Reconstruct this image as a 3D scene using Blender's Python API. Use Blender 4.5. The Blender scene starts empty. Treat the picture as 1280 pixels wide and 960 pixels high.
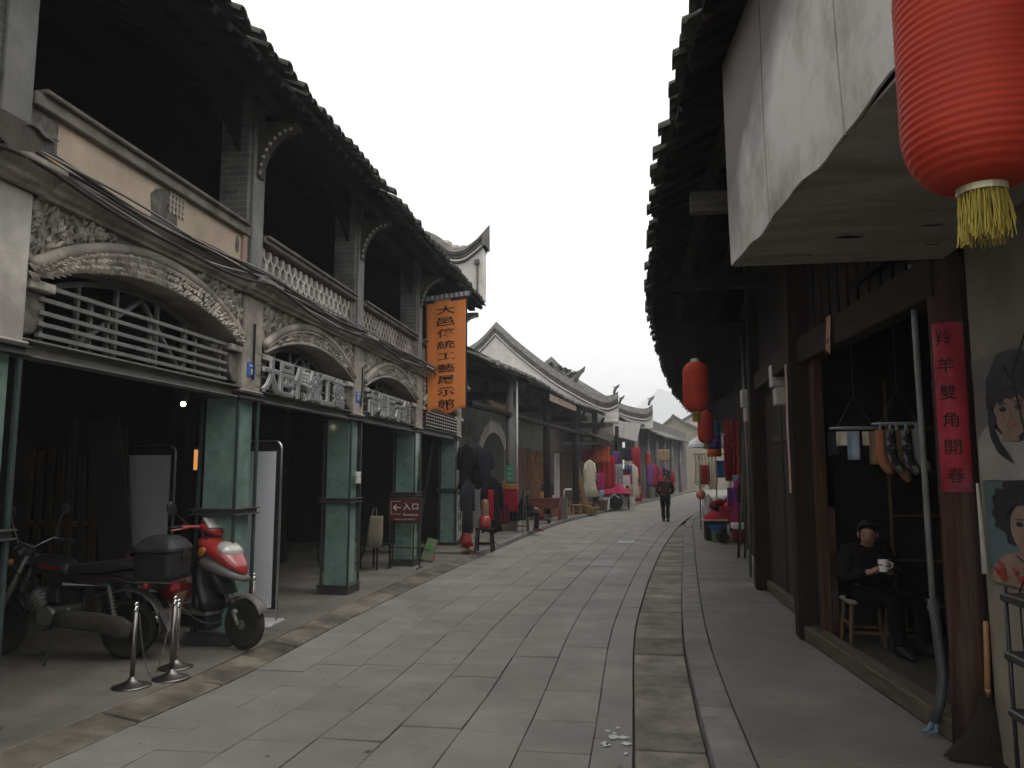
import bpy, bmesh, math, random
import numpy as np
from mathutils import Vector, Matrix
R = math.radians
rnd = random.Random(11)
S = bpy.context.scene
COL = S.collection

# ------------------------------------------------------------------ camera, sky, sun, exposure
cd = bpy.data.cameras.new("camera")
cam = bpy.data.objects.new("camera", cd)
COL.objects.link(cam)
cam.location = (0, 0, 1.7)
YAW, PITCH = 0.14893105, 0.11511383
cam.rotation_euler = (math.pi / 2 + PITCH, 0, YAW)
cd.sensor_width = 36.0
cd.lens = 27.0
cd.clip_start = 0.05
cd.clip_end = 3000
S.camera = cam

SUN_ELEV, SUN_AZ = 62.0, 100.0          # azimuth the light comes from, clockwise from +Y
w = bpy.data.worlds.new("World")
S.world = w
w.use_nodes = True
nt = w.node_tree
nt.nodes.clear()
sky = nt.nodes.new("ShaderNodeTexSky")
sky.sky_type = 'NISHITA'
sky.sun_disc = False
sky.sun_elevation = R(SUN_ELEV)
sky.sun_rotation = R(SUN_AZ)
sky.dust_density = 4.0
hs = nt.nodes.new("ShaderNodeHueSaturation")
hs.inputs['Saturation'].default_value = 0.12
mx = nt.nodes.new("ShaderNodeMix")
mx.data_type = 'RGBA'
mx.inputs['Factor'].default_value = 0.75
mx.inputs[7].default_value = (12.8, 12.5, 12.0, 1)      # the cloud deck
bgd = nt.nodes.new("ShaderNodeBackground")
bgd.inputs['Strength'].default_value = 0.12
wo = nt.nodes.new("ShaderNodeOutputWorld")
nt.links.new(sky.outputs[0], hs.inputs['Color'])
nt.links.new(hs.outputs[0], mx.inputs[6])
nt.links.new(mx.outputs[2], bgd.inputs['Color'])
nt.links.new(bgd.outputs[0], wo.inputs['Surface'])

sd = bpy.data.lights.new("sun", 'SUN')
sd.energy = 0.6
sd.angle = R(25)
sd.color = (1.0, 0.95, 0.88)
sun = bpy.data.objects.new("sun", sd)
COL.objects.link(sun)
_az, _el = R(SUN_AZ), R(SUN_ELEV)
_d = Vector((math.sin(_az) * math.cos(_el), math.cos(_az) * math.cos(_el), math.sin(_el)))
sun.rotation_euler = _d.to_track_quat('Z', 'Y').to_euler()
sun.location = (0, 0, 30)

S.view_settings.view_transform = 'Standard'
S.view_settings.look = 'None'
S.view_settings.gamma = 1
S.view_settings.use_curve_mapping = False
S.view_settings.exposure = 0.34
try:
    S.cycles.use_denoising = True
    S.cycles.max_bounces = 6
    S.cycles.diffuse_bounces = 3
    S.cycles.glossy_bounces = 3
    S.cycles.transparent_max_bounces = 12
    S.cycles.volume_bounces = 1
    S.cycles.caustics_reflective = False
    S.cycles.caustics_refractive = False
except Exception:
    pass

# ------------------------------------------------------------------ helpers
class MB:
    """collects shapes into one mesh"""
    def __init__(self):
        self.v = []; self.f = []; self.mi = []; self.cur = 0
    def add(self, vs, fs):
        o = len(self.v)
        self.v += [Vector(p) for p in vs]
        for f in fs:
            self.f.append([i + o for i in f]); self.mi.append(self.cur)
        return self
    def obox(self, c, s, M=None):
        c = Vector(c); x, y, z = s[0] / 2, s[1] / 2, s[2] / 2
        vs = [Vector((a * x, b * y, d * z)) for a in (-1, 1) for b in (-1, 1) for d in (-1, 1)]
        if M is not None: vs = [M @ p for p in vs]
        return self.add([p + c for p in vs], [(0, 1, 3, 2), (4, 6, 7, 5), (0, 4, 5, 1), (2, 3, 7, 6), (0, 2, 6, 4), (1, 5, 7, 3)])
    def box(self, x0, x1, y0, y1, z0, z1):
        return self.obox(((x0 + x1) / 2, (y0 + y1) / 2, (z0 + z1) / 2), (abs(x1 - x0), abs(y1 - y0), abs(z1 - z0)))
    def beam(self, p0, p1, w, h, up=(0, 0, 1)):
        p0, p1 = Vector(p0), Vector(p1); d = p1 - p0; L = d.length
        if L < 1e-6: return self
        d.normalize(); u = Vector(up)
        s = d.cross(u)
        if s.length < 1e-4: s = d.cross(Vector((1, 0, 0)))
        s.normalize(); t = s.cross(d)
        M = Matrix((s, d, t)).transposed()
        return self.obox((p0 + p1) / 2, (w, L, h), M)
    def tube(self, pts, r, n=8, cap=True):
        pts = [Vector(p) for p in pts]; k = len(pts)
        rs = r if isinstance(r, (list, tuple)) else [r] * k
        vs = []; ref = None
        for i, p in enumerate(pts):
            t = (pts[min(i + 1, k - 1)] - pts[max(i - 1, 0)])
            t = t.normalized() if t.length > 1e-9 else Vector((0, 0, 1))
            if ref is None:
                ref = Vector((0, 0, 1)) if abs(t.z) < .9 else Vector((1, 0, 0))
            s = t.cross(ref)
            if s.length < 1e-5: s = t.cross(Vector((0, 1, 0)))
            s.normalize(); ref = s.cross(t).normalized()
            for j in range(n):
                a = 2 * math.pi * j / n
                vs.append(p + (s * math.cos(a) + ref * math.sin(a)) * rs[i])
        fs = []
        for i in range(k - 1):
            for j in range(n):
                a, b = i * n + j, i * n + (j + 1) % n
                fs.append((a, b, b + n, a + n))
        if cap:
            fs.append(tuple(range(n - 1, -1, -1))); fs.append(tuple(range((k - 1) * n, k * n)))
        return self.add(vs, fs)
    def lathe(self, prof, c=(0, 0, 0), n=16, M=None, sx=1, sy=1):
        c = Vector(c); vs = []; k = len(prof)
        for r, z in prof:
            for j in range(n):
                a = 2 * math.pi * j / n
                p = Vector((r * sx * math.cos(a), r * sy * math.sin(a), z))
                vs.append((M @ p if M is not None else p) + c)
        fs = []
        for i in range(k - 1):
            for j in range(n):
                a, b = i * n + j, i * n + (j + 1) % n
                fs.append((a, b, b + n, a + n))
        if prof[0][0] > 1e-5: fs.append(tuple(range(n - 1, -1, -1)))
        if prof[-1][0] > 1e-5: fs.append(tuple(range((k - 1) * n, k * n)))
        return self.add(vs, fs)
    def ball(self, c, r, n=10, sx=1, sy=1, sz=1, M=None):
        k = max(4, n // 2 + 1)
        prof = [(max(1e-6, r * math.sin(math.pi * i / k)), -r * sz * math.cos(math.pi * i / k)) for i in range(k + 1)]
        return self.lathe(prof, c, n, M, sx, sy)
    def prism(self, poly, axis, a, b):
        def P(u, v, t):
            return {'x': (t, u, v), 'y': (u, t, v), 'z': (u, v, t)}[axis]
        n = len(poly)
        vs = [P(u, v, a) for u, v in poly] + [P(u, v, b) for u, v in poly]
        fs = [tuple(range(n)), tuple(range(2 * n - 1, n - 1, -1))]
        for i in range(n):
            j = (i + 1) % n
            fs.append((i, j, j + n, i + n))
        return self.add(vs, fs)
    def grid(self, fn, nu, nv):
        vs = [fn(i / nu, j / nv) for i in range(nu + 1) for j in range(nv + 1)]
        fs = []
        for i in range(nu):
            for j in range(nv):
                a = i * (nv + 1) + j
                fs.append((a, a + 1, a + nv + 2, a + nv + 1))
        return self.add(vs, fs)
    def slab(self, fn, nu, nv, off):
        """grid given a thickness along the vector off"""
        off = Vector(off)
        a = [Vector(fn(i / nu, j / nv)) for i in range(nu + 1) for j in range(nv + 1)]
        vs = a + [p + off for p in a]; N = len(a); fs = []; W = nv + 1
        for i in range(nu):
            for j in range(nv):
                q = i * W + j
                fs.append((q, q + 1, q + W + 1, q + W)); fs.append((q + N, q + W + N, q + W + 1 + N, q + 1 + N))
        rim = [j for j in range(W)] + [i * W + nv for i in range(1, nu + 1)] + [nu * W + j for j in range(nv - 1, -1, -1)] + [i * W for i in range(nu - 1, 0, -1)]
        for x, y in zip(rim, rim[1:] + rim[:1]): fs.append((x, y, y + N, x + N))
        return self.add(vs, fs)
    def build(self, name, mat, parent=None, smooth=False, bevel=0.0, local=False, recalc=True, seg=1, subsurf=0, solid=0):
        me = bpy.data.meshes.new(name)
        vs = self.v
        if parent is not None and not local:
            Wi = world(parent).inverted()
            vs = [Wi @ p for p in vs]
        me.from_pydata([tuple(p) for p in vs], [], self.f)
        mats = mat if isinstance(mat, (list, tuple)) else [mat]
        for m in mats: me.materials.append(m)
        if len(mats) > 1: me.polygons.foreach_set('material_index', self.mi)
        if recalc:
            bm = bmesh.new(); bm.from_mesh(me)
            bmesh.ops.recalc_face_normals(bm, faces=bm.faces); bm.to_mesh(me); bm.free()
        if smooth:
            me.polygons.foreach_set('use_smooth', [True] * len(me.polygons))
        me.update()
        o = bpy.data.objects.new(name, me)
        COL.objects.link(o)
        if parent is not None: o.parent = parent
        if solid:
            md = o.modifiers.new('solid', 'SOLIDIFY'); md.thickness = solid; md.offset = 0
        if bevel:
            md = o.modifiers.new('bevel', 'BEVEL'); md.width = bevel; md.segments = seg; md.limit_method = 'ANGLE'; md.angle_limit = R(40)
        if subsurf:
            md = o.modifiers.new('sub', 'SUBSURF'); md.levels = subsurf; md.render_levels = subsurf
        return o

def world(o):
    m = o.matrix_basis.copy()
    while o.parent is not None:
        o = o.parent; m = o.matrix_basis @ m
    return m
def tag(o, label=None, cat=None, group=None, kind=None):
    if label: o['label'] = label
    if cat: o['category'] = cat
    if group: o['group'] = group
    if kind: o['kind'] = kind
    return o
def thing(name, label, cat, loc=(0, 0, 0), rz=0.0, group=None, kind=None):
    o = bpy.data.objects.new(name, None); COL.objects.link(o)
    o.location = loc; o.rotation_euler = (0, 0, rz); o.empty_display_size = .2
    return tag(o, label, cat, group, kind)
def copy_tree(o, parent=None):
    c = o.copy(); COL.objects.link(c)
    if parent is not None: c.parent = parent
    for ch in [x for x in COL.objects if x.parent == o]:
        copy_tree(ch, c)
    return c
def struct(o):
    o['kind'] = 'structure'; return o
def interp(pts, y):
    ys = [p[0] for p in pts]; xs = [p[1] for p in pts]
    y = min(max(y, ys[0]), ys[-1])
    i = 0
    while i < len(ys) - 2 and y > ys[i + 1]: i += 1
    t = (y - ys[i]) / (ys[i + 1] - ys[i])
    def sl(k):
        if k <= 0: return (xs[1] - xs[0]) / (ys[1] - ys[0])
        if k >= len(xs) - 1: return (xs[-1] - xs[-2]) / (ys[-1] - ys[-2])
        return (xs[k + 1] - xs[k - 1]) / (ys[k + 1] - ys[k - 1])
    h = ys[i + 1] - ys[i]
    return (2*t**3-3*t**2+1)*xs[i] + (t**3-2*t**2+t)*h*sl(i) + (-2*t**3+3*t**2)*xs[i+1] + (t**3-t**2)*h*sl(i+1)

# ------------------------------------------------------------------ materials
MATS = {}
def mat(name, col, rough=.8, var=.25, scale=5, bump=.15, bscale=60, metal=0, col2=None, spec=.3, stretch=(1, 1, 1), island=0, stain=None, stain_scale=2.0, stain_amt=.5, coat=0, emit=None, thr=.5):
    if name in MATS: return MATS[name]
    m = bpy.data.materials.new(name); MATS[name] = m
    m.use_nodes = True
    n = m.node_tree; L = n.links
    b = n.nodes['Principled BSDF']
    b.inputs['Roughness'].default_value = rough
    b.inputs['Metallic'].default_value = metal
    b.inputs['Specular IOR Level'].default_value = spec
    if coat: b.inputs['Coat Weight'].default_value = coat; b.inputs['Coat Roughness'].default_value = .08
    tc = n.nodes.new('ShaderNodeTexCoord')
    mp = n.nodes.new('ShaderNodeMapping'); mp.inputs['Scale'].default_value = stretch
    L.new(tc.outputs['Object'], mp.inputs['Vector'])
    nz = n.nodes.new('ShaderNodeTexNoise'); nz.inputs['Scale'].default_value = scale; nz.inputs['Detail'].default_value = 6; nz.inputs['Roughness'].default_value = .65
    L.new(mp.outputs[0], nz.inputs['Vector'])
    c2 = col2 or tuple(c * (1 - var) for c in col)
    rp = n.nodes.new('ShaderNodeMapRange'); rp.inputs[1].default_value = .3; rp.inputs[2].default_value = .7
    L.new(nz.outputs['Fac'], rp.inputs[0])
    mx = n.nodes.new('ShaderNodeMix'); mx.data_type = 'RGBA'
    mx.inputs[6].default_value = (*[min(1, c * (1 + var * .5)) for c in col], 1); mx.inputs[7].default_value = (*c2, 1)
    L.new(rp.outputs[0], mx.inputs['Factor'])
    out = mx.outputs[2]
    if stain:
        n2 = n.nodes.new('ShaderNodeTexNoise'); n2.inputs['Scale'].default_value = stain_scale; n2.inputs['Detail'].default_value = 8; n2.inputs['Roughness'].default_value = .7
        L.new(mp.outputs[0], n2.inputs['Vector'])
        r2 = n.nodes.new('ShaderNodeMapRange'); r2.inputs[1].default_value = thr - .06; r2.inputs[2].default_value = thr + .14; r2.inputs[4].default_value = stain_amt
        L.new(n2.outputs['Fac'], r2.inputs[0])
        m2 = n.nodes.new('ShaderNodeMix'); m2.data_type = 'RGBA'; m2.inputs[7].default_value = (*stain, 1)
        L.new(r2.outputs[0], m2.inputs['Factor']); L.new(out, m2.inputs[6]); out = m2.outputs[2]
    if island:
        g = n.nodes.new('ShaderNodeNewGeometry')
        r3 = n.nodes.new('ShaderNodeMapRange'); r3.inputs[3].default_value = 1 - island; r3.inputs[4].default_value = 1 + island
        L.new(g.outputs['Random Per Island'], r3.inputs[0])
        hv = n.nodes.new('ShaderNodeHueSaturation'); L.new(r3.outputs[0], hv.inputs['Value']); L.new(out, hv.inputs['Color']); out = hv.outputs[0]
    L.new(out, b.inputs['Base Color'])
    if bump:
        n3 = n.nodes.new('ShaderNodeTexNoise'); n3.inputs['Scale'].default_value = bscale; n3.inputs['Detail'].default_value = 4
        L.new(mp.outputs[0], n3.inputs['Vector'])
        bp = n.nodes.new('ShaderNodeBump'); bp.inputs['Strength'].default_value = bump; bp.inputs['Distance'].default_value = .02
        L.new(n3.outputs['Fac'], bp.inputs['Height']); L.new(bp.outputs[0], b.inputs['Normal'])
    if emit:
        b.inputs['Emission Color'].default_value = (*emit[0], 1); b.inputs['Emission Strength'].default_value = emit[1]
    return m
def wood(name, col, var=.5, axis='z', rough=.8, spec=.12, stain=None, island=.25):
    st = {'z': (14, 14, .8), 'y': (14, .8, 14), 'x': (.8, 14, 14)}[axis]
    return mat(name, col, rough, var, 2.0, .25, 5, stretch=st, spec=spec, stain=stain, island=island, stain_scale=.8)
def brickmat(name, c1, c2, mortar, bw=.24, bh=.06, plane='yz', bump=.3):
    if name in MATS: return MATS[name]
    m = bpy.data.materials.new(name); MATS[name] = m; m.use_nodes = True
    n = m.node_tree; L = n.links; b = n.nodes['Principled BSDF']; b.inputs['Roughness'].default_value = .85; b.inputs['Specular IOR Level'].default_value = .2
    tc = n.nodes.new('ShaderNodeTexCoord'); sp = n.nodes.new('ShaderNodeSeparateXYZ'); cb = n.nodes.new('ShaderNodeCombineXYZ')
    L.new(tc.outputs['Object'], sp.inputs[0])
    ad = n.nodes.new('ShaderNodeMath'); ad.operation = 'ADD'
    L.new(sp.outputs['X'], ad.inputs[0]); L.new(sp.outputs['Y'], ad.inputs[1])
    L.new(ad.outputs[0], cb.inputs['X']); L.new(sp.outputs['Z'], cb.inputs['Y'])
    bt = n.nodes.new('ShaderNodeTexBrick'); bt.inputs['Scale'].default_value = 1; bt.inputs['Brick Width'].default_value = bw; bt.inputs['Row Height'].default_value = bh; bt.inputs['Mortar Size'].default_value = .006
    bt.inputs['Color1'].default_value = (*c1, 1); bt.inputs['Color2'].default_value = (*c2, 1); bt.inputs['Mortar'].default_value = (*mortar, 1)
    L.new(cb.outputs[0], bt.inputs['Vector'])
    nz = n.nodes.new('ShaderNodeTexNoise'); nz.inputs['Scale'].default_value = 3; nz.inputs['Detail'].default_value = 6
    L.new(tc.outputs['Object'], nz.inputs['Vector'])
    rp = n.nodes.new('ShaderNodeMapRange'); rp.inputs[1].default_value = .3; rp.inputs[2].default_value = .7; rp.inputs[3].default_value = .6; rp.inputs[4].default_value = 1.15
    L.new(nz.outputs['Fac'], rp.inputs[0])
    hv = n.nodes.new('ShaderNodeHueSaturation'); L.new(rp.outputs[0], hv.inputs['Value']); L.new(bt.outputs['Color'], hv.inputs['Color']); L.new(hv.outputs[0], b.inputs['Base Color'])
    bp = n.nodes.new('ShaderNodeBump'); bp.inputs['Strength'].default_value = bump; bp.inputs['Distance'].default_value = .01; bp.invert = True
    L.new(bt.outputs['Fac'], bp.inputs['Height']); L.new(bp.outputs[0], b.inputs['Normal'])
    return m
def glassmat(name, tint, refl=.5):
    m = bpy.data.materials.new(name); MATS[name] = m; m.use_nodes = True
    n = m.node_tree; L = n.links; n.nodes.clear()
    o = n.nodes.new('ShaderNodeOutputMaterial'); t = n.nodes.new('ShaderNodeBsdfTransparent'); g = n.nodes.new('ShaderNodeBsdfGlossy'); mxs = n.nodes.new('ShaderNodeMixShader'); fr = n.nodes.new('ShaderNodeLayerWeight')
    t.inputs[0].default_value = (*tint, 1); g.inputs['Roughness'].default_value = .1
    pw = n.nodes.new('ShaderNodeMath'); pw.operation = 'POWER'; pw.inputs[1].default_value = 4
    ad = n.nodes.new('ShaderNodeMath'); ad.operation = 'MULTIPLY_ADD'; ad.inputs[1].default_value = refl; ad.inputs[2].default_value = .025; ad.use_clamp = True
    L.new(fr.outputs['Facing'], pw.inputs[0]); L.new(pw.outputs[0], ad.inputs[0]); L.new(ad.outputs[0], mxs.inputs[0]); L.new(t.outputs[0], mxs.inputs[1]); L.new(g.outputs[0], mxs.inputs[2]); L.new(mxs.outputs[0], o.inputs[0])
    return m
def translucent(m, col, fac):
    n = m.node_tree; b = n.nodes['Principled BSDF']; t = n.nodes.new('ShaderNodeBsdfTranslucent'); t.inputs[0].default_value = (*col, 1)
    x = n.nodes.new('ShaderNodeMixShader'); x.inputs[0].default_value = fac
    n.links.new(b.outputs[0], x.inputs[1]); n.links.new(t.outputs[0], x.inputs[2]); n.links.new(x.outputs[0], n.nodes['Material Output'].inputs['Surface'])
    return m

PAVE = mat('paving_stone', (.252, .244, .222), .72, .3, 1.3, .35, 45, island=.09, stain=(.165, .158, .142), stain_scale=.6, stain_amt=.45, spec=.35, thr=.48)
JOINT = mat('paving_joint', (.095, .088, .08), .95, .4, 8)
GUTTER = mat('gutter_stone', (.235, .212, .18), .8, .45, 2.2, .25, 30, island=.22, stain=(.06, .055, .045), stain_scale=1.7, stain_amt=.7)
KERB = mat('kerb_stone', (.2, .195, .185), .75, .35, 2.5, .3, 30, island=.14, stain=(.1, .095, .09), stain_amt=.5)
WALK = mat('walk_slab', (.165, .157, .14), .7, .3, 1.1, .15, 60, island=.08, stain=(.1, .095, .085), stain_scale=.8, stain_amt=.6)
WALKL = mat('walk_concrete', (.18, .168, .145), .8, .35, 1.4, .2, 50, island=.04, stain=(.085, .078, .066), stain_scale=.8, stain_amt=.6)
PLASTER = mat('old_plaster', (.375, .345, .30), .9, .4, 2.5, .25, 50, stain=(.12, .108, .09), stain_scale=1.6, stain_amt=.75, spec=.15)
PLASTERW = mat('limewash', (.52, .5, .46), .9, .3, 2.5, .2, 50, stain=(.2, .185, .165), stain_scale=1.2, stain_amt=.6, spec=.15)
PARAPET = mat('parapet_render', (.43, .355, .27), .9, .25, 2.2, .2, 40, stain=(.3, .265, .21), stain_scale=1.5, stain_amt=.6, spec=.15)
RELIEF = mat('carved_plaster', (.47, .44, .385), .9, .4, 7, .4, 60, stain=(.10, .09, .075), stain_scale=4, stain_amt=.6, spec=.12)
GREYBRICK = brickmat('grey_brick', (.17, .17, .168), (.125, .125, .124), (.22, .215, .205), .24, .065)
REDBRICK = brickmat('old_brick', (.24, .13, .085), (.17, .1, .07), (.16, .145, .125), .22, .06)
DARKWOOD = wood('dark_timber', (.019, .0155, .0135))
DARKWOODY = wood('dark_timber_long', (.022, .018, .016), axis='y')
DARKWOODX = wood('dark_timber_cross', (.02, .017, .016), axis='x')
BLACKROOM = mat('shaded_room', (.012, .0115, .0115), .95, .4, 2, spec=.04)  # near-black: the shade of the unlit rooms is put into this colour
ROOFTILE = mat('roof_tile', (.055, .054, .053), .9, .5, 9, .3, 40, spec=.12, island=.25, stain=(.16, .16, .14), stain_scale=7, stain_amt=.4)
TILEGREY = mat('grey_roof_tile', (.16, .155, .145), .9, .5, 6, .4, 40, island=.2, stain=(.07, .07, .065), stain_scale=4, stain_amt=.6)
STEEL = mat('painted_steel', (.15, .15, .148), .55, .3, 6, .1, 80, spec=.4, stain=(.08, .065, .05), stain_scale=4, stain_amt=.4)
STEELDK = mat('dark_steel', (.045, .05, .048), .5, .35, 6, .1, 80, spec=.4)
CHROME = mat('chrome', (.62, .62, .62), .18, .12, 4, 0, metal=1)
INOX = mat('brushed_steel', (.24, .225, .21), .42, .2, 6, .05, 90, metal=1)
BLACKPLASTIC = mat('black_plastic', (.02, .02, .022), .42, .3, 8, .05, 90, spec=.45)
RUBBER = mat('tyre_rubber', (.018, .018, .017), .85, .3, 12, .15, 60, stain=(.06, .055, .045), stain_amt=.4)
CABLE = mat('cable_black', (.02, .02, .02), .6, .3, 10, 0)

# ------------------------------------------------------------------ plan of the street
XL = [(-3, -3.5), (4.3, -3.4), (6.2, -3.24), (9.3, -3.24), (15.8, -3.0), (23.4, -2.5), (28, -1.97), (36, -.55), (43.7, .72), (50, 1.95), (62, 4.2), (90, 9.4)]
XR = [(-3, -.1), (4.7, 0), (8.2, .03), (10.1, .12), (14.3, .42), (19.1, .86), (26.6, 1.72), (34.8, 2.95), (50, 5.5), (62, 7.6), (90, 12.5)]
XK = [(-3, .4), (4.8, .45), (6, .46), (8.3, .53), (13.3, .86), (17, 1.14), (23, 1.58), (26.6, 1.9), (34.8, 3.05), (50, 5.6), (62, 7.7), (90, 12.6)]

gm = MB()
gm.grid(lambda u, v: (-1200 + 2400 * u, -60 + 1800 * v, -.16), 8, 8)
struct(gm.build('ground', mat('earth', (.12, .11, .09), .95, .4, .5)))
jb = MB()
jb.grid(lambda u, v: (interp(XL, -3 + 93 * u) * (1 - v) + interp(XR, -3 + 93 * u) * v, -3 + 93 * u, -.014), 93, 2)
struct(jb.build('road_bed', JOINT))

pv = MB()
NROW = 8
rowfr = [0, .135, .265, .4, .53, .66, .79, .925, 1.0]
for k in range(NROW):
    y = -3 + rnd.random() * .6
    while y < 72:
        L = rnd.uniform(.55, .85) if k < NROW - 1 else rnd.uniform(.8, 1.3)
        if y > 35: L *= 2.2
        y1 = min(y + L, 72)
        dz = rnd.uniform(-.003, .003); g = .0036
        sk = rnd.uniform(-.018, .018)
        def XX(f, yy): return interp(XL, yy) * (1 - f) + interp(XR, yy) * f
        a, b_ = rowfr[k], rowfr[k + 1]
        c = []
        for f, yy, sx in ((a, y + g, 1), (b_, y + g + sk, -1), (b_, y1 - g + sk, -1), (a, y1 - g, 1)):
            c.append(Vector((XX(f, yy) + sx * g + rnd.uniform(-.003, .003), yy, dz + rnd.uniform(-.0015, .0015))))
        low = [p - Vector((0, 0, .05)) for p in c]
        pv.add(c + low, [(0, 1, 2, 3), (0, 4, 5, 1), (1, 5, 6, 2), (2, 6, 7, 3), (3, 7, 4, 0)])
        y = y1
struct(pv.build('road_paving', PAVE, bevel=.004))
far = MB()
far.grid(lambda u, v: (interp(XL, 72 + 18 * u) * (1 - v) + interp(XR, 72 + 18 * u) * v, 72 + 18 * u, 0), 12, 2)
struct(far.build('far_road', PAVE))

def slabs(name, A, B, offA, offB, y0, y1, lmin, lmax, z, material, drop=.12, rows=((0, 1),), gap=.006, jit=.004, wob=0., tilt=0.):
    m = MB()
    for (a, b_) in rows:
        y = y0 + rnd.random() * lmin * .5
        y = y0
        while y < y1:
            yn = min(y + rnd.uniform(lmin, lmax), y1)
            def X(f, yy): return (interp(A, yy) + offA) * (1 - f) + (interp(B, yy) + offB) * f
            dz = rnd.uniform(-jit, jit); sk = rnd.uniform(-wob, wob)
            c = [Vector((X(f, yy) + s * gap, yy + e, z + dz + rnd.uniform(-jit, jit) * .4 - tilt * f)) for f, yy, s, e in ((a, y + gap, 1, 0), (b_, y + gap, -1, sk), (b_, yn - gap, -1, sk), (a, yn - gap, 1, 0))]
            low = [p - Vector((0, 0, drop)) for p in c]
            m.add(c + low, [(0, 1, 2, 3), (0, 4, 5, 1), (1, 5, 6, 2), (2, 6, 7, 3), (3, 7, 4, 0)])
            y = yn
    return struct(m.build(name, material, bevel=.006))
# right gutter of flagstones, kerb, raised walk
slabs('gutter_bed', XR, XK, 0, 0, -3, 27, 2, 3, -.04, JOINT, .06)
slabs('gutter_right', XR, XK, .006, .0, -3, 26.4, .24, .5, -.012, GUTTER, .06, jit=.006, wob=.015, gap=.004)
slabs('kerb_right', XK, XK, 0, .24, -3, 46, .8, 1.3, .085, KERB, .2, jit=.004)
slabs('kerb_right', XK, XK, 0, .24, 46, 84, 3, 5, .1, KERB, .2)
XBR = [(-3, 2.05), (12, 2.0), (18, 2.6), (24, 3.3), (30, 4.4), (46, 8), (62, 11), (90, 16)]
slabs('walk_right', XK, XBR, .24, 0, -3, 46, .9, 1.5, .088, WALK, .15, rows=((0, 1),), jit=.002, gap=.003)
slabs('walk_right', XK, XBR, .244, 0, 46, 84, 3, 5, .098, WALK, .15, jit=.002)
# left: strip of wet gutter stones, then the walk that runs into the arcade
XLB = [(-3, -9.2), (17.4, -9.2), (17.6, -6.5), (30, -5), (36, -4), (50, -1.6), (62, .7), (90, 5)]
XLK = [(-3, -3.86), (4.3, -3.74), (6.2, -3.55), (9.3, -3.55), (14.5, -3.4), (15.8, -3.02), (23.4, -2.52), (28, -1.99), (36, -.57), (43.7, .7), (50, 1.93), (62, 4.18), (90, 9.38)]
slabs('gutter_left', XLK, XL, .004, -.006, -3, 15.6, .55, 1.1, .044, mat('wet_gutter_stone', (.175, .155, .122), .6, .5, 2.0, .3, 30, island=.25, stain=(.04, .036, .03), stain_scale=1.0, stain_amt=.85, spec=.4), .1, jit=.003, wob=.05, tilt=.036)
slabs('walk_left', XLB, XLK, 0, 0, -3, 15.6, 1.8, 2.6, .048, WALKL, .2, rows=((0, .35), (.35, .68), (.68, 1)), jit=.0015, gap=.003)
slabs('walk_left', XLB, XLK, 0, -.2, 15.6, 36, 1.4, 2.2, .1, WALKL, .25, rows=((0, .4), (.4, 1)), jit=.002)
slabs('kerb_left', XLK, XLK, -.195, .0, 15.6, 60, 1.0, 1.6, .102, KERB, .25)
slabs('walk_left', XLB, XLK, 0, -.2, 36, 84, 3, 5, .1, WALKL, .25, jit=.002)
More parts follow.
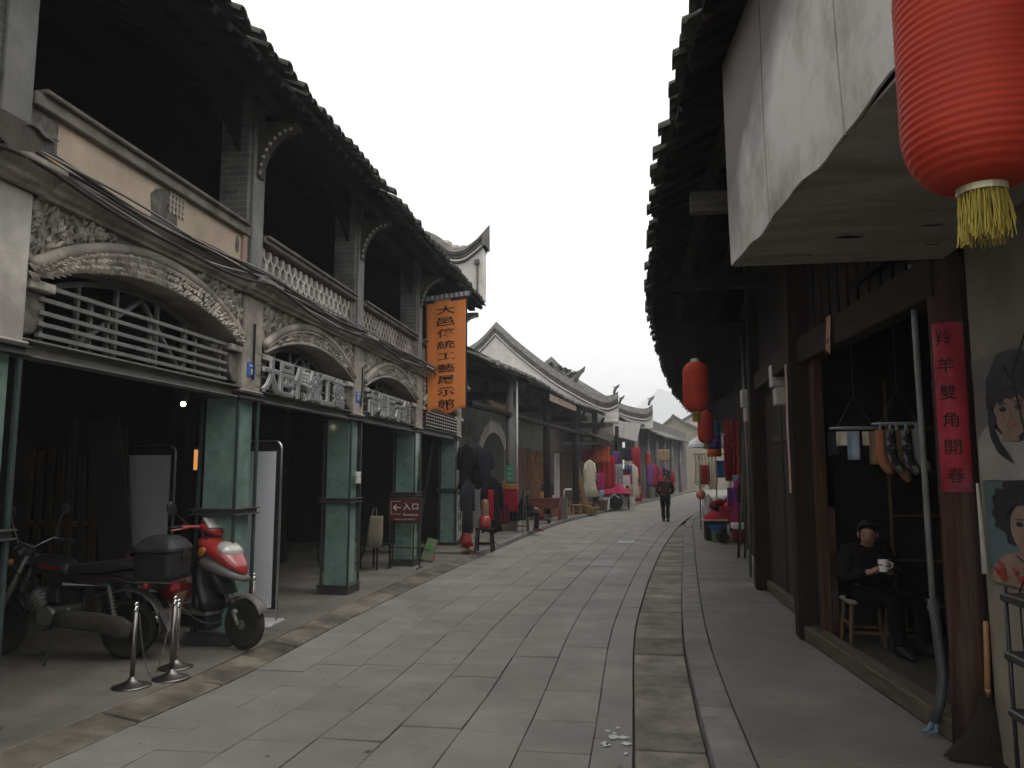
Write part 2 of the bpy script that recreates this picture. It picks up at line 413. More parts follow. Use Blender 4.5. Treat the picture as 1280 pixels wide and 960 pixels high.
# ------------------------------------------------------------------ left: the two-storey arcade
FX = -3.8
arc = thing('arcade_building', 'two-storey arcade with carved plaster arches and dark open upper gallery', 'building', (FX, 10.5, 0))
PY = [.72, 3.88, 7.08, 10.24, 13.5, 16.9]
PW = .44
GLAZE = glassmat('casing_glass', (.93, .965, .955), .5)
PIERCORE = mat('pier_core', (.27, .36, .33), .85, .3, 2.2, .2, 30, stain=(.08, .13, .115), stain_scale=7, stain_amt=.6, thr=.55)
FRAMEG = mat('casing_frame', (.035, .055, .05), .45, .3, 8, .05, 80, spec=.4)
for i, y in enumerate(PY):
    m = MB(); m.box(FX - .36, FX - .05, y + .05, y + PW - .05, .05, 2.5)
    core = m.build('pier', PIERCORE, arc)
    gl = MB()
    gl.box(FX - .4, FX - .004, y + .004, y + .012, .16, 2.42)
    gl.box(FX - .012, FX - .004, y + .02, y + PW - .02, .16, 2.42)
    gl.box(FX - .4, FX - .004, y + PW - .012, y + PW - .004, .16, 2.42)
    gl.build('glass_casing', GLAZE, arc)
    fr = MB()
    for (xx, yy) in ((FX - .405, y), (FX - .022, y), (FX - .022, y + PW - .03), (FX - .405, y + PW - .03)):
        fr.box(xx, xx + .03, yy, yy + .03, .05, 2.46)
    fr.build('casing_frame', FRAMEG, arc, bevel=.003)
    for nm, zz in (('casing_band', ((1.285, 1.297, .035), (1.297, 1.34, .012), (1.34, 1.352, .035))), ('casing_cap', ((2.44, 2.452, .04), (2.452, 2.49, .012), (2.49, 2.502, .04))), ('casing_base', ((.05, .16, .012), (.16, .172, .03)))):
        bd = MB()
        for (z0, z1, e) in zz: bd.box(FX - .42 - e, FX + e, y - e, y + PW + e, z0, z1)
        bd.build(nm, STEELDK, arc, bevel=.003)
    # pier above the casing, its corbels and the pilaster to the cornice
    m = MB()
    m.box(FX - .4, FX + .02, y + .02, y + PW - .02, 2.502, 3.5)
    m.box(FX - .4, FX + .05, y - .0, y + PW - .0, 2.502, 2.53)
    m.build('upper_pier', PLASTERW if i == 1 else PLASTER, arc, bevel=.012)
    for s, yy in ((-1, y), (1, y + PW)):
        if i == 0 and s < 0: continue
        cp = MB()
        cp.prism([(yy, 2.58), (yy + s * .1, 2.6), (yy + s * .17, 2.7), (yy + s * .18, 2.88), (yy, 2.88)], 'x', FX - .36, FX - .02)
        cp.build('corbel', mat('rough_corbel', (.15, .135, .115), .95, .5, 7, .7, 25, stain=(.05, .045, .04), stain_scale=5, stain_amt=.7), arc, bevel=.012, seg=2)
        cp = MB(); cp.box(FX - .38, FX + .03, min(yy, yy + s * .22), max(yy, yy + s * .22), 2.885, 2.95)
        cp.build('capital', RELIEF, arc, bevel=.012, seg=2)

def arcp(y0, y1, zs, zt, t):
    """point at t in 0..1 on the circular arc through both springings and the crown"""
    c = (y1 - y0) / 2; h = zt - zs; r = (c * c + h * h) / (2 * h); a = math.asin(min(1, c / r))
    th = -a + 2 * a * t
    return ((y0 + y1) / 2 + r * math.sin(th), zt - r + r * math.cos(th))

bays = []
for i in range(5):
    a, b_ = PY[i] + PW, PY[i + 1]
    bays.append((a, b_))
for i, (a, b_) in enumerate(bays):
    NS = 40
    ain = [arcp(a + .02, b_ - .02, 2.95, 3.225, k / NS) for k in range(NS + 1)]
    # spandrel wall over the arch
    m = MB()
    for k in range(NS):
        (y0, z0), (y1, z1) = ain[k], ain[k + 1]
        m.add([(FX - .02, y0, z0), (FX - .02, y1, z1), (FX - .02, y1, 3.5), (FX - .02, y0, 3.5), (FX - .36, y0, z0), (FX - .36, y1, z1), (FX - .36, y1, 3.5), (FX - .36, y0, 3.5)],
              [(0, 1, 2, 3), (0, 4, 5, 1), (7, 6, 5, 4)])
    m.box(FX - .36, FX - .02, a - .02, a + .02, 2.95, 3.5); m.box(FX - .36, FX - .02, b_ - .02, b_ + .02, 2.95, 3.5)
    m.build('spandrel_wall', PLASTER, arc, recalc=False)
    # flat band and the roll moulding round it
    aou = [arcp(a - .0, b_ + .0, 3.03, 3.44, k / NS) for k in range(NS + 1)]
    m = MB()
    for k in range(NS):
        (y0, z0), (y1, z1) = ain[k], ain[k + 1]; (y2, z2), (y3, z3) = aou[k + 1], aou[k]
        x = FX + .025
        m.add([(x, y0, z0), (x, y1, z1), (x, y2, z2), (x, y3, z3), (FX - .03, y0, z0 - .0), (FX - .03, y1, z1), (FX - .03, y2, z2), (FX - .03, y3, z3)], [(0, 1, 2, 3), (0, 4, 5, 1), (3, 2, 6, 7)])
    m.build('arch_band', PLASTER, arc)
    m = MB()
    m.tube([(FX + .02, y, z) for y, z in aou], .045, 10)
    m.tube([(FX + .035, y, z - .055) for y, z in aou[1:-1]], .018, 6)
    m.tube([(FX + .03, y, z + .012) for y, z in ain], .02, 6)
    m.build('arch_moulding', PLASTER, arc, smooth=True)
    # carving on the band: feathered leaves over the first arch, small figures over the others
    m = MB()
    def leaf(c, L, W, ang, lift):
        d = Vector((0, math.cos(ang), math.sin(ang))); s = Vector((0, -math.sin(ang), math.cos(ang))); up = Vector((1, 0, 0)); c = Vector(c)
        pts = [c - d * L * .5, c + s * W * .5 + up * lift * .4, c + d * L * .1 + s * W * .55 + up * lift * .3, c + d * L * .5 + up * lift * .7, c + d * L * .1 - s * W * .55 + up * lift * .3, c - s * W * .5 + up * lift * .4, c + up * lift]
        m.add(pts, [(0, 1, 6), (1, 2, 6), (2, 3, 6), (3, 4, 6), (4, 5, 6), (5, 0, 6)])
    if i in (0, 1):
        for row in range(3):
            f = .2 + row * .27
            n = 52
            for k in range(n):
                t = (k + .5 * (row % 2) + rnd.uniform(-.2, .2)) / n
                if t > 1: continue
                (y0, z0), (y1, z1) = arcp(a + .02, b_ - .02, 2.95, 3.225, t), arcp(a, b_, 3.03, 3.44, t)
                (y2, z2) = arcp(a + .02, b_ - .02, 2.95, 3.225, min(1, t + .01))
                tang = math.atan2(z2 - z0, y2 - y0)
                leaf((FX + .024, y0 + (y1 - y0) * f, z0 + (z1 - z0) * f), .12 * rnd.uniform(.8, 1.3), .05 * rnd.uniform(.8, 1.2), tang + math.pi / 2 + .9 * (1 if t < .5 else -1) + rnd.uniform(-.35, .35) + math.pi, rnd.uniform(.03, .055))
    else:
        for k in range(46):
            t = .12 + .76 * k / 45 + rnd.uniform(-.006, .006)
            if i > 1 and 17 < k < 21: continue
            (y0, z0), (y1, z1) = arcp(a + .02, b_ - .02, 2.95, 3.225, t), arcp(a, b_, 3.03, 3.44, t)
            for q in range(3):
                f = rnd.uniform(.25, .72)
                leaf((FX + .024, y0 + (y1 - y0) * f + rnd.uniform(-.02, .02), z0 + (z1 - z0) * f), rnd.uniform(.03, .09), rnd.uniform(.015, .035), rnd.uniform(0, 6.28), rnd.uniform(.02, .05))
    # foliage in the spandrels
    for side in (0, 1):
        for k in range(150 if i in (0, 1) else 90):
            yy = rnd.uniform(0, .85); zz = rnd.uniform(0, 1)
            y = a + .02 + yy if side == 0 else b_ - .02 - yy
            t = (y - a) / (b_ - a)
            zb = arcp(a, b_, 3.03, 3.44, t)[1] + .07
            if zb > 3.44: continue
            z = zb + (3.47 - zb) * zz
            if rnd.random() > (1.05 - yy): continue
            leaf((FX - .02, y, z), rnd.uniform(.05, .14), rnd.uniform(.02, .045), rnd.uniform(.6, 2.5), rnd.uniform(.025, .06))
    m.build('carved_relief', RELIEF, arc)
    # steel lintel and the fan frame inside the arch
    m = MB()
    e0, e1 = a - .02, b_ + .02
    m.box(FX - .13, FX + .01, e0, e1, 2.545, 2.557); m.box(FX - .13, FX + .01, e0, e1, 2.443, 2.455); m.box(FX - .064, FX - .056, e0, e1, 2.455, 2.545)
    m.build('steel_lintel', STEEL, arc)
    m = MB()
    fr = [arcp(a + .2, b_ - .2, 2.9, 3.17, k / 24) for k in range(25)]
    for p, q in zip(fr, fr[1:]): m.beam((FX - .2, p[0], p[1]), (FX - .2, q[0], q[1]), .04, .035, up=(1, 0, 0))
    for t in (.22, .4, .62, .8):
        y, z = arcp(a + .2, b_ - .2, 2.9, 3.17, t)
        m.beam((FX - .2, y, 2.56), (FX - .2, y, z), .03, .03)
    cy = (a + b_) / 2
    m.beam((FX - .22, cy - .75, 2.57), (FX - .22, cy + .1, 3.14), .03, .03); m.beam((FX - .22, cy + .75, 2.57), (FX - .22, cy + .1, 3.14), .03, .03)
    m.build('fan_window', STEEL, arc)
    if i in (0, 1, 4):
        m = MB()
        for k, z in enumerate((2.6, 2.675, 2.75, 2.84, 2.93)):
            o_ = .2 if k == 4 else .12
            m.box(FX - .03, FX + .0, a + o_, b_ - .24, z - .014, z + .014)
        for t in (.02, .22, .3, .52, .72, .8, .98):
            y = a + .13 + (b_ - a - .4) * t
            m.box(FX - .06, FX - .031, y - .013, y + .013, 2.56, 2.93)
        m.build('rail', STEEL, arc)

# cornice: stepped profile along the whole front
m = MB()
prof = [(FX - .35, 3.5), (FX + .03, 3.5), (FX + .03, 3.53), (FX + .07, 3.545), (FX + .09, 3.58), (FX + .13, 3.595), (FX + .17, 3.63), (FX + .17, 3.665), (FX + .05, 3.68), (FX - .35, 3.68)]
m.prism(prof, 'y', .7, 17.34)
m.build('cornice', PLASTER, arc, bevel=.006)
for y in PY:
    m = MB(); m.prism([(p[0] + .05, p[1] - .012 + (.012 if p[1] < 3.52 else 0)) if p[0] > FX else (p[0] + .02, p[1]) for p in prof], 'y', y - .03, y + PW + .03)
    m.build('cornice_break', PLASTER, arc, bevel=.006)
# upper storey: brick columns, parapets, lattices
for i, y in enumerate(PY):
    m = MB(); m.box(FX - .34, FX - .02, y + .06, y + PW - .04, 3.68, 5.95)
    m.build('gallery_column', GREYBRICK, arc, bevel=.01)
    m = MB(); m.box(FX - .019, FX + .012, y + .12, y + PW - .08, 3.68, 5.4)
    m.build('column_facing', mat('grey_render', (.21, .21, .205), .85, .3, 3, .15, 40, stain=(.09, .09, .085), stain_amt=.6), arc, bevel=.006)
    br = MB()
    pts = [(FX + .0, 4.78)]
    nb = 9
    for k in range(nb):
        t0 = k / nb; t1 = (k + .6) / nb
        for t, d in ((t0, .0), (t1, .028), (t1 + .02, .0)):
            ang = t * math.pi / 2
            pts.append((FX + .04 + .36 * (1 - math.cos(ang)) - d * .6, 4.78 + .5 * math.sin(ang) + 0 - d))
    pts += [(FX + .44, 5.28), (FX + .44, 5.37), (FX + .0, 5.37)]
    br.prism(pts, 'y', y + .17, y + .3)
    br.build('eave_bracket', mat('bracket_wood', (.075, .07, .065), .8, .4, 8, .2, 30), arc)
    br = MB()
    for k in range(nb):
        ang = (k + .5) / nb * math.pi / 2
        br.ball((FX + .045 + .36 * (1 - math.cos(ang)), y + .165, 4.775 + .5 * math.sin(ang)), .02, 6)
    br.build('bracket_edge', PLASTERW, arc, smooth=True)
gb = [(PY[i] + PW - .06, PY[i + 1] + .08) for i in range(5)]
HOLE = mat('exposed_brick', (.13, .12, .11), .95, .5, 12, .5, 25, stain=(.05, .045, .04), stain_scale=6)
for i, (a, b_) in enumerate(gb):
    if i in (0, 1):
        m = MB(); m.box(FX - .2, FX - .03, a, b_, 3.68, 4.1); m.build('parapet', PARAPET, arc)
        for (yc, zc, wy, hz) in ((a + .14, 3.98, .3, .42), (a + 1.5, 3.91, .44, .42), (b_ - .18, 3.97, .08, .18)):
            m = MB(); n = 11; P = []
            for k in range(n):
                an = 2 * math.pi * k / n
                P.append((yc + wy * .5 * math.cos(an) * rnd.uniform(.65, 1.2), min(4.1, zc + hz * .5 * math.sin(an) * rnd.uniform(.75, 1.2))))
            m.prism(P, 'x', FX - .04, FX - .026); m.build('missing_render', HOLE, arc)
        m = MB(); m.prism([(a + .04, 3.7), (a + .3, 3.7), (a + .28, 3.86), (a + .03, 3.88)], 'x', FX - .04, FX - .0275)
        m.build('ochre_patch', mat('ochre_render', (.47, .29, .11), .9, .3, 4, .2, 40), arc)
        m = MB()
        for k in range(5): m.box(FX - .03, FX - .014, a + 1.56 + .05 * k, a + 1.575 + .05 * k, 3.9, 4.1)
        for k in range(4): m.box(FX - .03, FX - .016, a + 1.54, a + 1.8, 3.92 + .05 * k, 3.93 + .05 * k)
        m.build('parapet_lattice', PLASTER, arc)
        m = MB(); m.box(FX - .12, FX - .0, b_ - .1, b_ - .02, 3.68, 4.16)
        m.build('end_post', mat('pink_render', (.3, .2, .16), .9, .3, 5, .2, 40), arc, bevel=.008)
    else:
        m = MB(); x0 = FX - .09
        zb, zt = 3.74, 4.13
        n = int((b_ - a - .2) / (.080 if i == 2 else .075)); st = (b_ - a - .2) / n
        N2 = 3 if i == 2 else 4
        hs_ = (zt - zb) / N2
        for k in range(n + 1):
            y = a + .1 + st * k; s = 1 if k % 2 else -1
            prev = None
            for j in range(N2):
                z = zb + hs_ * j; d = st * .3
                sg = s * (1 if j % 2 else -1)
                P = [(y + sg * d, z + hs_ * .16), (y + sg * d, z + hs_ * .84)]
                if prev: m.beam((x0, *prev), (x0, *P[0]), .031, .07, up=(1, 0, 0))
                m.beam((x0, *P[0]), (x0, *P[1]), .031, .07, up=(1, 0, 0)); prev = P[1]
        m.build('balustrade_lattice', PLASTERW if i == 2 else PLASTER, arc)
        m = MB(); m.box(FX - .13, FX - .04, a, b_, 3.68, 3.74); m.box(FX - .13, FX - .04, a, a + .09, 3.74, 4.14); m.box(FX - .13, FX - .04, b_ - .11, b_, 3.74, 4.14)
        m.build('balustrade_frame', mat('balustrade_frame', (.2, .165, .14), .9, .35, 5, .2, 40), arc)
    m = MB()
    m.box(FX - .24, FX + .02, a, b_, 4.14 if i > 1 else 4.1, 4.19); m.box(FX - .26, FX + .055, a + .05, b_ - .06, 4.19, 4.225)
    m.build('parapet_coping', mat('coping', (.16, .145, .125), .9, .5, 5, .3, 30), arc, bevel=.008)
    # curved boards under the gallery beam
    m = MB(); pts = [(a, 5.35)] + [arcp(a, b_, 5.05, 5.55, k / 16) for k in range(17)] + [(b_, 5.95), (a, 5.95)]
    pts = [arcp(a, b_, 5.0, 5.5, k / 16) for k in range(17)] + [(b_, 5.95), (a, 5.95)]
    m.prism(pts, 'x', FX - .16, FX - .12); m.build('gallery_lintel', DARKWOODY, arc)
# roof: boards, rafters, purlin, tiles
EX, EZ, SL = -3.18, 5.38, .46
Y0R, Y1R = .4, 16.75
m = MB()
m.add([(EX, Y0R, EZ), (EX, Y1R, EZ), (-8, Y1R, EZ + SL * 4.82), (-8, Y0R, EZ + SL * 4.82), (EX, Y0R, EZ + .05), (EX, Y1R, EZ + .05), (-8, Y1R, EZ + SL * 4.82 + .05), (-8, Y0R, EZ + SL * 4.82 + .05)], [(0, 1, 2, 3), (7, 6, 5, 4), (0, 4, 5, 1), (1, 5, 6, 2), (2, 6, 7, 3), (3, 7, 4, 0)])
m.add([(-12.8, Y0R, EZ), (-12.8, Y1R, EZ), (-8, Y1R, EZ + SL * 4.82), (-8, Y0R, EZ + SL * 4.82)], [(0, 1, 2, 3)])
m.prism([(-3.9, EZ + SL * (EX + 3.9)), (-8, EZ + SL * (EX + 8)), (-9.2, EZ + SL * 3.7), (-9.2, EZ + SL * 3.8), (-8, EZ + SL * (EX + 8) + .06), (-3.9, EZ + SL * (EX + 3.9) + .06)], 'y', 16.752, 17.45)
roof = m.build('roof', DARKWOODX, arc)
m = MB()
y = Y0R + .1
while y < Y1R:
    m.beam((EX + .01, y, EZ - .03), (-5.2, y, EZ - .03 + SL * 2.03), .06, .06); y += .24
m.build('rafter', DARKWOODX, arc)
m = MB(); m.beam((FX + .38, Y0R, 5.40), (FX + .38, Y1R, 5.40), .13, .13); m.beam((FX - .18, Y0R, 5.62), (FX - .18, Y1R, 5.62), .14, .2)
m.build('purlin', DARKWOODY, arc)
m = MB(); y = Y0R
while y < Y1R:
    dz = rnd.uniform(-.015, .02); dx = rnd.uniform(-.03, .04)
    # one cover course: overlapping half-round tiles
    for k in range(3):
        x1, x0 = EX + .07 + dx - k * .32, EX + .07 + dx - k * .32 - .36
        z1, z0 = EZ + .085 + dz + SL * .32 * k - .02 * (k % 2), EZ + .085 + dz + SL * (.32 * k + .36)
        vs = []; n = 7
        for (x, z, r) in ((x1, z1, .075), (x0, z0, .06)):
            for rr in (r, r - .016):
                for j in range(n + 1):
                    an = math.pi * j / n; vs.append((x, y + rr * math.cos(an) + .1, z + rr * math.sin(an)))
        W = n + 1; fs = []
        for j in range(n):
            fs += [(j, j + 1, j + 1 + 2 * W, j + 2 * W), (W + j, W + j + 3 - 2, W + j + 1 + 2 * W, W + j + 2 * W), (j, W + j, W + j + 1, j + 1)]
        m.add(vs, fs)
    y += rnd.uniform(.17, .195)
    # the pan between
    if rnd.random() > .06:
        d2 = rnd.uniform(-.02, .05)
        m.add([(EX + .05 + d2, y - .1, EZ + .06 + dz), (EX + .05 + d2, y + .1, EZ + .06 + dz), (EX - .6, y + .1, EZ + .06 + SL * .62), (EX - .6, y - .1, EZ + .06 + SL * .62), (EX + .05 + d2, y, EZ + .035 + dz), (EX - .6, y, EZ + .04 + SL * .62)], [(0, 4, 5, 3), (4, 1, 2, 5)])
m.build('roof_tile', ROOFTILE, arc)
# floors, back walls, end walls
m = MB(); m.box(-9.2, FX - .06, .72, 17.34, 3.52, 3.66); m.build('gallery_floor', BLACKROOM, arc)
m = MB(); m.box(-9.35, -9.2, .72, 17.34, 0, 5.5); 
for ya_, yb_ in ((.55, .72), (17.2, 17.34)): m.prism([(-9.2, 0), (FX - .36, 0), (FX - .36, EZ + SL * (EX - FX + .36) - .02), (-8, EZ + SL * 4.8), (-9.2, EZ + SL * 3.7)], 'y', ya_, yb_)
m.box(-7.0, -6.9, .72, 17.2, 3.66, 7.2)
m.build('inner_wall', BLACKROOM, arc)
for y in PY[1:5]:
    m = MB(); m.box(-6.6, -6.35, y + .1, y + .35, .05, 3.5); m.build('inner_post', DARKWOOD, arc)
for k in range(12):
    m = MB(); m.beam((-9.1, 1.2 + 1.35 * k, 3.45), (FX - .4, 1.2 + 1.35 * k, 3.45), .1, .13); m.build('joist', DARKWOODX, arc)

# firewall with the swept-up end behind the arcade roof
fw = thing('firewall', 'whitewashed firewall with swept-up tiled end rising over the arcade roof', 'wall', (-4, 17.75, 0))
def swoop(pts, n=8):
    P = [Vector((a, b_)) for a, b_ in pts]; out = []
    for i in range(len(P) - 1):
        p0 = P[max(i - 1, 0)]; p1 = P[i]; p2 = P[i + 1]; p3 = P[min(i + 2, len(P) - 1)]
        for k in range(n):
            t = k / n
            q = .5 * ((2 * p1) + (-p0 + p2) * t + (2 * p0 - 5 * p1 + 4 * p2 - p3) * t * t + (-p0 + 3 * p1 - 3 * p2 + p3) * t ** 3)
            out.append((q.x, q.y))
    out.append((P[-1].x, P[-1].y)); return out
def firewall(root, top, zb, y0, y1, wallm, capm, cap=.34, over=.14, M=None, taper=True):
    """wall between the faces y0..y1 with its top along the curve; a tiled cap of stepped courses runs along it"""
    poly = [(x, z - cap + .02) for x, z in top]
    m = MB(); n = len(poly)
    for i in range(n - 1):
        (xa, za), (xb, zb_) = poly[i], poly[i + 1]
        m.add([(xa, y0, za), (xb, y0, zb_), (xb, y0, zb), (xa, y0, zb), (xa, y1, za), (xb, y1, zb_), (xb, y1, zb), (xa, y1, zb)], [(0, 1, 2, 3), (7, 6, 5, 4), (0, 4, 5, 1)])
    xa, za = poly[0]; m.add([(xa, y0, za), (xa, y1, za), (xa, y1, zb), (xa, y0, zb)], [(0, 1, 2, 3)])
    xb, zb_ = poly[-1]; m.add([(xb, y0, zb_), (xb, y1, zb_), (xb, y1, zb), (xb, y0, zb)], [(0, 1, 2, 3)])
    m.build('wall_face', wallm, root, recalc=True)
    yc = (y0 + y1) / 2; hw = (y1 - y0) / 2
    m = MB()
    for (o0, o1, e) in ((cap, cap * .78, over * .45), (cap * .78, cap * .6, over * .8), (cap * .6, cap * .5, over * 1.15), (cap * .5, 0, None)):
        for i in range(n - 1):
            (xa, za), (xb, zb_) = top[i], top[i + 1]
            if e is None:
                vs = []
                for (x, z) in ((xa, za), (xb, zb_)):
                    vs += [(x, yc - hw - over * 1.3, z - cap * .5 + .01), (x, yc - .05, z), (x, yc + .05, z), (x, yc + hw + over * 1.3, z - cap * .5 + .01)]
                m.add(vs, [(0, 1, 5, 4), (1, 2, 6, 5), (2, 3, 7, 6), (3, 0, 4, 7)])
            else:
                vs = []
                for (x, z) in ((xa, za), (xb, zb_)):
                    vs += [(x, yc - hw - e, z - o0), (x, yc - hw - e, z - o1), (x, yc + hw + e, z - o1), (x, yc + hw + e, z - o0)]
                m.add(vs, [(0, 1, 5, 4), (1, 2, 6, 5), (2, 3, 7, 6), (3, 0, 4, 7)])
    for (x, z) in (top[0], top[-1]):
        m.add([(x, yc - hw - over, z - cap), (x, yc - hw - over * 1.3, z - cap * .5), (x, yc - .05, z), (x, yc + .05, z), (x, yc + hw + over * 1.3, z - cap * .5), (x, yc + hw + over, z - cap)], [(0, 1, 2, 3, 4, 5)])
    m.build('tile_cap', capm, root, recalc=True)
    m = MB()
    for i in range(n - 1):
        (xa, za), (xb, zb_) = top[i], top[i + 1]; e = over * .55
        vs = []
        for (x, z) in ((xa, za), (xb, zb_)): vs += [(x, yc - hw - e - .03, z - cap * .93), (x, yc - hw - e - .03, z - cap * .84), (x, yc + hw + e + .03, z - cap * .84), (x, yc + hw + e + .03, z - cap * .93)]
        m.add(vs, [(0, 1, 5, 4), (1, 2, 6, 5), (2, 3, 7, 6), (3, 0, 4, 7)])
    m.build('cap_line', wallm, root)
CAPM = mat('cap_tile', (.085, .083, .08), .85, .5, 7, .4, 30, stain=(.3, .29, .26), stain_scale=5, stain_amt=.35)
top = swoop([(-8.5, 9.4), (-6.6, 8.2), (-5.5, 7.75), (-4.83, 7.58), (-4.45, 7.4), (-4.1, 7.13), (-3.8, 7.12), (-3.55, 7.27), (-3.32, 7.46)])
firewall(fw, top, 5.78, 17.5, 17.9, mat('whitewash', (.62, .61, .58), .9, .15, 3, .15, 40, stain=(.3, .28, .25), stain_amt=.4), CAPM, cap=.44, over=.16)
m = MB()
m.add([(-3.5, 17.3, 7.12), (-3.5, 18.1, 7.12), (-3.20, 17.7, 7.66), (-3.24, 17.45, 7.05), (-3.24, 17.95, 7.05)], [(0, 2, 1), (0, 3, 2), (1, 2, 4), (2, 3, 4)])
m.build('upturned_tip', CAPM, fw)
m = MB(); m.box(-8.5, -3.95, 17.52, 17.88, .05, 5.78); m.build('lower_wall', GREYBRICK, fw)
m = MB(); m.box(-3.47, -3.43, 17.46, 17.94, 5.8, 6.75); m.box(-3.52, -3.4, 17.4, 18, 6.62, 6.72); m.build('corner_quoin', TILEGREY, fw)
m = MB()
for (x, z, r) in ((-4.3, 7.2, .16), (-4.05, 7.08, .14), (-4.6, 7.36, .14), (-3.85, 7.08, .12)):
    m.ball((x, 17.7, z), r, 8, 1.2, .6, .8)
m.build('ridge_ornament', RELIEF, fw)
# ------------------------------------------------------------------ lettering
_gl = {}
def glyph(ch, offset=0.0, extrude=0.004):
    """mesh data of one character or word, centred, height/width in its own em; bundled font"""
    key = (ch, round(offset, 4), round(extrude, 4))
    if key in _gl: return _gl[key]
    cu = bpy.data.curves.new('glyph', 'FONT'); cu.body = ch; cu.size = 1.0; cu.extrude = extrude; cu.offset = offset; cu.resolution_u = 3
    cu.align_x = 'CENTER'
    o = bpy.data.objects.new('glyph', cu); COL.objects.link(o)
    dg = bpy.context.evaluated_depsgraph_get()
    me = bpy.data.meshes.new_from_object(o.evaluated_get(dg))
    bpy.data.objects.remove(o); bpy.data.curves.remove(cu)
    vs = [v.co.copy() for v in me.vertices]; fs = [tuple(p.vertices) for p in me.polygons]
    bpy.data.meshes.remove(me)
    _gl[key] = (vs, fs); return _gl[key]
def letter(mb, ch, M, w, h, offset=0.0, depth=.004, fit=True):
    """add character ch to mb; M maps (x right, y up, z towards the reader) to the world"""
    vs, fs = glyph(ch, offset, .05)
    if not vs: return
    x0 = min(v.x for v in vs); x1 = max(v.x for v in vs); y0 = min(v.y for v in vs); y1 = max(v.y for v in vs)
    cx, cy = (x0 + x1) / 2, (y0 + y1) / 2
    sx = w / (x1 - x0) if fit else w; sy = h / (y1 - y0) if fit else h
    mb.add([M @ Vector(((v.x - cx) * sx, (v.y - cy) * sy, v.z / .05 * depth * .5 + depth * .5)) for v in vs], fs)
def frame(origin, right, up):
    r = Vector(right).normalized(); u = Vector(up).normalized(); n = r.cross(u)
    return Matrix(((r.x, u.x, n.x, origin[0]), (r.y, u.y, n.y, origin[1]), (r.z, u.z, n.z, origin[2]), (0, 0, 0, 1)))

# ------------------------------------------------------------------ right: the dark timber shophouse
XE = [(-3, .78), (0, .68), (3, .56), (5, .46), (7.2, .36), (8.2, .36), (11, .41), (14, .52), (18, .85), (21, 1.06), (25, 1.5), (29, 1.95), (34, 2.7), (46, 5.0), (60, 7.6)]
XF = [(-3, 2.25), (0, 2.15), (5, 1.98), (8.2, 1.74), (11.5, 1.84), (12.4, 2.1), (18, 2.55), (24, 3.25), (31, 4.4), (46, 7.6), (60, 10.3)]
EZR = 4.4
def eaves_roof(root, y0, y1, depth=3.4, slope=.46, ez=EZR, E=XE, side=1, tiles=True, raf=True, rows=3, tm=None, pitch=.2, top=False):
    N = max(2, int((y1 - y0) / 1.0))
    def P(t, d, dz=0):
        y = y0 + (y1 - y0) * t; sag = .05 * math.sin(t * 9 + y0)
        return Vector((interp(E, y) + side * d, y, ez + d * slope + dz + sag))
    m = MB()
    m.slab(lambda u, v: P(u, depth * v), N, 1, (0, 0, .05))
    m.build('roof', DARKWOODX, root)
    if raf:
        m = MB(); k = int((y1 - y0) / .27)
        for i in range(k):
            t = (i + .5) / k; m.beam(P(t, .0, -.03), P(t, 2.2, -.03), .06, .06)
        m.build('rafter', DARKWOODX, root)
        m = MB()
        for d, r in ((.45, .065), (1.05, .075)):
            m.tube([P(i / N, d, -.13) for i in range(N + 1)], r, 8)
        m.build('purlin', DARKWOODY, root)
    if tiles:
        m = MB(); k = int((y1 - y0) / pitch)
        for i in range(k):
            t = (i + .5) / k; dx = rnd.uniform(-.06, .05); dz = rnd.uniform(-.03, .02); rr0 = rnd.uniform(.075, .095)
            for q in range(rows):
                n = 6; vs = []
                for d, e, r in ((-.08 + dx + q * .3, .07 + (.02 if q else 0), rr0), (.28 + dx + q * .3, .055, rr0 * .8)):
                    for rr in (r, r - .016):
                        for j in range(n + 1):
                            an = math.pi * j / n; p = P(t, d, e + dz)
                            vs.append(p + Vector((0, rr * math.cos(an), rr * math.sin(an))))
                W = n + 1; fs = []
                for j in range(n): fs += [(j, j + 1, j + 1 + 2 * W, j + 2 * W), (W + j, W + j + 1, W + j + 1 + 2 * W, W + j + 2 * W), (j, W + j, W + j + 1, j + 1)]
                m.add(vs, fs)
            if rnd.random() > .04:        # drooping pan tile end
                a = P(t, -.06 + rnd.uniform(-.05, .05), .03 + rnd.uniform(-.03, .01)); b_ = P(t, .7, .06)
                hy = Vector((0, .1, 0)); dn = Vector((0, 0, -.035))
                o = Vector((0, .1, 0))
                m.add([a - hy + o, a + o + dn, a + hy + o, b_ - hy + o, b_ + o + dn, b_ + hy + o], [(0, 1, 4, 3), (1, 2, 5, 4)])
        m.build('roof_tile', tm or ROOFTILE, root)
    if top:
        m = MB(); nn = int((y1 - y0) / .1)
        m.grid(lambda u, v: P(u, depth * v - .04, .085 + .03 * math.sin(u * nn * math.pi)), nn, 6); m.build('tiled_slope', tm or ROOFTILE, root, smooth=True, recalc=False)

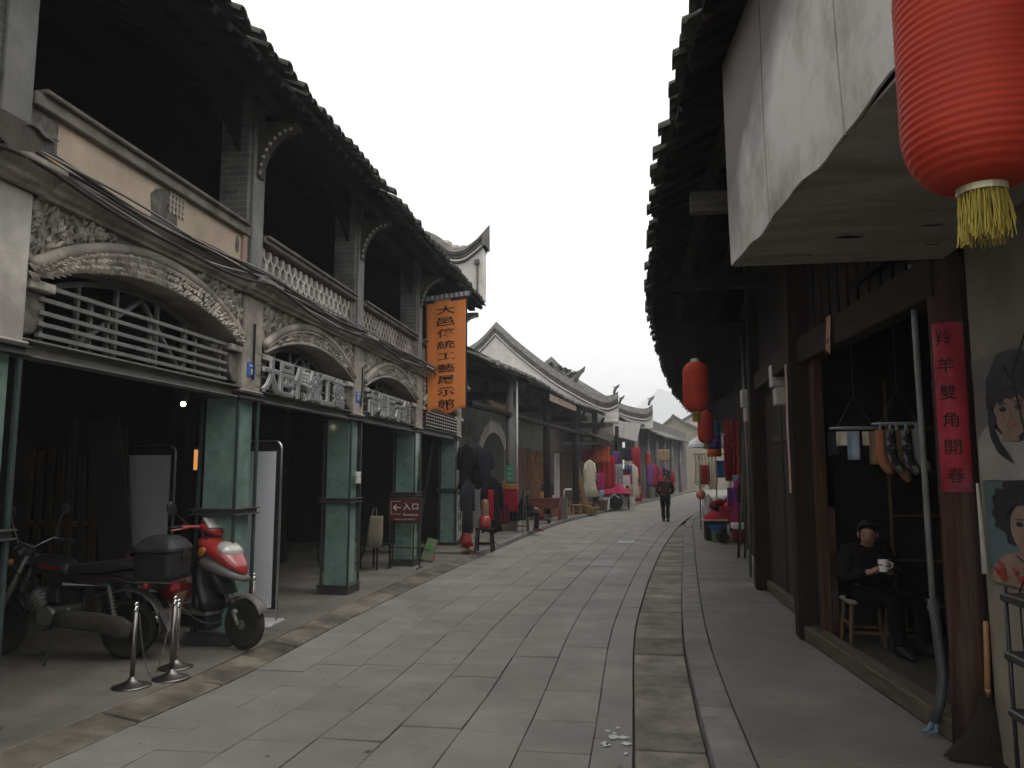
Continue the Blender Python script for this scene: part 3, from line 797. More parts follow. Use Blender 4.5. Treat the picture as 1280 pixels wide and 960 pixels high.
shop = thing('timber_shophouse', 'dark timber shophouse with open shop front under deep tiled eaves', 'building', (1.95, 6, .1))
eaves_roof(shop, -2.5, 12.0)
SILL = wood('worn_sill', (.085, .07, .056), axis='y')
REDWOOD = wood('reddish_post', (.055, .028, .02))
m = MB()      # the round post that carries the couplet
m.tube([(1.99 + .006 * math.sin(k), 5.06 + .005 * math.cos(2 * k), .1 + .62 * k) for k in range(6)], [.122, .116, .112, .11, .108, .106], 18)
m.build('round_post', wood('old_red_post', (.06, .033, .027), stain=(.1, .085, .07)), shop, smooth=True)
def post(x, y, wx, wy, z0, z1, name, material):
    m = MB(); m.box(x - wx / 2, x + wx / 2, y - wy / 2, y + wy / 2, z0, z1); return m.build(name, material, shop, bevel=.012)
post(1.72, 8.1, .2, .2, .1, 4.9, 'door_post', DARKWOOD)
post(1.84, 7.86, .1, .14, .14, 2.9, 'door_jamb', REDWOOD)
post(1.86, 11.35, .26, .2, .1, 4.9, 'corner_post', DARKWOOD)
m = MB(); m.beam((1.96, 5.0, 2.92), (1.78, 8.1, 2.92), .16, .26); m.build('lintel', DARKWOODY, shop, bevel=.01)
m = MB(); m.beam((1.8, 8.1, 2.98), (1.88, 11.4, 2.98), .16, .24); m.build('lintel', DARKWOODY, shop, bevel=.01)
m = MB(); m.beam((1.97, 5.15, .16), (1.74, 8.0, .16), .16, .13); m.build('threshold', SILL, shop, bevel=.01)
m = MB(); m.beam((1.90, 8.25, .16), (1.93, 11.3, .16), .12, .13); m.build('threshold', SILL, shop, bevel=.01)
m = MB()      # upper wall boards
y = -2.4
while y < 11.9:
    x = interp(XF, y) + .06; m.box(x, x + .03, y, y + .215, 3.05, 5.3); y += .22
m.build('upper_board', DARKWOOD, shop)
m = MB(); y = 8.24     # shutter boards left of the shop
while y < 11.2:
    wd = rnd.uniform(.17, .24)
    if not 9.25 < y < 9.5: m.box(1.93 + rnd.uniform(-.008, .008), 1.96, y, y + wd - .008, .2, 2.86)
    y += wd
m.build('shutter_board', wood('shutter_wood', (.04, .034, .03), stain=(.075, .068, .06)), shop)
m = MB(); m.box(1.84, 2.05, 8.22, 8.45, .1, 1.35); m.build('brick_pier', REDBRICK, shop)
m = MB(); m.box(1.9, 1.925, 9.0, 10.6, 2.1, 2.17); m.box(1.9, 1.925, 9.0, 9.06, .25, 2.1); m.build('door_frame', wood('shutter_frame', (.06, .052, .045)), shop)
m = MB(); m.box(2.02, 2.3, -2.4, 4.86, .1, 3.3)
m.build('plaster_wall', mat('cream_plaster', (.24, .218, .175), .85, .25, 1.6, .12, 40, stain=(.15, .13, .1), stain_scale=1.3, stain_amt=.6), shop, bevel=.01)
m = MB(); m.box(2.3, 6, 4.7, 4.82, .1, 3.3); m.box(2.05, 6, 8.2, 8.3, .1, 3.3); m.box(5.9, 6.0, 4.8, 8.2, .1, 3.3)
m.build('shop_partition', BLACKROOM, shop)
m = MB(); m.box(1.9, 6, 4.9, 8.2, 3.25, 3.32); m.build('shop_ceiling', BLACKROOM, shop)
m = MB(); m.box(1.97, 5.9, 4.86, 8.2, .02, .13); m.build('shop_floor', mat('shop_floor', (.045, .042, .038), .8, .4, 3), shop)  # floor colour lowered to carry the shop's shade
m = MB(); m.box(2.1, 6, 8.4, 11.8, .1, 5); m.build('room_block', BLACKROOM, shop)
for yy in (3.9, 7.0, 10.0):
    m = MB(); x0 = interp(XE, yy) + .24
    m.beam((x0, yy, 4.16), (2.2, yy, 4.16), .13, .19); m.build('outrigger_beam', wood('outrigger', (.1, .095, .088), axis='x') if yy == 7.0 else DARKWOODX, shop, bevel=.01)
    m = MB(); m.beam((x0 + .42, yy, 4.27), (x0 + .42, yy, 4.5), .12, .12); m.build('strut', DARKWOOD, shop)

# the white painted board box under the eaves
sb = thing('signboard_box', 'white painted board box with sooty streaks projecting under the right eaves', 'signboard', (1.3, 3.5, 3.0))
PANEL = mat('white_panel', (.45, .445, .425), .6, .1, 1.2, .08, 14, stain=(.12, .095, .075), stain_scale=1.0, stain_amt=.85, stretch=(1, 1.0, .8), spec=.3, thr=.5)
_n = PANEL.node_tree; _L = _n.links; _b = _n.nodes['Principled BSDF']      # mould along the upper far edge of the boards
_src = _b.inputs['Base Color'].links[0].from_socket
_tc = _n.nodes.new('ShaderNodeTexCoord'); _sp = _n.nodes.new('ShaderNodeSeparateXYZ'); _L.new(_tc.outputs['Object'], _sp.inputs[0])
_nz = _n.nodes.new('ShaderNodeTexNoise'); _nz.inputs['Scale'].default_value = 2.2; _nz.inputs['Detail'].default_value = 5; _L.new(_tc.outputs['Object'], _nz.inputs['Vector'])
_a = _n.nodes.new('ShaderNodeMath'); _a.operation = 'MULTIPLY_ADD'; _a.inputs[1].default_value = .45; _L.new(_sp.outputs['Y'], _a.inputs[0]); _L.new(_sp.outputs['Z'], _a.inputs[2])
_c = _n.nodes.new('ShaderNodeMath'); _c.operation = 'MULTIPLY_ADD'; _c.inputs[1].default_value = .8; _L.new(_nz.outputs['Fac'], _c.inputs[0]); _L.new(_a.outputs[0], _c.inputs[2])
_r = _n.nodes.new('ShaderNodeMapRange'); _r.inputs[1].default_value = 1.13; _r.inputs[2].default_value = 1.5; _r.inputs[4].default_value = .93; _L.new(_c.outputs[0], _r.inputs[0])
_m = _n.nodes.new('ShaderNodeMix'); _m.data_type = 'RGBA'; _m.inputs[7].default_value = (.05, .038, .031, 1); _L.new(_r.outputs[0], _m.inputs['Factor']); _L.new(_src, _m.inputs[6]); _L.new(_m.outputs[2], _b.inputs['Base Color'])
def face(u, v):
    y = 4.93 + (1.2 - 4.93) * u; x = .655 + .09 * (4.93 - y)
    zb = 3.0 + .012 * math.sin(u * 23) + .008 * math.sin(u * 51 + 1)
    zt = EZR + (x - interp(XE, y)) * .46 - .14
    z = zb * (1 - v) + zt * v
    return (x + .016 * (1 - v) ** 3 + .004 * math.sin(u * 17 + v * 3), y, z)
cuts = [0, .245, .52, .8, 1]
for a, b_ in zip(cuts, cuts[1:]):
    m = MB(); m.slab(lambda u, v: face(a + .002 + (b_ - a - .004) * u, v), 10, 6, (.012, 0, 0)); m.build('face_panel', PANEL, sb, smooth=False)
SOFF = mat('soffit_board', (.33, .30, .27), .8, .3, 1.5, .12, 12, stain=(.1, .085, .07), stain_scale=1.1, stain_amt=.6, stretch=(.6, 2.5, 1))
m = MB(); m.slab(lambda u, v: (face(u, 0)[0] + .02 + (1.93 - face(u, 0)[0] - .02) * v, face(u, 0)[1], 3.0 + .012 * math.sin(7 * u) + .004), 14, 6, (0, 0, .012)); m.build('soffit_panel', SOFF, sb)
for (x, y, a, b_) in ((1.25, 4.4, .10, .018), (1.62, 4.25, .06, .014), (1.1, 4.72, .03, .01), (1.55, 3.7, .08, .02), (1.75, 4.6, .05, .012)):
    m = MB(); m.add([(x + a * math.cos(k * .698) * rnd.uniform(.6, 1.1), y + b_ * math.sin(k * .698) * rnd.uniform(.5, 1.1), 2.996 + .012 * math.sin(7 * (4.93 - y) / 3.73)) for k in range(9)], [tuple(range(9))]); m.build('soffit_tear', BLACKROOM, sb)
m = MB(); m.box(.69, 1.9, 4.9, 4.93, 3.02, 4.2); m.build('end_panel', DARKWOOD, sb)

# ------------------------------------------------------------------ red lanterns
LRED = mat('lantern_red', (.42, .04, .022), .6, .2, 2, .08, 30, spec=.25, stretch=(1, 1, 3))
translucent(LRED, (.75, .07, .035), .13)
def lantern(loc, label, hang=.5, ribs=34):
    t = thing('red_lantern', label, 'lantern', loc, 0, 'red paper lanterns hanging along the street')
    m = MB(); R0, H = .150, .575; prof = []
    N = ribs * 4
    for k in range(N + 1):
        f = k / N; z = -H / 2 + H * f
        e = min(f, 1 - f) / .24
        r = R0 * (.34 + .66 * math.sqrt(max(0, 1 - (1 - min(1, e)) ** 2))) if e < 1 else R0
        r -= .0032 * abs(math.sin(f * ribs * math.pi)) ** .8
        prof.append((r, z))
    m.lathe(prof, n=40); m.build('lantern_body', LRED, t, smooth=True, local=True)
    m = MB(); m.lathe([(.043, -.302), (.049, -.302), (.049, -.284), (.043, -.284)], n=24); m.build('lantern_collar', mat('lantern_gilt', (.42, .40, .26), .4, .3, 9, 0, metal=.3), t, local=True)
    m = MB(); m.lathe([(.0, .28), (.058, .28), (.058, .325), (.02, .335), (0, .335)], n=24)
    m.build('lantern_cap', mat('lantern_gilt', (.42, .40, .26), .4, .3, 9, 0, metal=.3), t, smooth=False, local=True)
    m = MB()
    for k in range(330):
        a = rnd.uniform(0, 6.283); r = rnd.uniform(.028, .047); L = rnd.uniform(.07, .11)
        p = Vector((r * math.cos(a), r * math.sin(a), -.30)); q = p + Vector((rnd.uniform(-.012, .012), rnd.uniform(-.012, .012), -L))
        m.tube([p, (p + q) / 2 + Vector((rnd.uniform(-.004, .004), rnd.uniform(-.004, .004), 0)), q], .0011, 3)
    m.build('tassel', mat('tassel_yellow', (.42, .34, .07), .7, .3, 30, 0), t, local=True)
    m = MB(); m.tube([(0, 0, .33), (0, 0, .33 + hang)], .004, 6); m.build('hanging_cord', CABLE, t, local=True)
    return t
LZ = 2.30 + .288
big = lantern((.752, 1.7, LZ), 'big ribbed red lantern hanging in the top corner before the white box', hang=1.75)
def lcopy(loc, label, s=1, hang=None):
    c = copy_tree(big); c.location = loc; c['label'] = label; c.scale = (s, s, s); return c
lcopy((.79, 9.0, 2.68), 'red lantern alone below the dark right eaves near the meter boxes')
lcopy((1.36, 13.8, 2.49), 'red lantern half hidden behind the lantern nearer the camera', .95)

# ------------------------------------------------------------------ paper strips and posters
INK = mat('ink', (.012, .011, .011), .7, .2, 20, 0)
COUPLET = mat('couplet_paper', (.36, .025, .05), .6, .25, 3, .08, 25, stain=(.55, .2, .27), stain_scale=1.6, stain_amt=.7, thr=.55)
cp = thing('couplet_strip', 'tall crimson paper couplet pasted on the old round post', 'couplet', (1.97, 5.05, 1.6))
ax = Vector((1.99, 5.06)); r0 = .1155
th0 = math.atan2(-5.06, -1.99)      # faces the middle of the street
th0 = math.radians(-118)
def cyl(s, z, e=0): a = th0 + s / r0; return (ax.x + (r0 + e) * math.cos(a), ax.y + (r0 + e) * math.sin(a), z)
m = MB(); m.slab(lambda u, v: cyl(-.095 + .19 * u, 1.585 + 1.03 * v), 14, 4, (-.0015, -.0022, 0)); paper = m.build('paper', COUPLET, cp, smooth=True)
m = MB()
for k, ch in enumerate('羚羊雙角開春'):
    z = 2.52 - .167 * k; s = -.02 + .004 * k
    a = th0 + s / r0; o = Vector(cyl(s, z, .0045)); right = Vector((-math.sin(a), math.cos(a), 0))
    letter(m, ch, frame(o, right, (0, 0, 1)), .088, .09, .005, .001)
m.build('lettering', INK, cp)

PALEPAPER = mat('faded_paper', (.4, .27, .22), .85, .25, 6, .1, 30)
pp = thing('faded_paper_strip', 'long faded pink paper strip on the dark door post', 'paper strip', (1.69, 7.98, 2))
m = MB(); m.slab(lambda u, v: (1.61 + .003 * math.sin(v * 9), 8.16 - .1 * u, 1.5 + 1.3 * v), 1, 6, (-.002, 0, 0)); m.build('paper', PALEPAPER, pp)
m = MB()
for k, ch in enumerate('財源廣進'):
    letter(m, ch, frame((1.607, 8.11, 2.6 - .28 * k), (0, -1, 0), (0, 0, 1)), .06, .1, .0, .001)
pt = thing('torn_paper_slip', 'small torn orange paper slip hanging from the shop lintel', 'paper slip', (1.8, 6.9, 2.9))
m = MB(); m.slab(lambda u, v: (1.755 - .02 * (1 - v), 7.0 - .14 * u, 2.74 + .32 * v + .03 * math.sin(u * 5) * (1 - v)), 3, 5, (-.002, 0, 0)); m.build('paper', mat('orange_paper', (.36, .19, .12), .85, .25, 6, .1, 30), pt)
m = MB(); m.box(1.735, 1.737, 6.9, 6.915, 2.83, 2.86); m.box(1.735, 1.737, 6.93, 6.945, 2.82, 2.86); m.box(1.735, 1.737, 6.955, 6.965, 2.82, 2.84); m.build('lettering', INK, pt)
ws = thing('white_paper_strip', 'narrow torn white paper strip on the shutter below the nearer meter box', 'paper strip', (1.9, 9.8, 2))
m = MB(); m.slab(lambda u, v: (1.895, 9.33 - .075 * u + .02 * math.sin(v * 7), 1.62 + .95 * v), 2, 8, (-.002, 0, 0)); m.build('paper', mat('white_paper', (.42, .41, .38), .85, .3, 9, .1, 30), ws)

def poster(name, label, y_l, y_r, z0, z1, bg, build, tilt=0.0):
    t = thing(name, label, 'poster', (2.0, (y_l + y_r) / 2, (z0 + z1) / 2))
    W, H = y_l - y_r, z1 - z0
    M = frame((2.005, y_l, z0), (0, -1, tilt), (-.02, 0, 1))
    def sheet(poly, lvl, name, material):
        m = MB(); vs = [M @ Vector((u * W, v * H, .004 + lvl * .0018)) for u, v in poly]; n = len(vs)
        lo = [M @ Vector((u * W, v * H, .002 + lvl * .0018)) for u, v in poly]
        m.add(vs + lo, [tuple(range(n)), tuple(range(2 * n - 1, n - 1, -1))] + [(i, (i + 1) % n, (i + 1) % n + n, i + n) for i in range(n)])
        return m.build(name, material, t)
    sheet([(0, 0), (1, 0), (1, 1), (0, 1)], 0, 'paper', bg)
    build(sheet); return t
STRANDP = mat('printed_strand', (.06, .055, .065), .5, .2, 8, 0)
SHADEP = mat('printed_blush', (.25, .15, .115), .6, .2, 5, 0)
def ell(cx, cy, rx, ry, n=24, a0=0, a1=360, jit=0, rot=0):
    P = []
    for k in range(n):
        a = R(a0 + (a1 - a0) * k / (n if a1 - a0 == 360 else n - 1)); j = 1 + rnd.uniform(-jit, jit)
        x, y = rx * math.cos(a) * j, ry * math.sin(a) * j
        P.append((cx + x * math.cos(rot) - y * math.sin(rot), cy + x * math.sin(rot) + y * math.cos(rot)))
    return P
SKINP = mat('printed_skin', (.235, .165, .125), .6, .3, 5, 0, stain=(.22, .15, .12), stain_scale=2.5, stain_amt=.5)
HAIRP = mat('printed_hair', (.016, .016, .024), .5, .3, 14, .05, 30)
LIPP = mat('printed_lips', (.3, .09, .08), .5, .1, 3, 0)
WHITEP = mat('printed_white', (.28, .27, .25), .6, .2, 3, 0)
def pa(s0):
    s = lambda P, *a: s0([(min(1, max(0, u - .22)), max(0, min(1, v))) for u, v in P], *a)
    s(ell(.66, .16, .5, .34, 22), 1, 'printed_dress', WHITEP)
    s(ell(.76, .66, .36, .36, 30, jit=.05), 2, 'printed_hair', HAIRP)
    s([(.58, .3), (.8, .3), (.78, .5), (.62, .5)], 3, 'printed_neck', SKINP)
    s(ell(.74, .55, .23, .22, 26), 4, 'printed_face', SKINP)
    s([(.44, .72), (.5, .56), (.56, .62), (.62, .58), (.68, .64), (.76, .62), (.84, .65), (.92, .6), (.99, .7), (.98, .84), (.8, .93), (.6, .9)], 5, 'printed_fringe', HAIRP)
    s([(.44, .62), (.54, .5), (.5, .4), (.56, .3), (.66, .2), (.72, .13), (.64, .16), (.52, .22), (.44, .34), (.42, .46)], 6, 'printed_ponytail', HAIRP)
    for cx in (.64, .84): s(ell(cx, .555, .045, .017, 12), 7, 'printed_eye', HAIRP)
    s(ell(.74, .43, .055, .013, 12), 7, 'printed_mouth', LIPP)
    s([(.735, .53), (.75, .48), (.77, .475), (.755, .49)], 7, 'printed_nose', SHADEP); s(ell(.6, .49, .05, .03, 12), 6, 'printed_cheek', SHADEP); s(ell(.88, .49, .05, .03, 12), 6, 'printed_cheek', SHADEP)
    for cx in (.64, .84): s(ell(cx, .598, .06, .007, 10), 7, 'printed_brow', STRANDP)
    for k in range(14):
        a = R(25 + 130 * k / 13 + rnd.uniform(-6, 6)); x0, y0 = (.72 + .3 * (k / 13 - .5)), .72; L = rnd.uniform(.10, .2)
        s([(x0, y0), (x0 + .012, y0), (x0 + L * .5 * math.cos(a) + .01, y0 + L * .5 * math.sin(a)), (x0 + L * math.cos(a), y0 + L * math.sin(a)), (x0 + L * .5 * math.cos(a), y0 + L * .5 * math.sin(a))], 7.5, 'printed_strand', STRANDP)
    for k in range(5): s([(.4 + .1 * k, .02), (.42 + .1 * k, .02), (.5 + .06 * k, .36), (.49 + .06 * k, .36)], 1.6, 'printed_fold', mat('printed_fold', (.3, .29, .27), .6, .2, 4, 0))
def pb(s0):
    s = lambda P, *a: s0([(min(1, max(0, u - .13)), max(0, min(1, v))) for u, v in P], *a)
    s(ell(.68, -.02, .56, .36, 24)[:13] + [(.1, 0)], 1, 'printed_shoulders', SKINP)
    s(ell(.7, .7, .46, .32, 44, jit=.1), 2, 'printed_hair', HAIRP)
    s([(.58, .26), (.84, .26), (.82, .46), (.6, .46)], 3, 'printed_neck', SKINP)
    s(ell(.74, .56, .24, .24, 26), 4, 'printed_face', SKINP)
    s([(.46, .66), (.54, .74), (.66, .77), (.82, .76), (.94, .68), (1.0, .8), (.8, .97), (.56, .9), (.44, .78)], 5, 'printed_fringe', HAIRP)
    for cx in (.63, .86): s(ell(cx, .59, .045, .022, 12), 6, 'printed_eye', HAIRP)
    s(ell(.75, .44, .06, .018, 12), 6, 'printed_mouth', LIPP)
    s([(.745, .56), (.765, .5), (.785, .495), (.765, .51)], 6, 'printed_nose', SHADEP); s(ell(.61, .5, .05, .03, 12), 5.5, 'printed_cheek', SHADEP); s(ell(.89, .5, .05, .03, 12), 5.5, 'printed_cheek', SHADEP)
    for cx in (.63, .86): s(ell(cx, .64, .06, .008, 10), 6, 'printed_brow', STRANDP)
    for k in range(14):
        a = R(25 + 130 * k / 13 + rnd.uniform(-6, 6)); x0, y0 = (.72 + .5 * (k / 13 - .5)), .76; L = rnd.uniform(.10, .2)
        s([(x0, y0), (x0 + .012, y0), (x0 + L * .5 * math.cos(a) + .01, y0 + L * .5 * math.sin(a)), (x0 + L * math.cos(a), y0 + L * math.sin(a)), (x0 + L * .5 * math.cos(a), y0 + L * .5 * math.sin(a))], 7.5, 'printed_strand', STRANDP)
    s([(.56, .3), (.7, .22), (.84, .3), (.845, .285), (.7, .2), (.555, .285)], 6, 'printed_necklace', STRANDP)
    RP = mat('printed_red', (.3, .035, .03), .6, .2, 8, 0)
    for k in range(26): s(ell(rnd.uniform(.2, .98), rnd.uniform(.015, .2) * (1.0), rnd.uniform(.02, .05), rnd.uniform(.012, .03), 9, jit=.25), 6 + (k % 3) * .4, 'printed_flower', RP)
poster('hair_poster', 'poster of a long-haired woman in white on grey, above the curly-haired poster', 4.78, 3.95, 1.66, 2.34, mat('poster_grey', (.13, .128, .132), .5, .2, 2, 0), pa)
poster('hair_poster', 'poster of a curly-haired woman in red floral dress on teal, lower on the wall', 4.74, 3.95, 1.1, 1.65, mat('poster_teal', (.085, .125, .13), .5, .2, 2, 0), pb, .03)
pc = thing('poster_roll', 'curled white edge of paper beside the teal poster', 'paper roll', (1.98, 4.75, 1.4))
m = MB(); m.tube([(1.985, 4.80, 1.64), (1.982, 4.78, 1.4), (1.965, 4.73, 1.14)], [.008, .012, .018], 8); m.build('paper_curl', mat('white_paper', (.42, .41, .38), .85, .3, 9, .1, 30), pc, smooth=True)

# ------------------------------------------------------------------ things on the right walk
def conduit():
    t = thing('conduit_pipe', 'grey conduit down the shop front ending in a split blue hose', 'pipe', (1.9, 5.3, .1))
    m = MB(); m.tube([(1.92, 5.42, 3.1), (1.92, 5.41, 2.0), (1.91, 5.37, .85)], .019, 10); m.build('pipe', mat('pvc_grey', (.24, .24, .235), .5, .25, 4, .05, 60, stain=(.12, .11, .1), stain_amt=.5), t, smooth=True)
    H = mat('dark_hose', (.05, .055, .06), .5, .3, 6, .05, 50)
    m = MB(); m.tube([(1.91, 5.37, .9), (1.91, 5.33, .7), (1.90, 5.25, .45), (1.87, 5.24, .3), (1.83, 5.25, .18)], .03, 10); m.build('hose', H, t, smooth=True)
    B = mat('blue_hose', (.09, .15, .22), .5, .2, 6, 0)
    for dx in (0, .035):
        m = MB(); m.tube([(1.845, 5.25, .22), (1.80 + dx, 5.26 - dx, .13), (1.765 + dx, 5.27 - dx * .7, .115)], [.017, .015, .013], 8); m.build('hose_end', B, t, smooth=True)
    m = MB(); m.tube([(1.91, 5.37, .86), (1.91, 5.37, .83)], .036, 10); m.build('clamp', INOX, t)
conduit()
def broom():
    t = thing('palm_broom', 'dark palm-fibre broom standing at the foot of the round post', 'broom', (1.98, 4.88, .1))
    m = MB()
    def f(u, v):
        a = 2 * math.pi * u; s = 1 - v
        wx = .035 + .235 * s ** 2.0 * (1.25 if math.cos(a) > 0 else .85); wy = .03 + .05 * s
        j = 1 + .06 * math.sin(9 * a + 4 * v) + .05 * math.sin(23 * a)
        z = .105 + .34 * v + (.03 * (1 + math.sin(5 * a)) * (s < .05)) 
        return (1.98 + wx * math.cos(a) * j + .0 * v, 4.87 + wy * math.sin(a) * j, z)
    m.grid(f, 40, 12)
    m.build('broom_head', mat('palm_fibre', (.035, .024, .018), .95, .5, 6, .6, 60, stretch=(20, 20, 2)), t, smooth=True)
    m = MB(); m.tube([(1.985, 4.86, .40), (1.992, 4.85, .62), (1.998, 4.845, .86)], [.017, .015, .014], 10); m.tube([(1.987, 4.858, .46), (1.988, 4.856, .49)], .019, 10)
    m.build('handle', mat('bamboo_handle', (.33, .17, .075), .45, .3, 9, .05, 30, spec=.4), t, smooth=True)
broom()
def rack():
    t = thing('shelf_rack', 'black wire shelf rack against the cream wall below the posters', 'rack', (1.85, 4.1, .1))
    P = [(1.83, 4.2), (1.98, 4.2), (1.83, 3.7), (1.98, 3.7)]
    for x, y in P:
        m = MB(); m.tube([(x, y, .1), (x, y, 1.14)], .011, 8); m.build('upright', BLACKPLASTIC, t, smooth=True)
    for z in (1.1, .82, .55, .26):
        m = MB(); m.box(1.81, 2.0, 3.68, 4.22, z - .03, z + .012); m.build('shelf', BLACKPLASTIC, t, bevel=.008)
    w_ = thing('power_cord', 'thin black cord looping from the rack up across the posters', 'cord', (1.97, 4.3, 1.2))
    m = MB(); m.tube([(1.965, 4.02, 2.5), (1.96, 4.25, 2.2), (1.958, 4.18, 1.95), (1.958, 4.05, 1.6), (1.95, 4.0, 1.3)], .005, 6); m.tube([(1.955, 3.9, 1.25), (1.94, 4.2, 1.22), (1.935, 4.29, 1.1), (1.93, 4.28, .9), (1.9, 4.2, .8)], .005, 6); m.build('cord', CABLE, w_, smooth=True)
rack()
def meter(loc, label, s=1):
    t = thing('meter_box', label, 'meter box', loc, 0, 'electric meter boxes on the right wall')
    x, y, z = loc
    G = mat('meter_shell', (.47, .46, .42), .5, .2, 4, .05, 50, stain=(.3, .28, .24), stain_amt=.5)
    m = MB(); m.box(x - .11, x + .06, y - .1, y + .1, z - .12, z + .16); m.build('upper_case', G, t, bevel=.02, seg=2)
    m = MB(); m.box(x - .07, x + .06, y - .1, y + .1, z - .34, z - .121); m.build('lower_case', G, t, bevel=.012)
    m = MB(); m.tube([(x, y, z - .34), (x + .01, y + .01, z - 1.2), (x, y - .01, z - 2.2)], .008, 6); m.build('wire', CABLE, t)
    return t
meter((1.86, 9.75, 2.86), 'pale meter box high on the wall, the nearer and larger of the two')
meter((1.86, 12.25, 2.82), 'small grey meter box on the far corner of the timber shophouse')
RODM = mat('bamboo_rod', (.2, .15, .09), .6, .35, 5, .1, 40)
for k in range(7):
    t = thing('leaning_rod', 'thin bamboo rod leaning against the dark wall beyond the corner post', 'rod', (2.1, 12.6, .1), 0, 'bamboo rods leaning beyond the corner post')
    m = MB(); x = 2.02 + .036 * k + rnd.uniform(-.015, .015); y = 15.2 + .12 * (k % 3)
    m.tube([(x, y, .1), (x + .08 + rnd.uniform(0, .05), y + .06, 1.3), (x + .16, y + .1, 2.5 + rnd.uniform(-.3, .3))], [.014, .012, .009], 6); m.build('rod', RODM if k % 3 else DARKWOOD, t, smooth=True)

t = thing('rain_pipe', 'thin grey rain pipe at the far edge of the corner post', 'pipe', (1.9, 12.6, .1))
m = MB(); m.tube([(1.86, 12.6, .1), (1.87, 12.6, 1.8), (1.84, 12.6, 3.9)], .022, 8); m.build('pipe', mat('pipe_grey_green', (.16, .165, .15), .6, .3, 5, 0), t, smooth=True)
# ------------------------------------------------------------------ left: the houses where the street bends
E2 = [(17.95, -3.32), (20.1, -3.02), (24.8, -2.54), (29.6, -1.94), (36.4, -1.0)]
W2 = [(17.95, -5.0), (24.8, -4.2), (29.6, -3.55), (36.4, -2.5)]
h2 = thing('open_fronted_house', 'long grey-tiled house with grey brick arch and brown doors beyond the arcade', 'building', (-4, 27, .1))
eaves_roof(h2, 17.95, 36.2, depth=4.2, slope=.42, ez=4.35, E=E2, side=-1, tm=TILEGREY, rows=2, top=True)
def wallseg(root, name, W, y0, y1, z0, z1, material, th=.15, dx=0, sg=-1):
    m = MB(); N = max(1, int((y1 - y0) / 1.5))
    m.slab(lambda u, v: (interp(W, y0 + (y1 - y0) * u) + dx, y0 + (y1 - y0) * u, z0 + (z1 - z0) * v), N, 1, (sg * th, 0, 0))
    return m.build(name, material, root)
wallseg(h2, 'brick_wall', W2, 17.95, 27.2, .1, 4.6, GREYBRICK)
wallseg(h2, 'plaster_wall', W2, 27.2, 36.4, 2.6, 5.2, mat('grey_plaster', (.17, .165, .155), .9, .35, 2, .1, 30))
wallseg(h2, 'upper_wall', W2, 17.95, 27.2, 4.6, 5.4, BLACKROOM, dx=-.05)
BROWND = wood('brown_door', (.12, .07, .045))
y = 27.3
while y < 36.3:
    if not 32.6 < y < 33.6: wallseg(h2, 'door_leaf', W2, y, y + .58, .12, 2.6, BROWND if (y < 29 or y > 33) else mat('shut_grey', (.1, .095, .09), .8, .3, 3), th=.06)
    y += .6
wallseg(h2, 'white_door', W2, 32.6, 33.6, .12, 2.55, PLASTERW, th=.08)
m = MB()    # pale surround of the arched niche, whose depth is only a dark sheet
ya, yb = 22.7, 25.9
def WX(y, d=0): return interp(W2, y) + d
n = 20
for k in range(n):
    p0, p1 = arcp(ya, yb, 2.55, 3.35, k / n), arcp(ya, yb, 2.55, 3.35, (k + 1) / n)
    q0, q1 = arcp(ya + .4, yb - .4, 2.45, 2.98, k / n), arcp(ya + .4, yb - .4, 2.45, 2.98, (k + 1) / n)
    m.add([(WX(p0[0], .04), *p0), (WX(p1[0], .04), *p1), (WX(q1[0], .04), *q1), (WX(q0[0], .04), *q0), (WX(p0[0], -.02), *p0), (WX(p1[0], -.02), *p1), (WX(q1[0], -.02), *q1), (WX(q0[0], -.02), *q0)], [(0, 1, 2, 3), (0, 4, 5, 1), (3, 2, 6, 7)])
m.build('arch_surround', PLASTERW, h2)
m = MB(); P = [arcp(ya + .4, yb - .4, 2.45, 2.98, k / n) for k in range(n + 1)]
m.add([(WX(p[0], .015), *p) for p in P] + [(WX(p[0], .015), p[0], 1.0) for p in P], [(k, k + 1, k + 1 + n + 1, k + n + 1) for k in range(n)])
m.build('arch_shade_sheet', mat('arch_shadow', (.05, .048, .045), .9, .3, 3), h2)  # flat sheet on the wall; the niche's shade is in its colour
COLG = mat('grey_column', (.2, .2, .2), .8, .3, 4, .1, 40, stain=(.1, .1, .1))
for (yy, c) in ((21.6, COLG), (26.5, DARKWOOD), (31.5, DARKWOOD), (35.9, DARKWOOD)):
    x = interp(E2, yy) - .42
    m = MB(); m.tube([(x, yy, .1), (x, yy, 4.5)], .13, 10); m.build('front_column', c, h2, smooth=True)
    m = MB(); m.tube([(x, yy, .1), (x, yy, .3)], .19, 10); m.build('column_base', KERB, h2)
    m = MB(); m.beam((x + .5, yy, 3.9), (interp(W2, yy) - .1, yy, 3.9), .14, .2); m.build('tie_beam', DARKWOODX, h2)
    m = MB(); m.beam((x + .42, yy, 4.25), (x - .05, yy, 3.35), .1, .12); m.build('curved_brace', DARKWOODX, h2)
    m = MB(); m.beam((x - .7, yy, 3.98), (x - .7, yy, 4.6), .12, .12); m.build('king_post', DARKWOOD, h2)
m = MB(); N = 18
m.tube([(interp(E2, 18 + i) - .42, 18 + i, 3.35) for i in range(18)], .09, 8); m.build('front_beam', DARKWOODY, h2)
m = MB(); m.slab(lambda u, v: (interp(E2, 20.5 + 2.4 * u) - .5 - .25 * v, 20.5 + 2.4 * u, 3.3 + .38 * v), 3, 2, (-.03, 0, 0)); m.build('carved_board', mat('carved_brown', (.2, .12, .08), .8, .5, 12, .4, 30), h2)
m = MB(); m.box(-9, -5, 17.95, 36.3, .1, .12)
m.build('back_floor', BLACKROOM, h2)
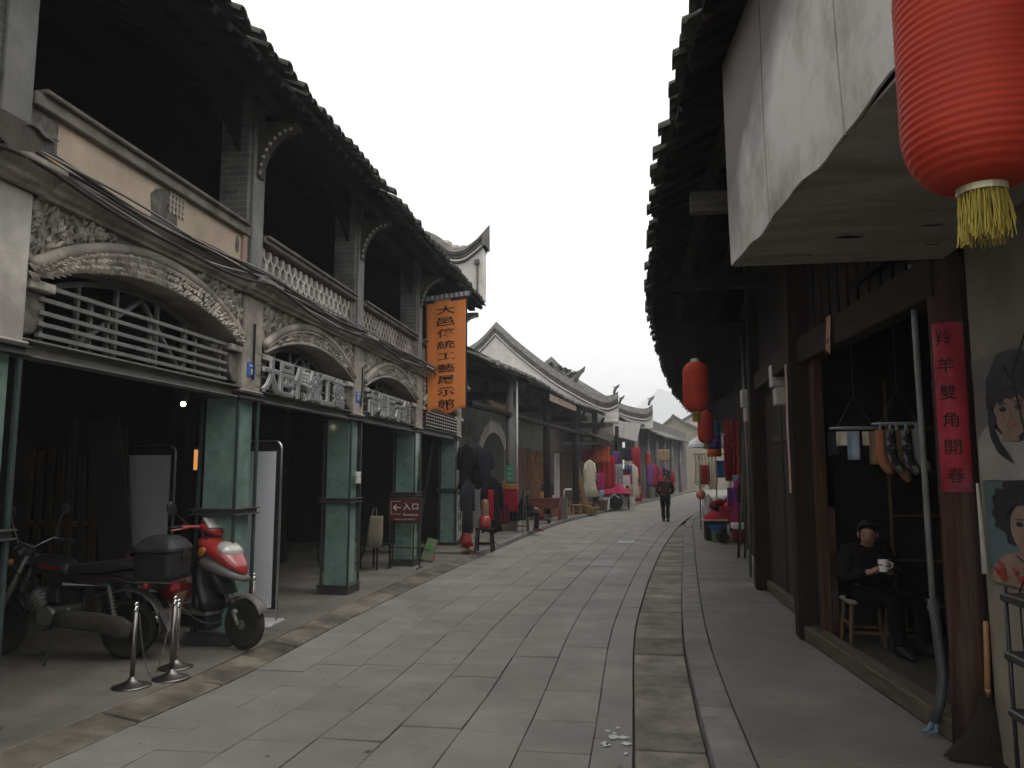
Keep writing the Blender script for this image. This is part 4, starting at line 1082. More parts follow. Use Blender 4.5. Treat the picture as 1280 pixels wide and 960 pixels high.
wallseg(h2, 'back_wall', [(17.95, -7.6), (36.4, -5.4)], 17.95, 36.4, .1, 6.0, BLACKROOM)
m = MB(); m.slab(lambda u, v: (-2.5 + 1.75 * u, 33.4 + 3.0 * v, 3.76 - .72 * u), 2, 2, (0, 0, .05)); m.build('awning', mat('awning_sheet', (.2, .195, .185), .7, .3, 4), h2)
m = MB(); m.beam((-3.2, 34.4, 3.0), (-1.2, 34.4, 3.0), .08, .16); m.build('awning_beam', mat('pale_beam', (.3, .295, .28), .8, .3, 4), h2)
m = MB(); m.slab(lambda u, v: (interp(E2, 25 + 4.5 * u) + .03, 25 + 4.5 * u, 4.05 + .22 * v), 3, 1, (-.03, 0, 0)); m.build('fascia_board', mat('pinkish_board', (.27, .2, .16), .8, .3, 4), h2)

fb = thing('gable_firewall', 'big white gable firewall with peaked and swept tiled cap above the grey roof', 'wall', (-4, 36.8, .1))
top1 = swoop([(-9.6, 6.9), (-7.9, 7.75), (-7.1, 8.25), (-6.29, 9.1)], 5)[:-1] + swoop([(-6.29, 9.1), (-5.1, 7.98), (-3.54, 6.74), (-2.39, 6.02), (-1.44, 5.5), (-.86, 5.36), (-.4, 5.55)], 7)
WHITEW = mat('whitewash', (.62, .61, .58), .9, .15, 3, .15, 40, stain=(.3, .28, .25), stain_amt=.4)
firewall(fb, top1, 4.05, 36.5, 37.0, WHITEW, CAPM, cap=.75, over=.2)
m = MB(); m.box(-9.6, -2.4, 36.52, 36.98, .1, 4.05); m.build('lower_wall', GREYBRICK, fb)
m = MB()      # openwork and finials on the cap
for k in range(70):
    t = rnd.random(); m.obox((-3.6 + 1.3 * t, 36.75, 6.75 - .6 * t + rnd.uniform(-.1, .32)), (rnd.uniform(.04, .2), .1, rnd.uniform(.04, .14)), Matrix.Rotation(rnd.uniform(0, 3), 3, 'Y'))
m.build('ridge_openwork', TILEGREY, fb)
def finial(root, x, y, z, s, name='ridge_finial'):
    m = MB(); m.tube([(x - .1 * s, y, z - .1 * s), (x - .02 * s, y, z + .2 * s), (x + .1 * s, y, z + .42 * s), (x + .28 * s, y, z + .55 * s), (x + .4 * s, y, z + .75 * s)], [.09 * s, .12 * s, .13 * s, .1 * s, .015 * s], 8)
    m.add([(x + .1 * s, y, z + .3 * s), (x - .25 * s, y + .03, z + .55 * s), (x + .0 * s, y - .03, z + .5 * s)], [(0, 1, 2)])
    m.build(name, CAPM, root, smooth=True)
finial(fb, -2.35, 36.75, 6.05, 1.0); finial(fb, -.55, 36.75, 5.5, .55); finial(fb, -.3, 36.75, 5.0, .5)
m = MB(); m.box(-1.3, -.38, 36.45, 37.05, 4.05, 4.2); m.box(-1.1, -.42, 36.47, 37.03, 4.7, 4.78); m.build('corbel', WHITEW, fb, bevel=.02)

h3 = thing('red_stall_house', 'house with wavy grey roof behind the red stall and white board box', 'building', (-.5, 41, .1))
E3 = [(37.0, -.75), (41, -.05), (46, 1.05)]; W3 = [(37, -2.3), (46, -.5)]
eaves_roof(h3, 37.05, 45.8, depth=4, slope=.4, ez=4.38, E=E3, side=-1, tm=TILEGREY, rows=1, top=True, raf=False)
wallseg(h3, 'shop_wall', W3, 37, 46, .1, 5.0, mat('dim_shop_wall', (.06, .05, .05), .9, .3, 3))
for yy in (38.5, 42.0):
    m = MB(); x = interp(XLK, yy) - .35; m.tube([(x, yy, .1), (x, yy, 4)], .1, 8); m.build('front_post', DARKWOOD, h3, smooth=True)
m = MB(); m.box(.38, .62, 44.4, 44.65, .1, 4.2); m.build('pink_pier', mat('pinkish_pier', (.38, .3, .28), .85, .25, 4), h3, bevel=.01)
wb = thing('white_fascia_box', 'white angular fascia box tilted out over the red stall', 'signboard', (0, 39, 3.4))
m = MB(); m.slab(lambda u, v: (-.85 + 1.35 * u + .22 * v, 38.6 + 3.0 * u, 3.35 + .95 * v + .25 * (1 - u) * (1 - v)), 4, 3, (-.05, 0, 0)); m.build('face_panel', WHITEW, wb)
m = MB(); m.slab(lambda u, v: (-2.1 + (1.2 + 1.35 * u) * v, 38.6 + 3.0 * u, 3.33 + .24 * (1 - u)), 3, 2, (0, 0, .03)); m.build('soffit_panel', PLASTER, wb)
m = MB(); m.slab(lambda u, v: (-2.1 + 1.45 * u, 37.55 - .35 * math.sin(3.1 * v) - .3 * u, 3.25 + 1.0 * v), 3, 6, (0, .04, 0)); m.build('curved_panel', WHITEW, wb)

fc = thing('far_firewall', 'smaller farther firewall with peaked cap and bird finial past the red stall', 'wall', (0, 46.2, .1))
def pxY(px, py, Y):      # a point on the plane y = Y seen in that direction: used to take the far outlines' real sizes
    a = (px - 785.0) / 960.0; return (a * Y * 1.0, 1.7 + (591.0 - py) / 960.0 * Y)
top2 = swoop([(-7.5, 6.6), (-6.0, 7.6), (-4.5, 8.75)], 5)[:-1] + swoop([(-4.5, 8.75), (-3.4, 7.7), (-2.3, 6.95), (-.7, 6.0), (.25, 5.62), (1.1, 5.5), (1.5, 5.75)], 7)
firewall(fc, top2, 4.3, 46.0, 46.5, WHITEW, CAPM, cap=.75, over=.2)
m = MB(); m.box(-7.5, -.3, 46.02, 46.48, .1, 4.3); m.build('lower_wall', GREYBRICK, fc)
finial(fc, 1.35, 46.2, 5.75, .7)
h4 = thing('coat_shop_house', 'far grey-roofed house over the coat racks beyond the pink pier', 'building', (3, 58, .1))
E4 = [(46.5, 1.35), (55, 2.9), (63, 4.5), (76, 7.1)]; W4 = [(46.5, .0), (63, 3.0), (76, 5.6)]
eaves_roof(h4, 46.6, 74, depth=4.5, slope=.46, ez=4.1, E=E4, side=-1, tm=TILEGREY, rows=1, top=True, raf=False, pitch=.3)
wallseg(h4, 'shop_wall', W4, 46.5, 76, .1, 5.5, mat('dim_grey_wall', (.11, .11, .11), .9, .4, 2))
for k, yy in enumerate((49, 52.5, 56, 60, 65)):
    m = MB(); x = interp(XLK, yy) - .5; m.tube([(x, yy, .1), (x, yy, 4.2)], .13, 8); m.build('front_post', COLG, h4, smooth=True)
gh = thing('ochre_gable_house', 'ochre plastered gable house closing the far end of the street', 'building', (8, 82, 0))
m = MB(); m.prism([(3.2, 0), (3.2, 6.0), (4.7, 7.3), (6.5, 6.6), (9.5, 5.2), (14, 3.6), (22, 2.6), (22, 0)], 'y', 80, 92)
m.build('wall', mat('ochre_plaster', (.25, .228, .18), .9, .25, 1.5), gh)
m = MB(); m.slab(lambda u, v: (4.6 + 9.6 * u, 79.6 + 12.6 * v, 7.45 - 4.0 * u ** .8), 8, 2, (0, 0, .2)); m.slab(lambda u, v: (4.75 - 2 * u, 79.6 + 12.6 * v, 7.45 - 1.7 * u), 2, 2, (0, 0, .2)); m.build('roof', TILEGREY, gh)
gk = thing('distant_house', 'dark-roofed house peeping above the ochre gable', 'building', (9, 98, 0))
m = MB(); m.prism([(5.5, 0), (5.5, 7.2), (8, 8.6), (14, 5), (24, 4), (24, 0)], 'y', 96, 106); m.build('wall', PLASTERW, gk)
m = MB(); m.slab(lambda u, v: (7.9 + 7 * u, 95.6 + 11 * v, 8.75 - 4.0 * u), 4, 2, (0, 0, .25)); m.slab(lambda u, v: (8.0 - 3 * u, 95.6 + 11 * v, 8.75 - 1.8 * u), 2, 2, (0, 0, .25)); m.build('roof', ROOFTILE, gk)

# ------------------------------------------------------------------ right: the houses beyond
r2 = thing('plank_house', 'dark plank house beyond the corner post on the right', 'building', (2.4, 16, .1))
eaves_roof(r2, 12.05, 20.5)
wallseg(r2, 'plank_wall', XF, 12.0, 20.5, .1, 5.2, DARKWOOD, sg=1)
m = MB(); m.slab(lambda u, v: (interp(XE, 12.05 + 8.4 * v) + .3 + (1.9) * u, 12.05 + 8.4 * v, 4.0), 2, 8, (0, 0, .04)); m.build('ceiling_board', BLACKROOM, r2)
r3 = thing('stall_house', 'dark house whose walk is crowded with the cloth stall', 'building', (3.6, 27, .1))
eaves_roof(r3, 20.5, 34)
wallseg(r3, 'plank_wall', XF, 20.5, 34, .1, 5.2, DARKWOOD, sg=1)
r4 = thing('bend_house', 'house on the outer bend of the street behind the cloth stall', 'building', (8, 48, .1))
eaves_roof(r4, 34, 58, rows=1, raf=False, tm=TILEGREY, pitch=.3)
wallseg(r4, 'wall', XF, 34, 60, .1, 5.2, mat('dim_grey_wall', (.11, .11, .11), .9, .4, 2), sg=1)

# ------------------------------------------------------------------ hills behind and the air between
m = MB()
def hill(u, v):
    x = -1100 + 2200 * u; y = 1350 + 300 * v
    h = 118 * math.exp(-((x - 40) / 130) ** 2) + 92 * math.exp(-((x - 200) / 130) ** 2) + 80 * math.exp(-((x + 500) / 260) ** 2) + 84 * math.exp(-((x - 620) / 260) ** 2)
    return (x, y, h * math.sin(math.pi * min(1, v * .9 + .02)) * (1 + .08 * math.sin(x * .026) + .04 * math.sin(x * .09 + 2) + .02 * math.sin(x * .23)) - 1)
m.grid(hill, 220, 12)
struct(m.build('hills', mat('wooded_hill', (.06, .08, .055), .95, .5, .05), smooth=True, recalc=False))
m = MB(); m.box(-1210, 1210, -70, 1750, -1.2, 140)
hz = m.build('haze', mat('haze_air', (1, 1, 1)))
hz['kind'] = 'stuff'
_m = MATS['haze_air']; _m.node_tree.nodes.clear()
_o = _m.node_tree.nodes.new('ShaderNodeOutputMaterial'); _v = _m.node_tree.nodes.new('ShaderNodeVolumePrincipled')
_v.inputs['Color'].default_value = (.93, .96, 1, 1); _v.inputs['Density'].default_value = .0016; _v.inputs['Anisotropy'].default_value = .1
_m.node_tree.links.new(_v.outputs[0], _o.inputs['Volume'])
# ------------------------------------------------------------------ lofted bodies
def ring(c, ux, uy, a, b, p=2.6, n=16):
    c = Vector(c); ux = Vector(ux).normalized(); uy = Vector(uy).normalized(); out = []
    for k in range(n):
        t = 2 * math.pi * k / n; ct, st = math.cos(t), math.sin(t)
        out.append(c + ux * (a * math.copysign(abs(ct) ** (2 / p), ct)) + uy * (b * math.copysign(abs(st) ** (2 / p), st)))
    return out
def loft(mb, rings, cap=True):
    n = len(rings[0]); vs = [v for r in rings for v in r]; fs = []
    for i in range(len(rings) - 1):
        for j in range(n):
            a, b_ = i * n + j, i * n + (j + 1) % n
            fs.append((a, b_, b_ + n, a + n))
    if cap: fs.append(tuple(range(n - 1, -1, -1))); fs.append(tuple(range((len(rings) - 1) * n, len(rings) * n)))
    return mb.add(vs, fs)

# ------------------------------------------------------------------ signs and fittings on the arcade
LETW = mat('letter_white', (.62, .62, .62), .5, .12, 5, 0, stain=(.35, .34, .32), stain_amt=.5)
LETG = mat('letter_grey', (.17, .175, .18), .5, .15, 5, 0)
def letter_sign(y0, y1, chars, label, zc=2.725, h=.37):
    t = thing('character_sign', label, 'sign', (FX, (y0 + y1) / 2, zc), 0, 'cut-out character signs across the arches')
    m = MB()
    for z in (2.59, 2.7, 2.81, 2.93): m.box(FX + .0, FX + .022, y0 - .05, y1 + .05, z - .011, z + .011)
    for k in range(7):
        y = y0 - .04 + (y1 - y0 + .08) * k / 6; m.box(FX - .02, FX - .001, y - .011, y + .011, 2.56, 2.94)
    m.build('rail_frame', STEEL, t)
    n = len(chars); st = (y1 - y0) / n
    for k, ch in enumerate(chars):
        y = y0 + st * (k + .5); M = frame((FX + .05, y, zc), (0, 1, 0), (0, 0, 1))
        M2 = frame((FX + .082, y, zc), (0, 1, 0), (0, 0, 1))
        a = MB(); letter(a, ch, M, st * .97, h, .02, .03); o = a.build('character', LETW, t)
        b = MB(); letter(b, ch, M2, st * .93, h * .955, .006, .006); b.build('character_face', LETG, o)
    return t
letter_sign(7.44, 9.78, '大邑傳統工藝', 'six white-edged characters on rails across the arch, nearer of two')
letter_sign(10.72, 12.95, '市場展示館', 'five white-edged characters on rails across the next arch, farther of two')
m5 = thing('lattice_panel', 'dark lattice panel with pale dots in the last arch behind the orange banner', 'panel', (FX, 15.4, 2.7))
m = MB(); m.box(FX + .0, FX + .02, 14.1, 16.85, 2.57, 2.93); m.build('panel', DARKWOOD, m5)
m = MB()
for r in range(5):
    for k in range(15): m.box(FX + .021, FX + .03, 14.2 + .178 * k, 14.28 + .178 * k, 2.6 + .065 * r, 2.62 + .065 * r)
m.build('dot_lattice', LETW, m5)

BLUE = mat('enamel_blue', (.02, .10, .38), .35, .15, 6, 0, spec=.5)
for (y, z, n, lab) in ((7.27, 2.74, '1', 'small blue enamel number plate on the pier left of the six-character sign'), (10.42, 2.77, '2', 'small blue enamel number plate on the pier between the two character signs')):
    t = thing('number_plate', lab, 'plate', (FX, y, z), 0, 'blue number plates on the piers')
    m = MB(); m.box(FX + .02, FX + .03, y - .085, y + .085, z - .075, z + .075); m.build('plate', BLUE, t, bevel=.008)
    m = MB(); m.box(FX + .03, FX + .033, y - .05, y + .05, z + .035, z + .05); m.box(FX + .03, FX + .033, y - .015, y + .015, z - .045, z + .01); m.build('lettering', LETW, t)
t = thing('switch_box', 'small white switch box on the glass pier between the sign arches', 'switch box', (FX, 10.5, 1.63))
m = MB(); m.box(FX, FX + .03, 10.44, 10.60, 1.55, 1.635); m.build('upper_switch', LETW, t, bevel=.005)
m = MB(); m.box(FX, FX + .03, 10.44, 10.60, 1.64, 1.715); m.build('lower_switch', LETW, t, bevel=.005)

def cables():
    for q in range(6):
        t = thing('facade_cable', ['thick black cable sagging along the cornice, highest of the bundle', 'thin black cable draped just under the thick cable on the cornice', 'grey cable dipping deepest between the first two piers', 'black cable running along the cornice lip nearest the street', 'twisted black cable lowest on the cornice face', 'pale grey cable following the cornice near its top'][q], 'cable', (FX + .18, 8, 3.6), 0, 'cables strung along the cornice')
        pts = []; n = 70
        for k in range(n + 1):
            y = 1.0 + 16.2 * k / n
            ph = ((y - .9) / 3.2) % 1
            sag = [.05, .09, .16, .03, .1, .02][q] * 4 * ph * (1 - ph)
            pts.append((FX + .155 + .012 * q + .012 * math.sin(y * 2.1 + q), y, [3.73, 3.71, 3.70, 3.66, 3.62, 3.70][q] - sag + .014 * math.sin(y * 3.3 + q * 2)))
        m = MB(); m.tube(pts, [.017, .009, .011, .012, .014, .01][q], 6)
        m.build('cable', CABLE if q not in (2, 5) else mat('cable_grey', (.22, .215, .2), .6, .3, 6, 0), t, smooth=True)
    t = thing('corrugated_awning', 'rusty dark corrugated sheet jutting in over the nearest parapet', 'awning', (-3.4, 3.4, 3.6))
    m = MB(); m.slab(lambda u, v: (-3.75 + .62 * u + .02 * math.sin(v * 9), 2.6 + 1.1 * v, 3.86 - .33 * u + .015 * math.sin(v * 40)), 6, 40, (0, 0, .006))
    m.slab(lambda u, v: (-3.14 - .02 * math.sin(u * 7), 2.6 + 1.1 * u, 3.54 - (.12 + .05 * math.sin(u * 11)) * v), 12, 2, (.004, 0, 0))
    m.build('sheet', mat('rusty_sheet', (.06, .055, .045), .8, .5, 5, .2, 30), t)
    m = MB(); m.beam((-3.78, 3.6, 3.62), (-3.2, 3.6, 3.52), .03, .03); m.build('bracket', STEELDK, t)
cables()
t = thing('service_pipe', 'thin dark conduit running down the pier beside the nearer blue plate', 'pipe', (FX, 7.3, 2.9))
m = MB(); m.tube([(FX + .035, 7.3, 3.22), (FX + .035, 7.3, 2.85), (FX + .04, 7.29, 2.64)], .012, 8); m.build('pipe', CABLE, t)
t = thing('service_pipe', 'thin dark conduit running down the pier beside the farther blue plate', 'pipe', (FX, 10.5, 2.9))
m = MB(); m.tube([(FX + .035, 10.56, 3.22), (FX + .035, 10.56, 2.85), (FX + .04, 10.5, 2.64)], .012, 8); m.build('pipe', CABLE, t)

# orange banner
def banner():
    t = thing('orange_banner', 'tall orange cloth banner with black characters hanging from the eaves', 'banner', (-3.45, 14.2, 4))
    x0, x1, z0, z1, Y = -3.80, -3.02, 2.84, 4.98, 14.15
    def f(u, v): 
        x = x0 + (x1 - x0) * u + .05 * (1 - v) * (1 - u); z = z0 + (z1 - z0) * v + .09 * u * (1 - .6 * (1 - v)) - (.0 if v > .05 else .05 * math.sin(3 + 9 * u))
        return (x, Y + .014 * math.sin(u * 7 + 2 * v) * (1 - .5 * v) + .003 * math.sin(u * 26 + v * 3), z)
    m = MB(); m.slab(f, 30, 30, (0, .004, 0)); m.build('cloth', translucent(mat('orange_cloth', (.86, .38, .12), .8, .1, 3, .05, 40), (.95, .42, .12), .45), t, smooth=True)
    D = mat('banner_edge', (.06, .035, .03), .85, .3, 5, 0)
    for u in (0, 1):
        m = MB(); m.slab(lambda a, v: (f(u, v)[0] + (-.03 if u == 0 else .0) + .03 * a, f(u, v)[1] + .006, f(u, v)[2]), 1, 30, (0, .005, 0)); m.build('side_hem', D, t)
    m = MB(); m.slab(lambda u, v: (x0 - .06 + (x1 - x0 + .13) * u, Y - .03 + .012 * math.sin(u * 60), z1 + .0 + .1 * u + .085 * v), 60, 2, (0, .05, 0)); m.build('header_frill', mat('grey_frill', (.27, .285, .33), .8, .2, 5, 0), t)
    m = MB(); m.slab(lambda u, v: (x0 - .04 + (x1 - x0 + .08) * u, Y + .0, z1 - .06 + .1 * u + .075 * v), 10, 1, (0, .02, 0)); m.build('header_band', D, t)
    m = MB(); m.tube([(FX, Y + .02, z1 + .05), (x1 + .1, Y + .02, z1 + .16)], .018, 8); m.build('pole', STEELDK, t)
    m = MB()
    for k, ch in enumerate('大邑傳統工藝展示館'):
        q = MB(); letter(q, ch, frame((0, 0, 0), (1, 0, 0), (0, 0, 1)), .36, .16 if ch != '工' else .125, .008, .004)
        vs = []
        for p in q.v:
            u = .5 + p.x / (x1 - x0); v = .9 - .104 * k + p.z / (z1 - z0)
            c = f(u, v); vs.append((c[0], c[1] - .006 + p.y, c[2]))
        m.add(vs, q.f)
    m.build('lettering', INK, t)
banner()

# ------------------------------------------------------------------ display boards, lamps and clutter in the arcade
ALU = mat('aluminium', (.5, .5, .5), .3, .1, 4, 0, metal=1)
def board(x0, x1, y, z1, label, dark=False):
    t = thing('display_board', label, 'display board', ((x0 + x1) / 2, y, .05), 0, 'white display boards on stands')
    m = MB(); m.box(x0 + .07, x1 - .07, y - .012, y + .012, .22, z1 - .12); m.build('panel', mat('board_white', (.74, .76, .82), .4, .08, 2, 0), t)
    m = MB(); m.box(x0 + .03, x1 - .03, y + .013, y + .03, .2, z1 - .03); m.build('backing', BLACKPLASTIC, t)
    m = MB(); r = .1; pts = [(x1, y, .09)]
    pts += [(x1, y, z1 - r)] + [(x1 - r + r * math.cos(a * math.pi / 12), y, z1 - r + r * math.sin(a * math.pi / 12)) for a in range(1, 7)]
    pts += [(x0 + r - r * math.sin(a * math.pi / 12), y, z1 - r + r * math.cos(a * math.pi / 12)) for a in range(0, 7)] + [(x0, y, .09)]
    m.tube(pts, .014, 8); m.build('frame', ALU, t, smooth=True)
    m = MB(); m.prism([(y - .2, .05), (y + .2, .05), (y + .13, .085), (y - .13, .085)], 'x', x0 - .03, x1 + .03); m.build('base', mat('board_base', (.5, .5, .52), .4, .1, 4, 0), t, bevel=.006)
board(-4.62, -3.86, 8.22, 2.06, 'bright white display board on a stand by the second glass pier')
board(-6.36, -5.58, 8.9, 2.04, 'dim white display board standing inside the arcade behind the scooter')
t = thing('ceiling_spotlight', 'small lit spotlight under the arcade ceiling', 'lamp', (-4.96, 8.0, 2.5))
m = MB(); m.ball((-4.957, 8.0, 2.472), .028, 12); m.build('bulb', mat('lamp_glow', (1, .9, .7), .5, 0, 1, 0, emit=((1, .86, .6), 14)), t, smooth=True)
m = MB(); m.lathe([(.028, 2.50), (.045, 2.50), (.05, 2.6), (.02, 2.62)], (-4.957, 8.02, 0), 12); m.tube([(-4.957, 8.02, 2.6), (-4.957, 8.02, 3.4)], .008, 6); m.build('housing', STEELDK, t)
for (x, y, z, w_, h_, lab) in ((-7.75, 12.8, 1.93, .36, .36, 'warm lit picture inside the arcade beside the first pier'), (-7.6, 8.5, 1.9, .14, .2, 'small warm wall light inside the arcade at the photo\'s left edge')):
    t = thing('lit_picture', lab, 'picture', (x, y, z), 0, 'warm lights deep in the arcade')
    m = MB(); m.box(x - w_ / 2, x + w_ / 2, y - .02, y, z - h_ / 2, z + h_ / 2); m.build('picture', mat('warm_glow', (.3, .16, .07), .6, .6, 4, 0, emit=((1, .42, .13), .55)), t)
    m = MB(); m.box(x - w_ / 2, x + w_ / 2, y - .06, y - .022, z + h_ / 2 + .02, z + h_ / 2 + .05); m.build('picture_lamp', STEELDK, t)
    m = MB(); m.box(x - w_ / 2, x + w_ / 2, y - .02, y, z - h_ / 2 - .42, z - h_ / 2 - .02); m.build('lower_panel', mat('exhibit_panel', (.09, .075, .06), .7, .3, 4, 0), t)
PLANKM = wood('leaning_timber', (.085, .063, .042))
for k in range(11):
    t = thing('leaning_plank', 'dark weathered timber leaning in the row inside the first arch', 'plank', (-6.9, 9.6, .05), 0, 'timbers leaning in a row inside the first arch')
    m = MB(); x = -7.5 + .14 * k; m.beam((x + .22 + .02 * k, 8.3 + rnd.uniform(-.05, .05), .05), (x - .1, 8.75, 2.15 + rnd.uniform(-.25, .3)), .085, .035, up=(0, 1, 0)); m.build('timber', PLANKM, t)
t = thing('leaning_sheet', 'dark sheet panel leaning at the end of the timber row', 'panel', (-5.9, 9.4, .05))
m = MB(); m.beam((-5.68, 8.2, .06), (-6.28, 8.45, 2.35), .42, .03, up=(0, 1, 0)); m.build('sheet', mat('panel_dark', (.045, .045, .05), .7, .3, 3), t)
t = thing('red_bench', 'red-edged bench deep inside the arcade behind the motorcycle', 'bench', (-7.6, 9.0, .05))
m = MB(); m.box(-8.3, -7.0, 8.9, 9.25, 1.02, 1.07); m.build('top', mat('red_lacquer', (.16, .03, .025), .5, .3, 6, 0), t)
for x in (-8.2, -7.1):
    m = MB(); m.box(x - .03, x + .03, 8.95, 9.2, .05, 1.02); m.build('leg', DARKWOOD, t)

# stanchions
def stanchion(x, y, label, post_h=.62):
    t = thing('stanchion', label, 'stanchion', (x, y, .05), 0, 'low brushed steel stanchions with chains')
    m = MB(); m.lathe([(.14, 0), (.145, .005), (.12, .014), (.06, .034), (.024, .062), (.02, .075)], n=28); m.build('base', INOX, t, smooth=True, local=True)
    m = MB(); m.lathe([(.018, .07), (.018, post_h - .05)], n=16); m.build('post', INOX, t, smooth=True, local=True)
    m = MB(); m.lathe([(.018, post_h - .05), (.023, post_h - .045), (.023, post_h - .03), (.016, post_h - .025), (.02, post_h - .01)], n=16); m.ball((0, 0, post_h + .004), .021, 12); m.build('knob', CHROME, t, smooth=True, local=True)
    return t
stanchion(-3.843, 5.69, 'steel stanchion on a round base standing nearest the kerb, leftmost of the row')
stanchion(-3.678, 5.955, 'steel stanchion with chains close right of the leftmost stanchion', .63)
stanchion(-3.845, 6.28, 'steel stanchion just behind the middle one, mostly its base seen', .55)
stanchion(-3.84, 7.62, 'steel stanchion beside the white display board behind the scooter wheel', .6)
def chain(p, q, sag, label):
    t = thing('chain', label, 'chain', p, 0, 'thin chains linking the stanchions')
    m = MB(); n = 34; P = []
    for k in range(n + 1):
        f = k / n; P.append(Vector(p).lerp(Vector(q), f) - Vector((0, 0, sag * 4 * f * (1 - f))))
    for k in range(n):
        c = (P[k] + P[k + 1]) / 2; d = (P[k + 1] - P[k]).normalized(); s = d.cross(Vector((0, 0, 1)) if k % 2 else Vector((.3, 1, .2))).normalized()
        L = (P[k + 1] - P[k]).length * .62
        pts = [c + d * (L * math.cos(a * math.pi / 3)) + s * (.008 * math.sin(a * math.pi / 3)) for a in range(7)]
        m.tube(pts, .0022, 4, cap=False)
    m.build('links', INOX, t)
chain((-3.81, 5.69, .6), (-3.70, 5.95, .6), .5, 'chain drooping to the floor between the two front stanchions')
chain((-3.67, 5.98, .6), (-3.82, 6.27, .55), .42, 'chain drooping behind the middle stanchion')
chain((-3.83, 6.3, .56), (-3.82, 7.6, .58), .26, 'longer chain swagged in front of the scooter wheel')

# entrance sign on its stand
t = thing('entrance_sign', 'dark red entrance sign with white arrow on a low metal stand', 'sign', (-3.88, 13.2, .05))
SGN = mat('maroon_sign', (.095, .018, .016), .4, .15, 5, 0, spec=.45)
m = MB(); m.box(-4.165, -3.6, 13.19, 13.215, .845, 1.255); m.build('sign_panel', SGN, t, bevel=.004)
m = MB(); m.box(-4.185, -3.58, 13.217, 13.24, .825, 1.275); m.build('sign_frame', STEELDK, t)
m = MB()
for s in (-1, 1):
    x = -3.88 + s * .27; m.beam((x, 13.23, .05), (x, 13.23, .85), .025, .025); m.beam((x, 13.05, .06), (x, 13.45, .06), .025, .025)
m.beam((-4.15, 13.23, .4), (-3.61, 13.23, .4), .02, .02); m.build('stand', STEELDK, t)
LW = mat('sign_white', (.72, .72, .72), .5, .05, 5, 0)
m = MB(); F0 = lambda x, z: frame((x, 13.189, z), (1, 0, 0), (0, 0, 1))
letter(m, '入', F0(-3.845, 1.115), .13, .125, .01, .002); letter(m, '口', F0(-3.69, 1.112), .105, .1, .01, .002); letter(m, 'Entrance', F0(-3.77, .975), .26, .042, .004, .002)
for k in range(11): letter(m, '大邑傳統工藝市場展示館'[k], F0(-4.06 + .036 * k, .892), .024, .024, .0, .002)
Y_ = 13.185
m.box(-4.13, -3.95, Y_, Y_ + .004, 1.2, 1.207); m.box(-4.13, -4.123, Y_, Y_ + .004, .985, 1.2); m.box(-4.13, -3.95, Y_, Y_ + .004, .978, .985)
m.box(-4.06, -3.95, Y_, Y_ + .004, 1.085, 1.103)
for s in (-1, 1): m.beam((-4.085, Y_ + .002, 1.094), (-4.03, Y_ + .002, 1.094 + s * .045), .004, .022, up=(0, 0, 1))
m.build('lettering', LW, t)
t = thing('calligraphy_board', 'tall white board with brushed characters on the last glass pier', 'sign', (-3.78, 17.1, .7))
m = MB(); m.box(FX + .02, FX + .04, 16.92, 17.33, .22, 1.2); m.build('board', mat('board_paper', (.52, .52, .5), .6, .1, 4, 0), t)
m = MB()
for c, (col, z) in zip('非遺手工體驗', ((0, .98), (0, .72), (0, .46), (1, 1.0), (1, .74), (1, .48))): letter(m, c, frame((FX + .041, 17.03 + .19 * col, z), (0, 1, 0), (0, 0, 1)), .13, .17, .012, .002)
m.build('lettering', INK, t)

# chair, bag, round thing by the entrance sign
def chair_at(x, y, rz, name, label, m1, seat_h=.44, back=.85, w_=.4, back_solid=True, group=None):
    t = thing(name, label, 'chair', (x, y, .05), rz, group)
    for sx in (-1, 1):
        for sy in (-1, 1):
            m = MB(); m.beam((sx * (w_ / 2 - .02), sy * (w_ / 2 - .02), 0), (sx * (w_ / 2 - .03), sy * (w_ / 2 - .03), seat_h if sy < 0 else back), .03, .03); m.build('leg', m1, t, local=True)
    m = MB(); m.box(-w_ / 2, w_ / 2, -w_ / 2, w_ / 2, seat_h - .03, seat_h); m.build('seat', m1, t, local=True, bevel=.006)
    m = MB(); m.box(-w_ / 2 + .03, w_ / 2 - .03, w_ / 2 - .035, w_ / 2 - .015, back - .22, back); m.build('backrest', m1, t, local=True, bevel=.006)
    return t
chair_at(-4.35, 13.05, R(160), 'wooden_chair', 'dark wooden chair left of the entrance sign with a bag hung on it', DARKWOOD)
t = thing('canvas_bag', 'beige canvas bag hanging from the dark chair', 'bag', (-4.3, 12.82, .5))
m = MB()
loft(m, [ring((-4.3 + .01 * k, 12.8, z), (1, 0, 0), (0, 1, 0), a, b_, 5, 20) for k, (z, a, b_) in enumerate(((.44, .10, .05), (.47, .125, .065), (.62, .13, .07), (.80, .12, .055), (.93, .115, .03), (.97, .11, .012)))]); m.build('bag_body', mat('canvas', (.25, .22, .165), .9, .25, 6, .2, 60), t, smooth=True)
m = MB(); m.tube([(-4.34, 12.8, .97), (-4.33, 12.85, 1.1), (-4.28, 12.85, 1.1), (-4.26, 12.8, .97)], .012, 6); m.build('strap', mat('canvas_strap', (.16, .13, .1), .9, .2, 6, 0), t)
t = thing('parked_bicycle', 'dark bicycle parked beyond the second glass pier', 'bicycle', (-4.95, 12.9, .05))
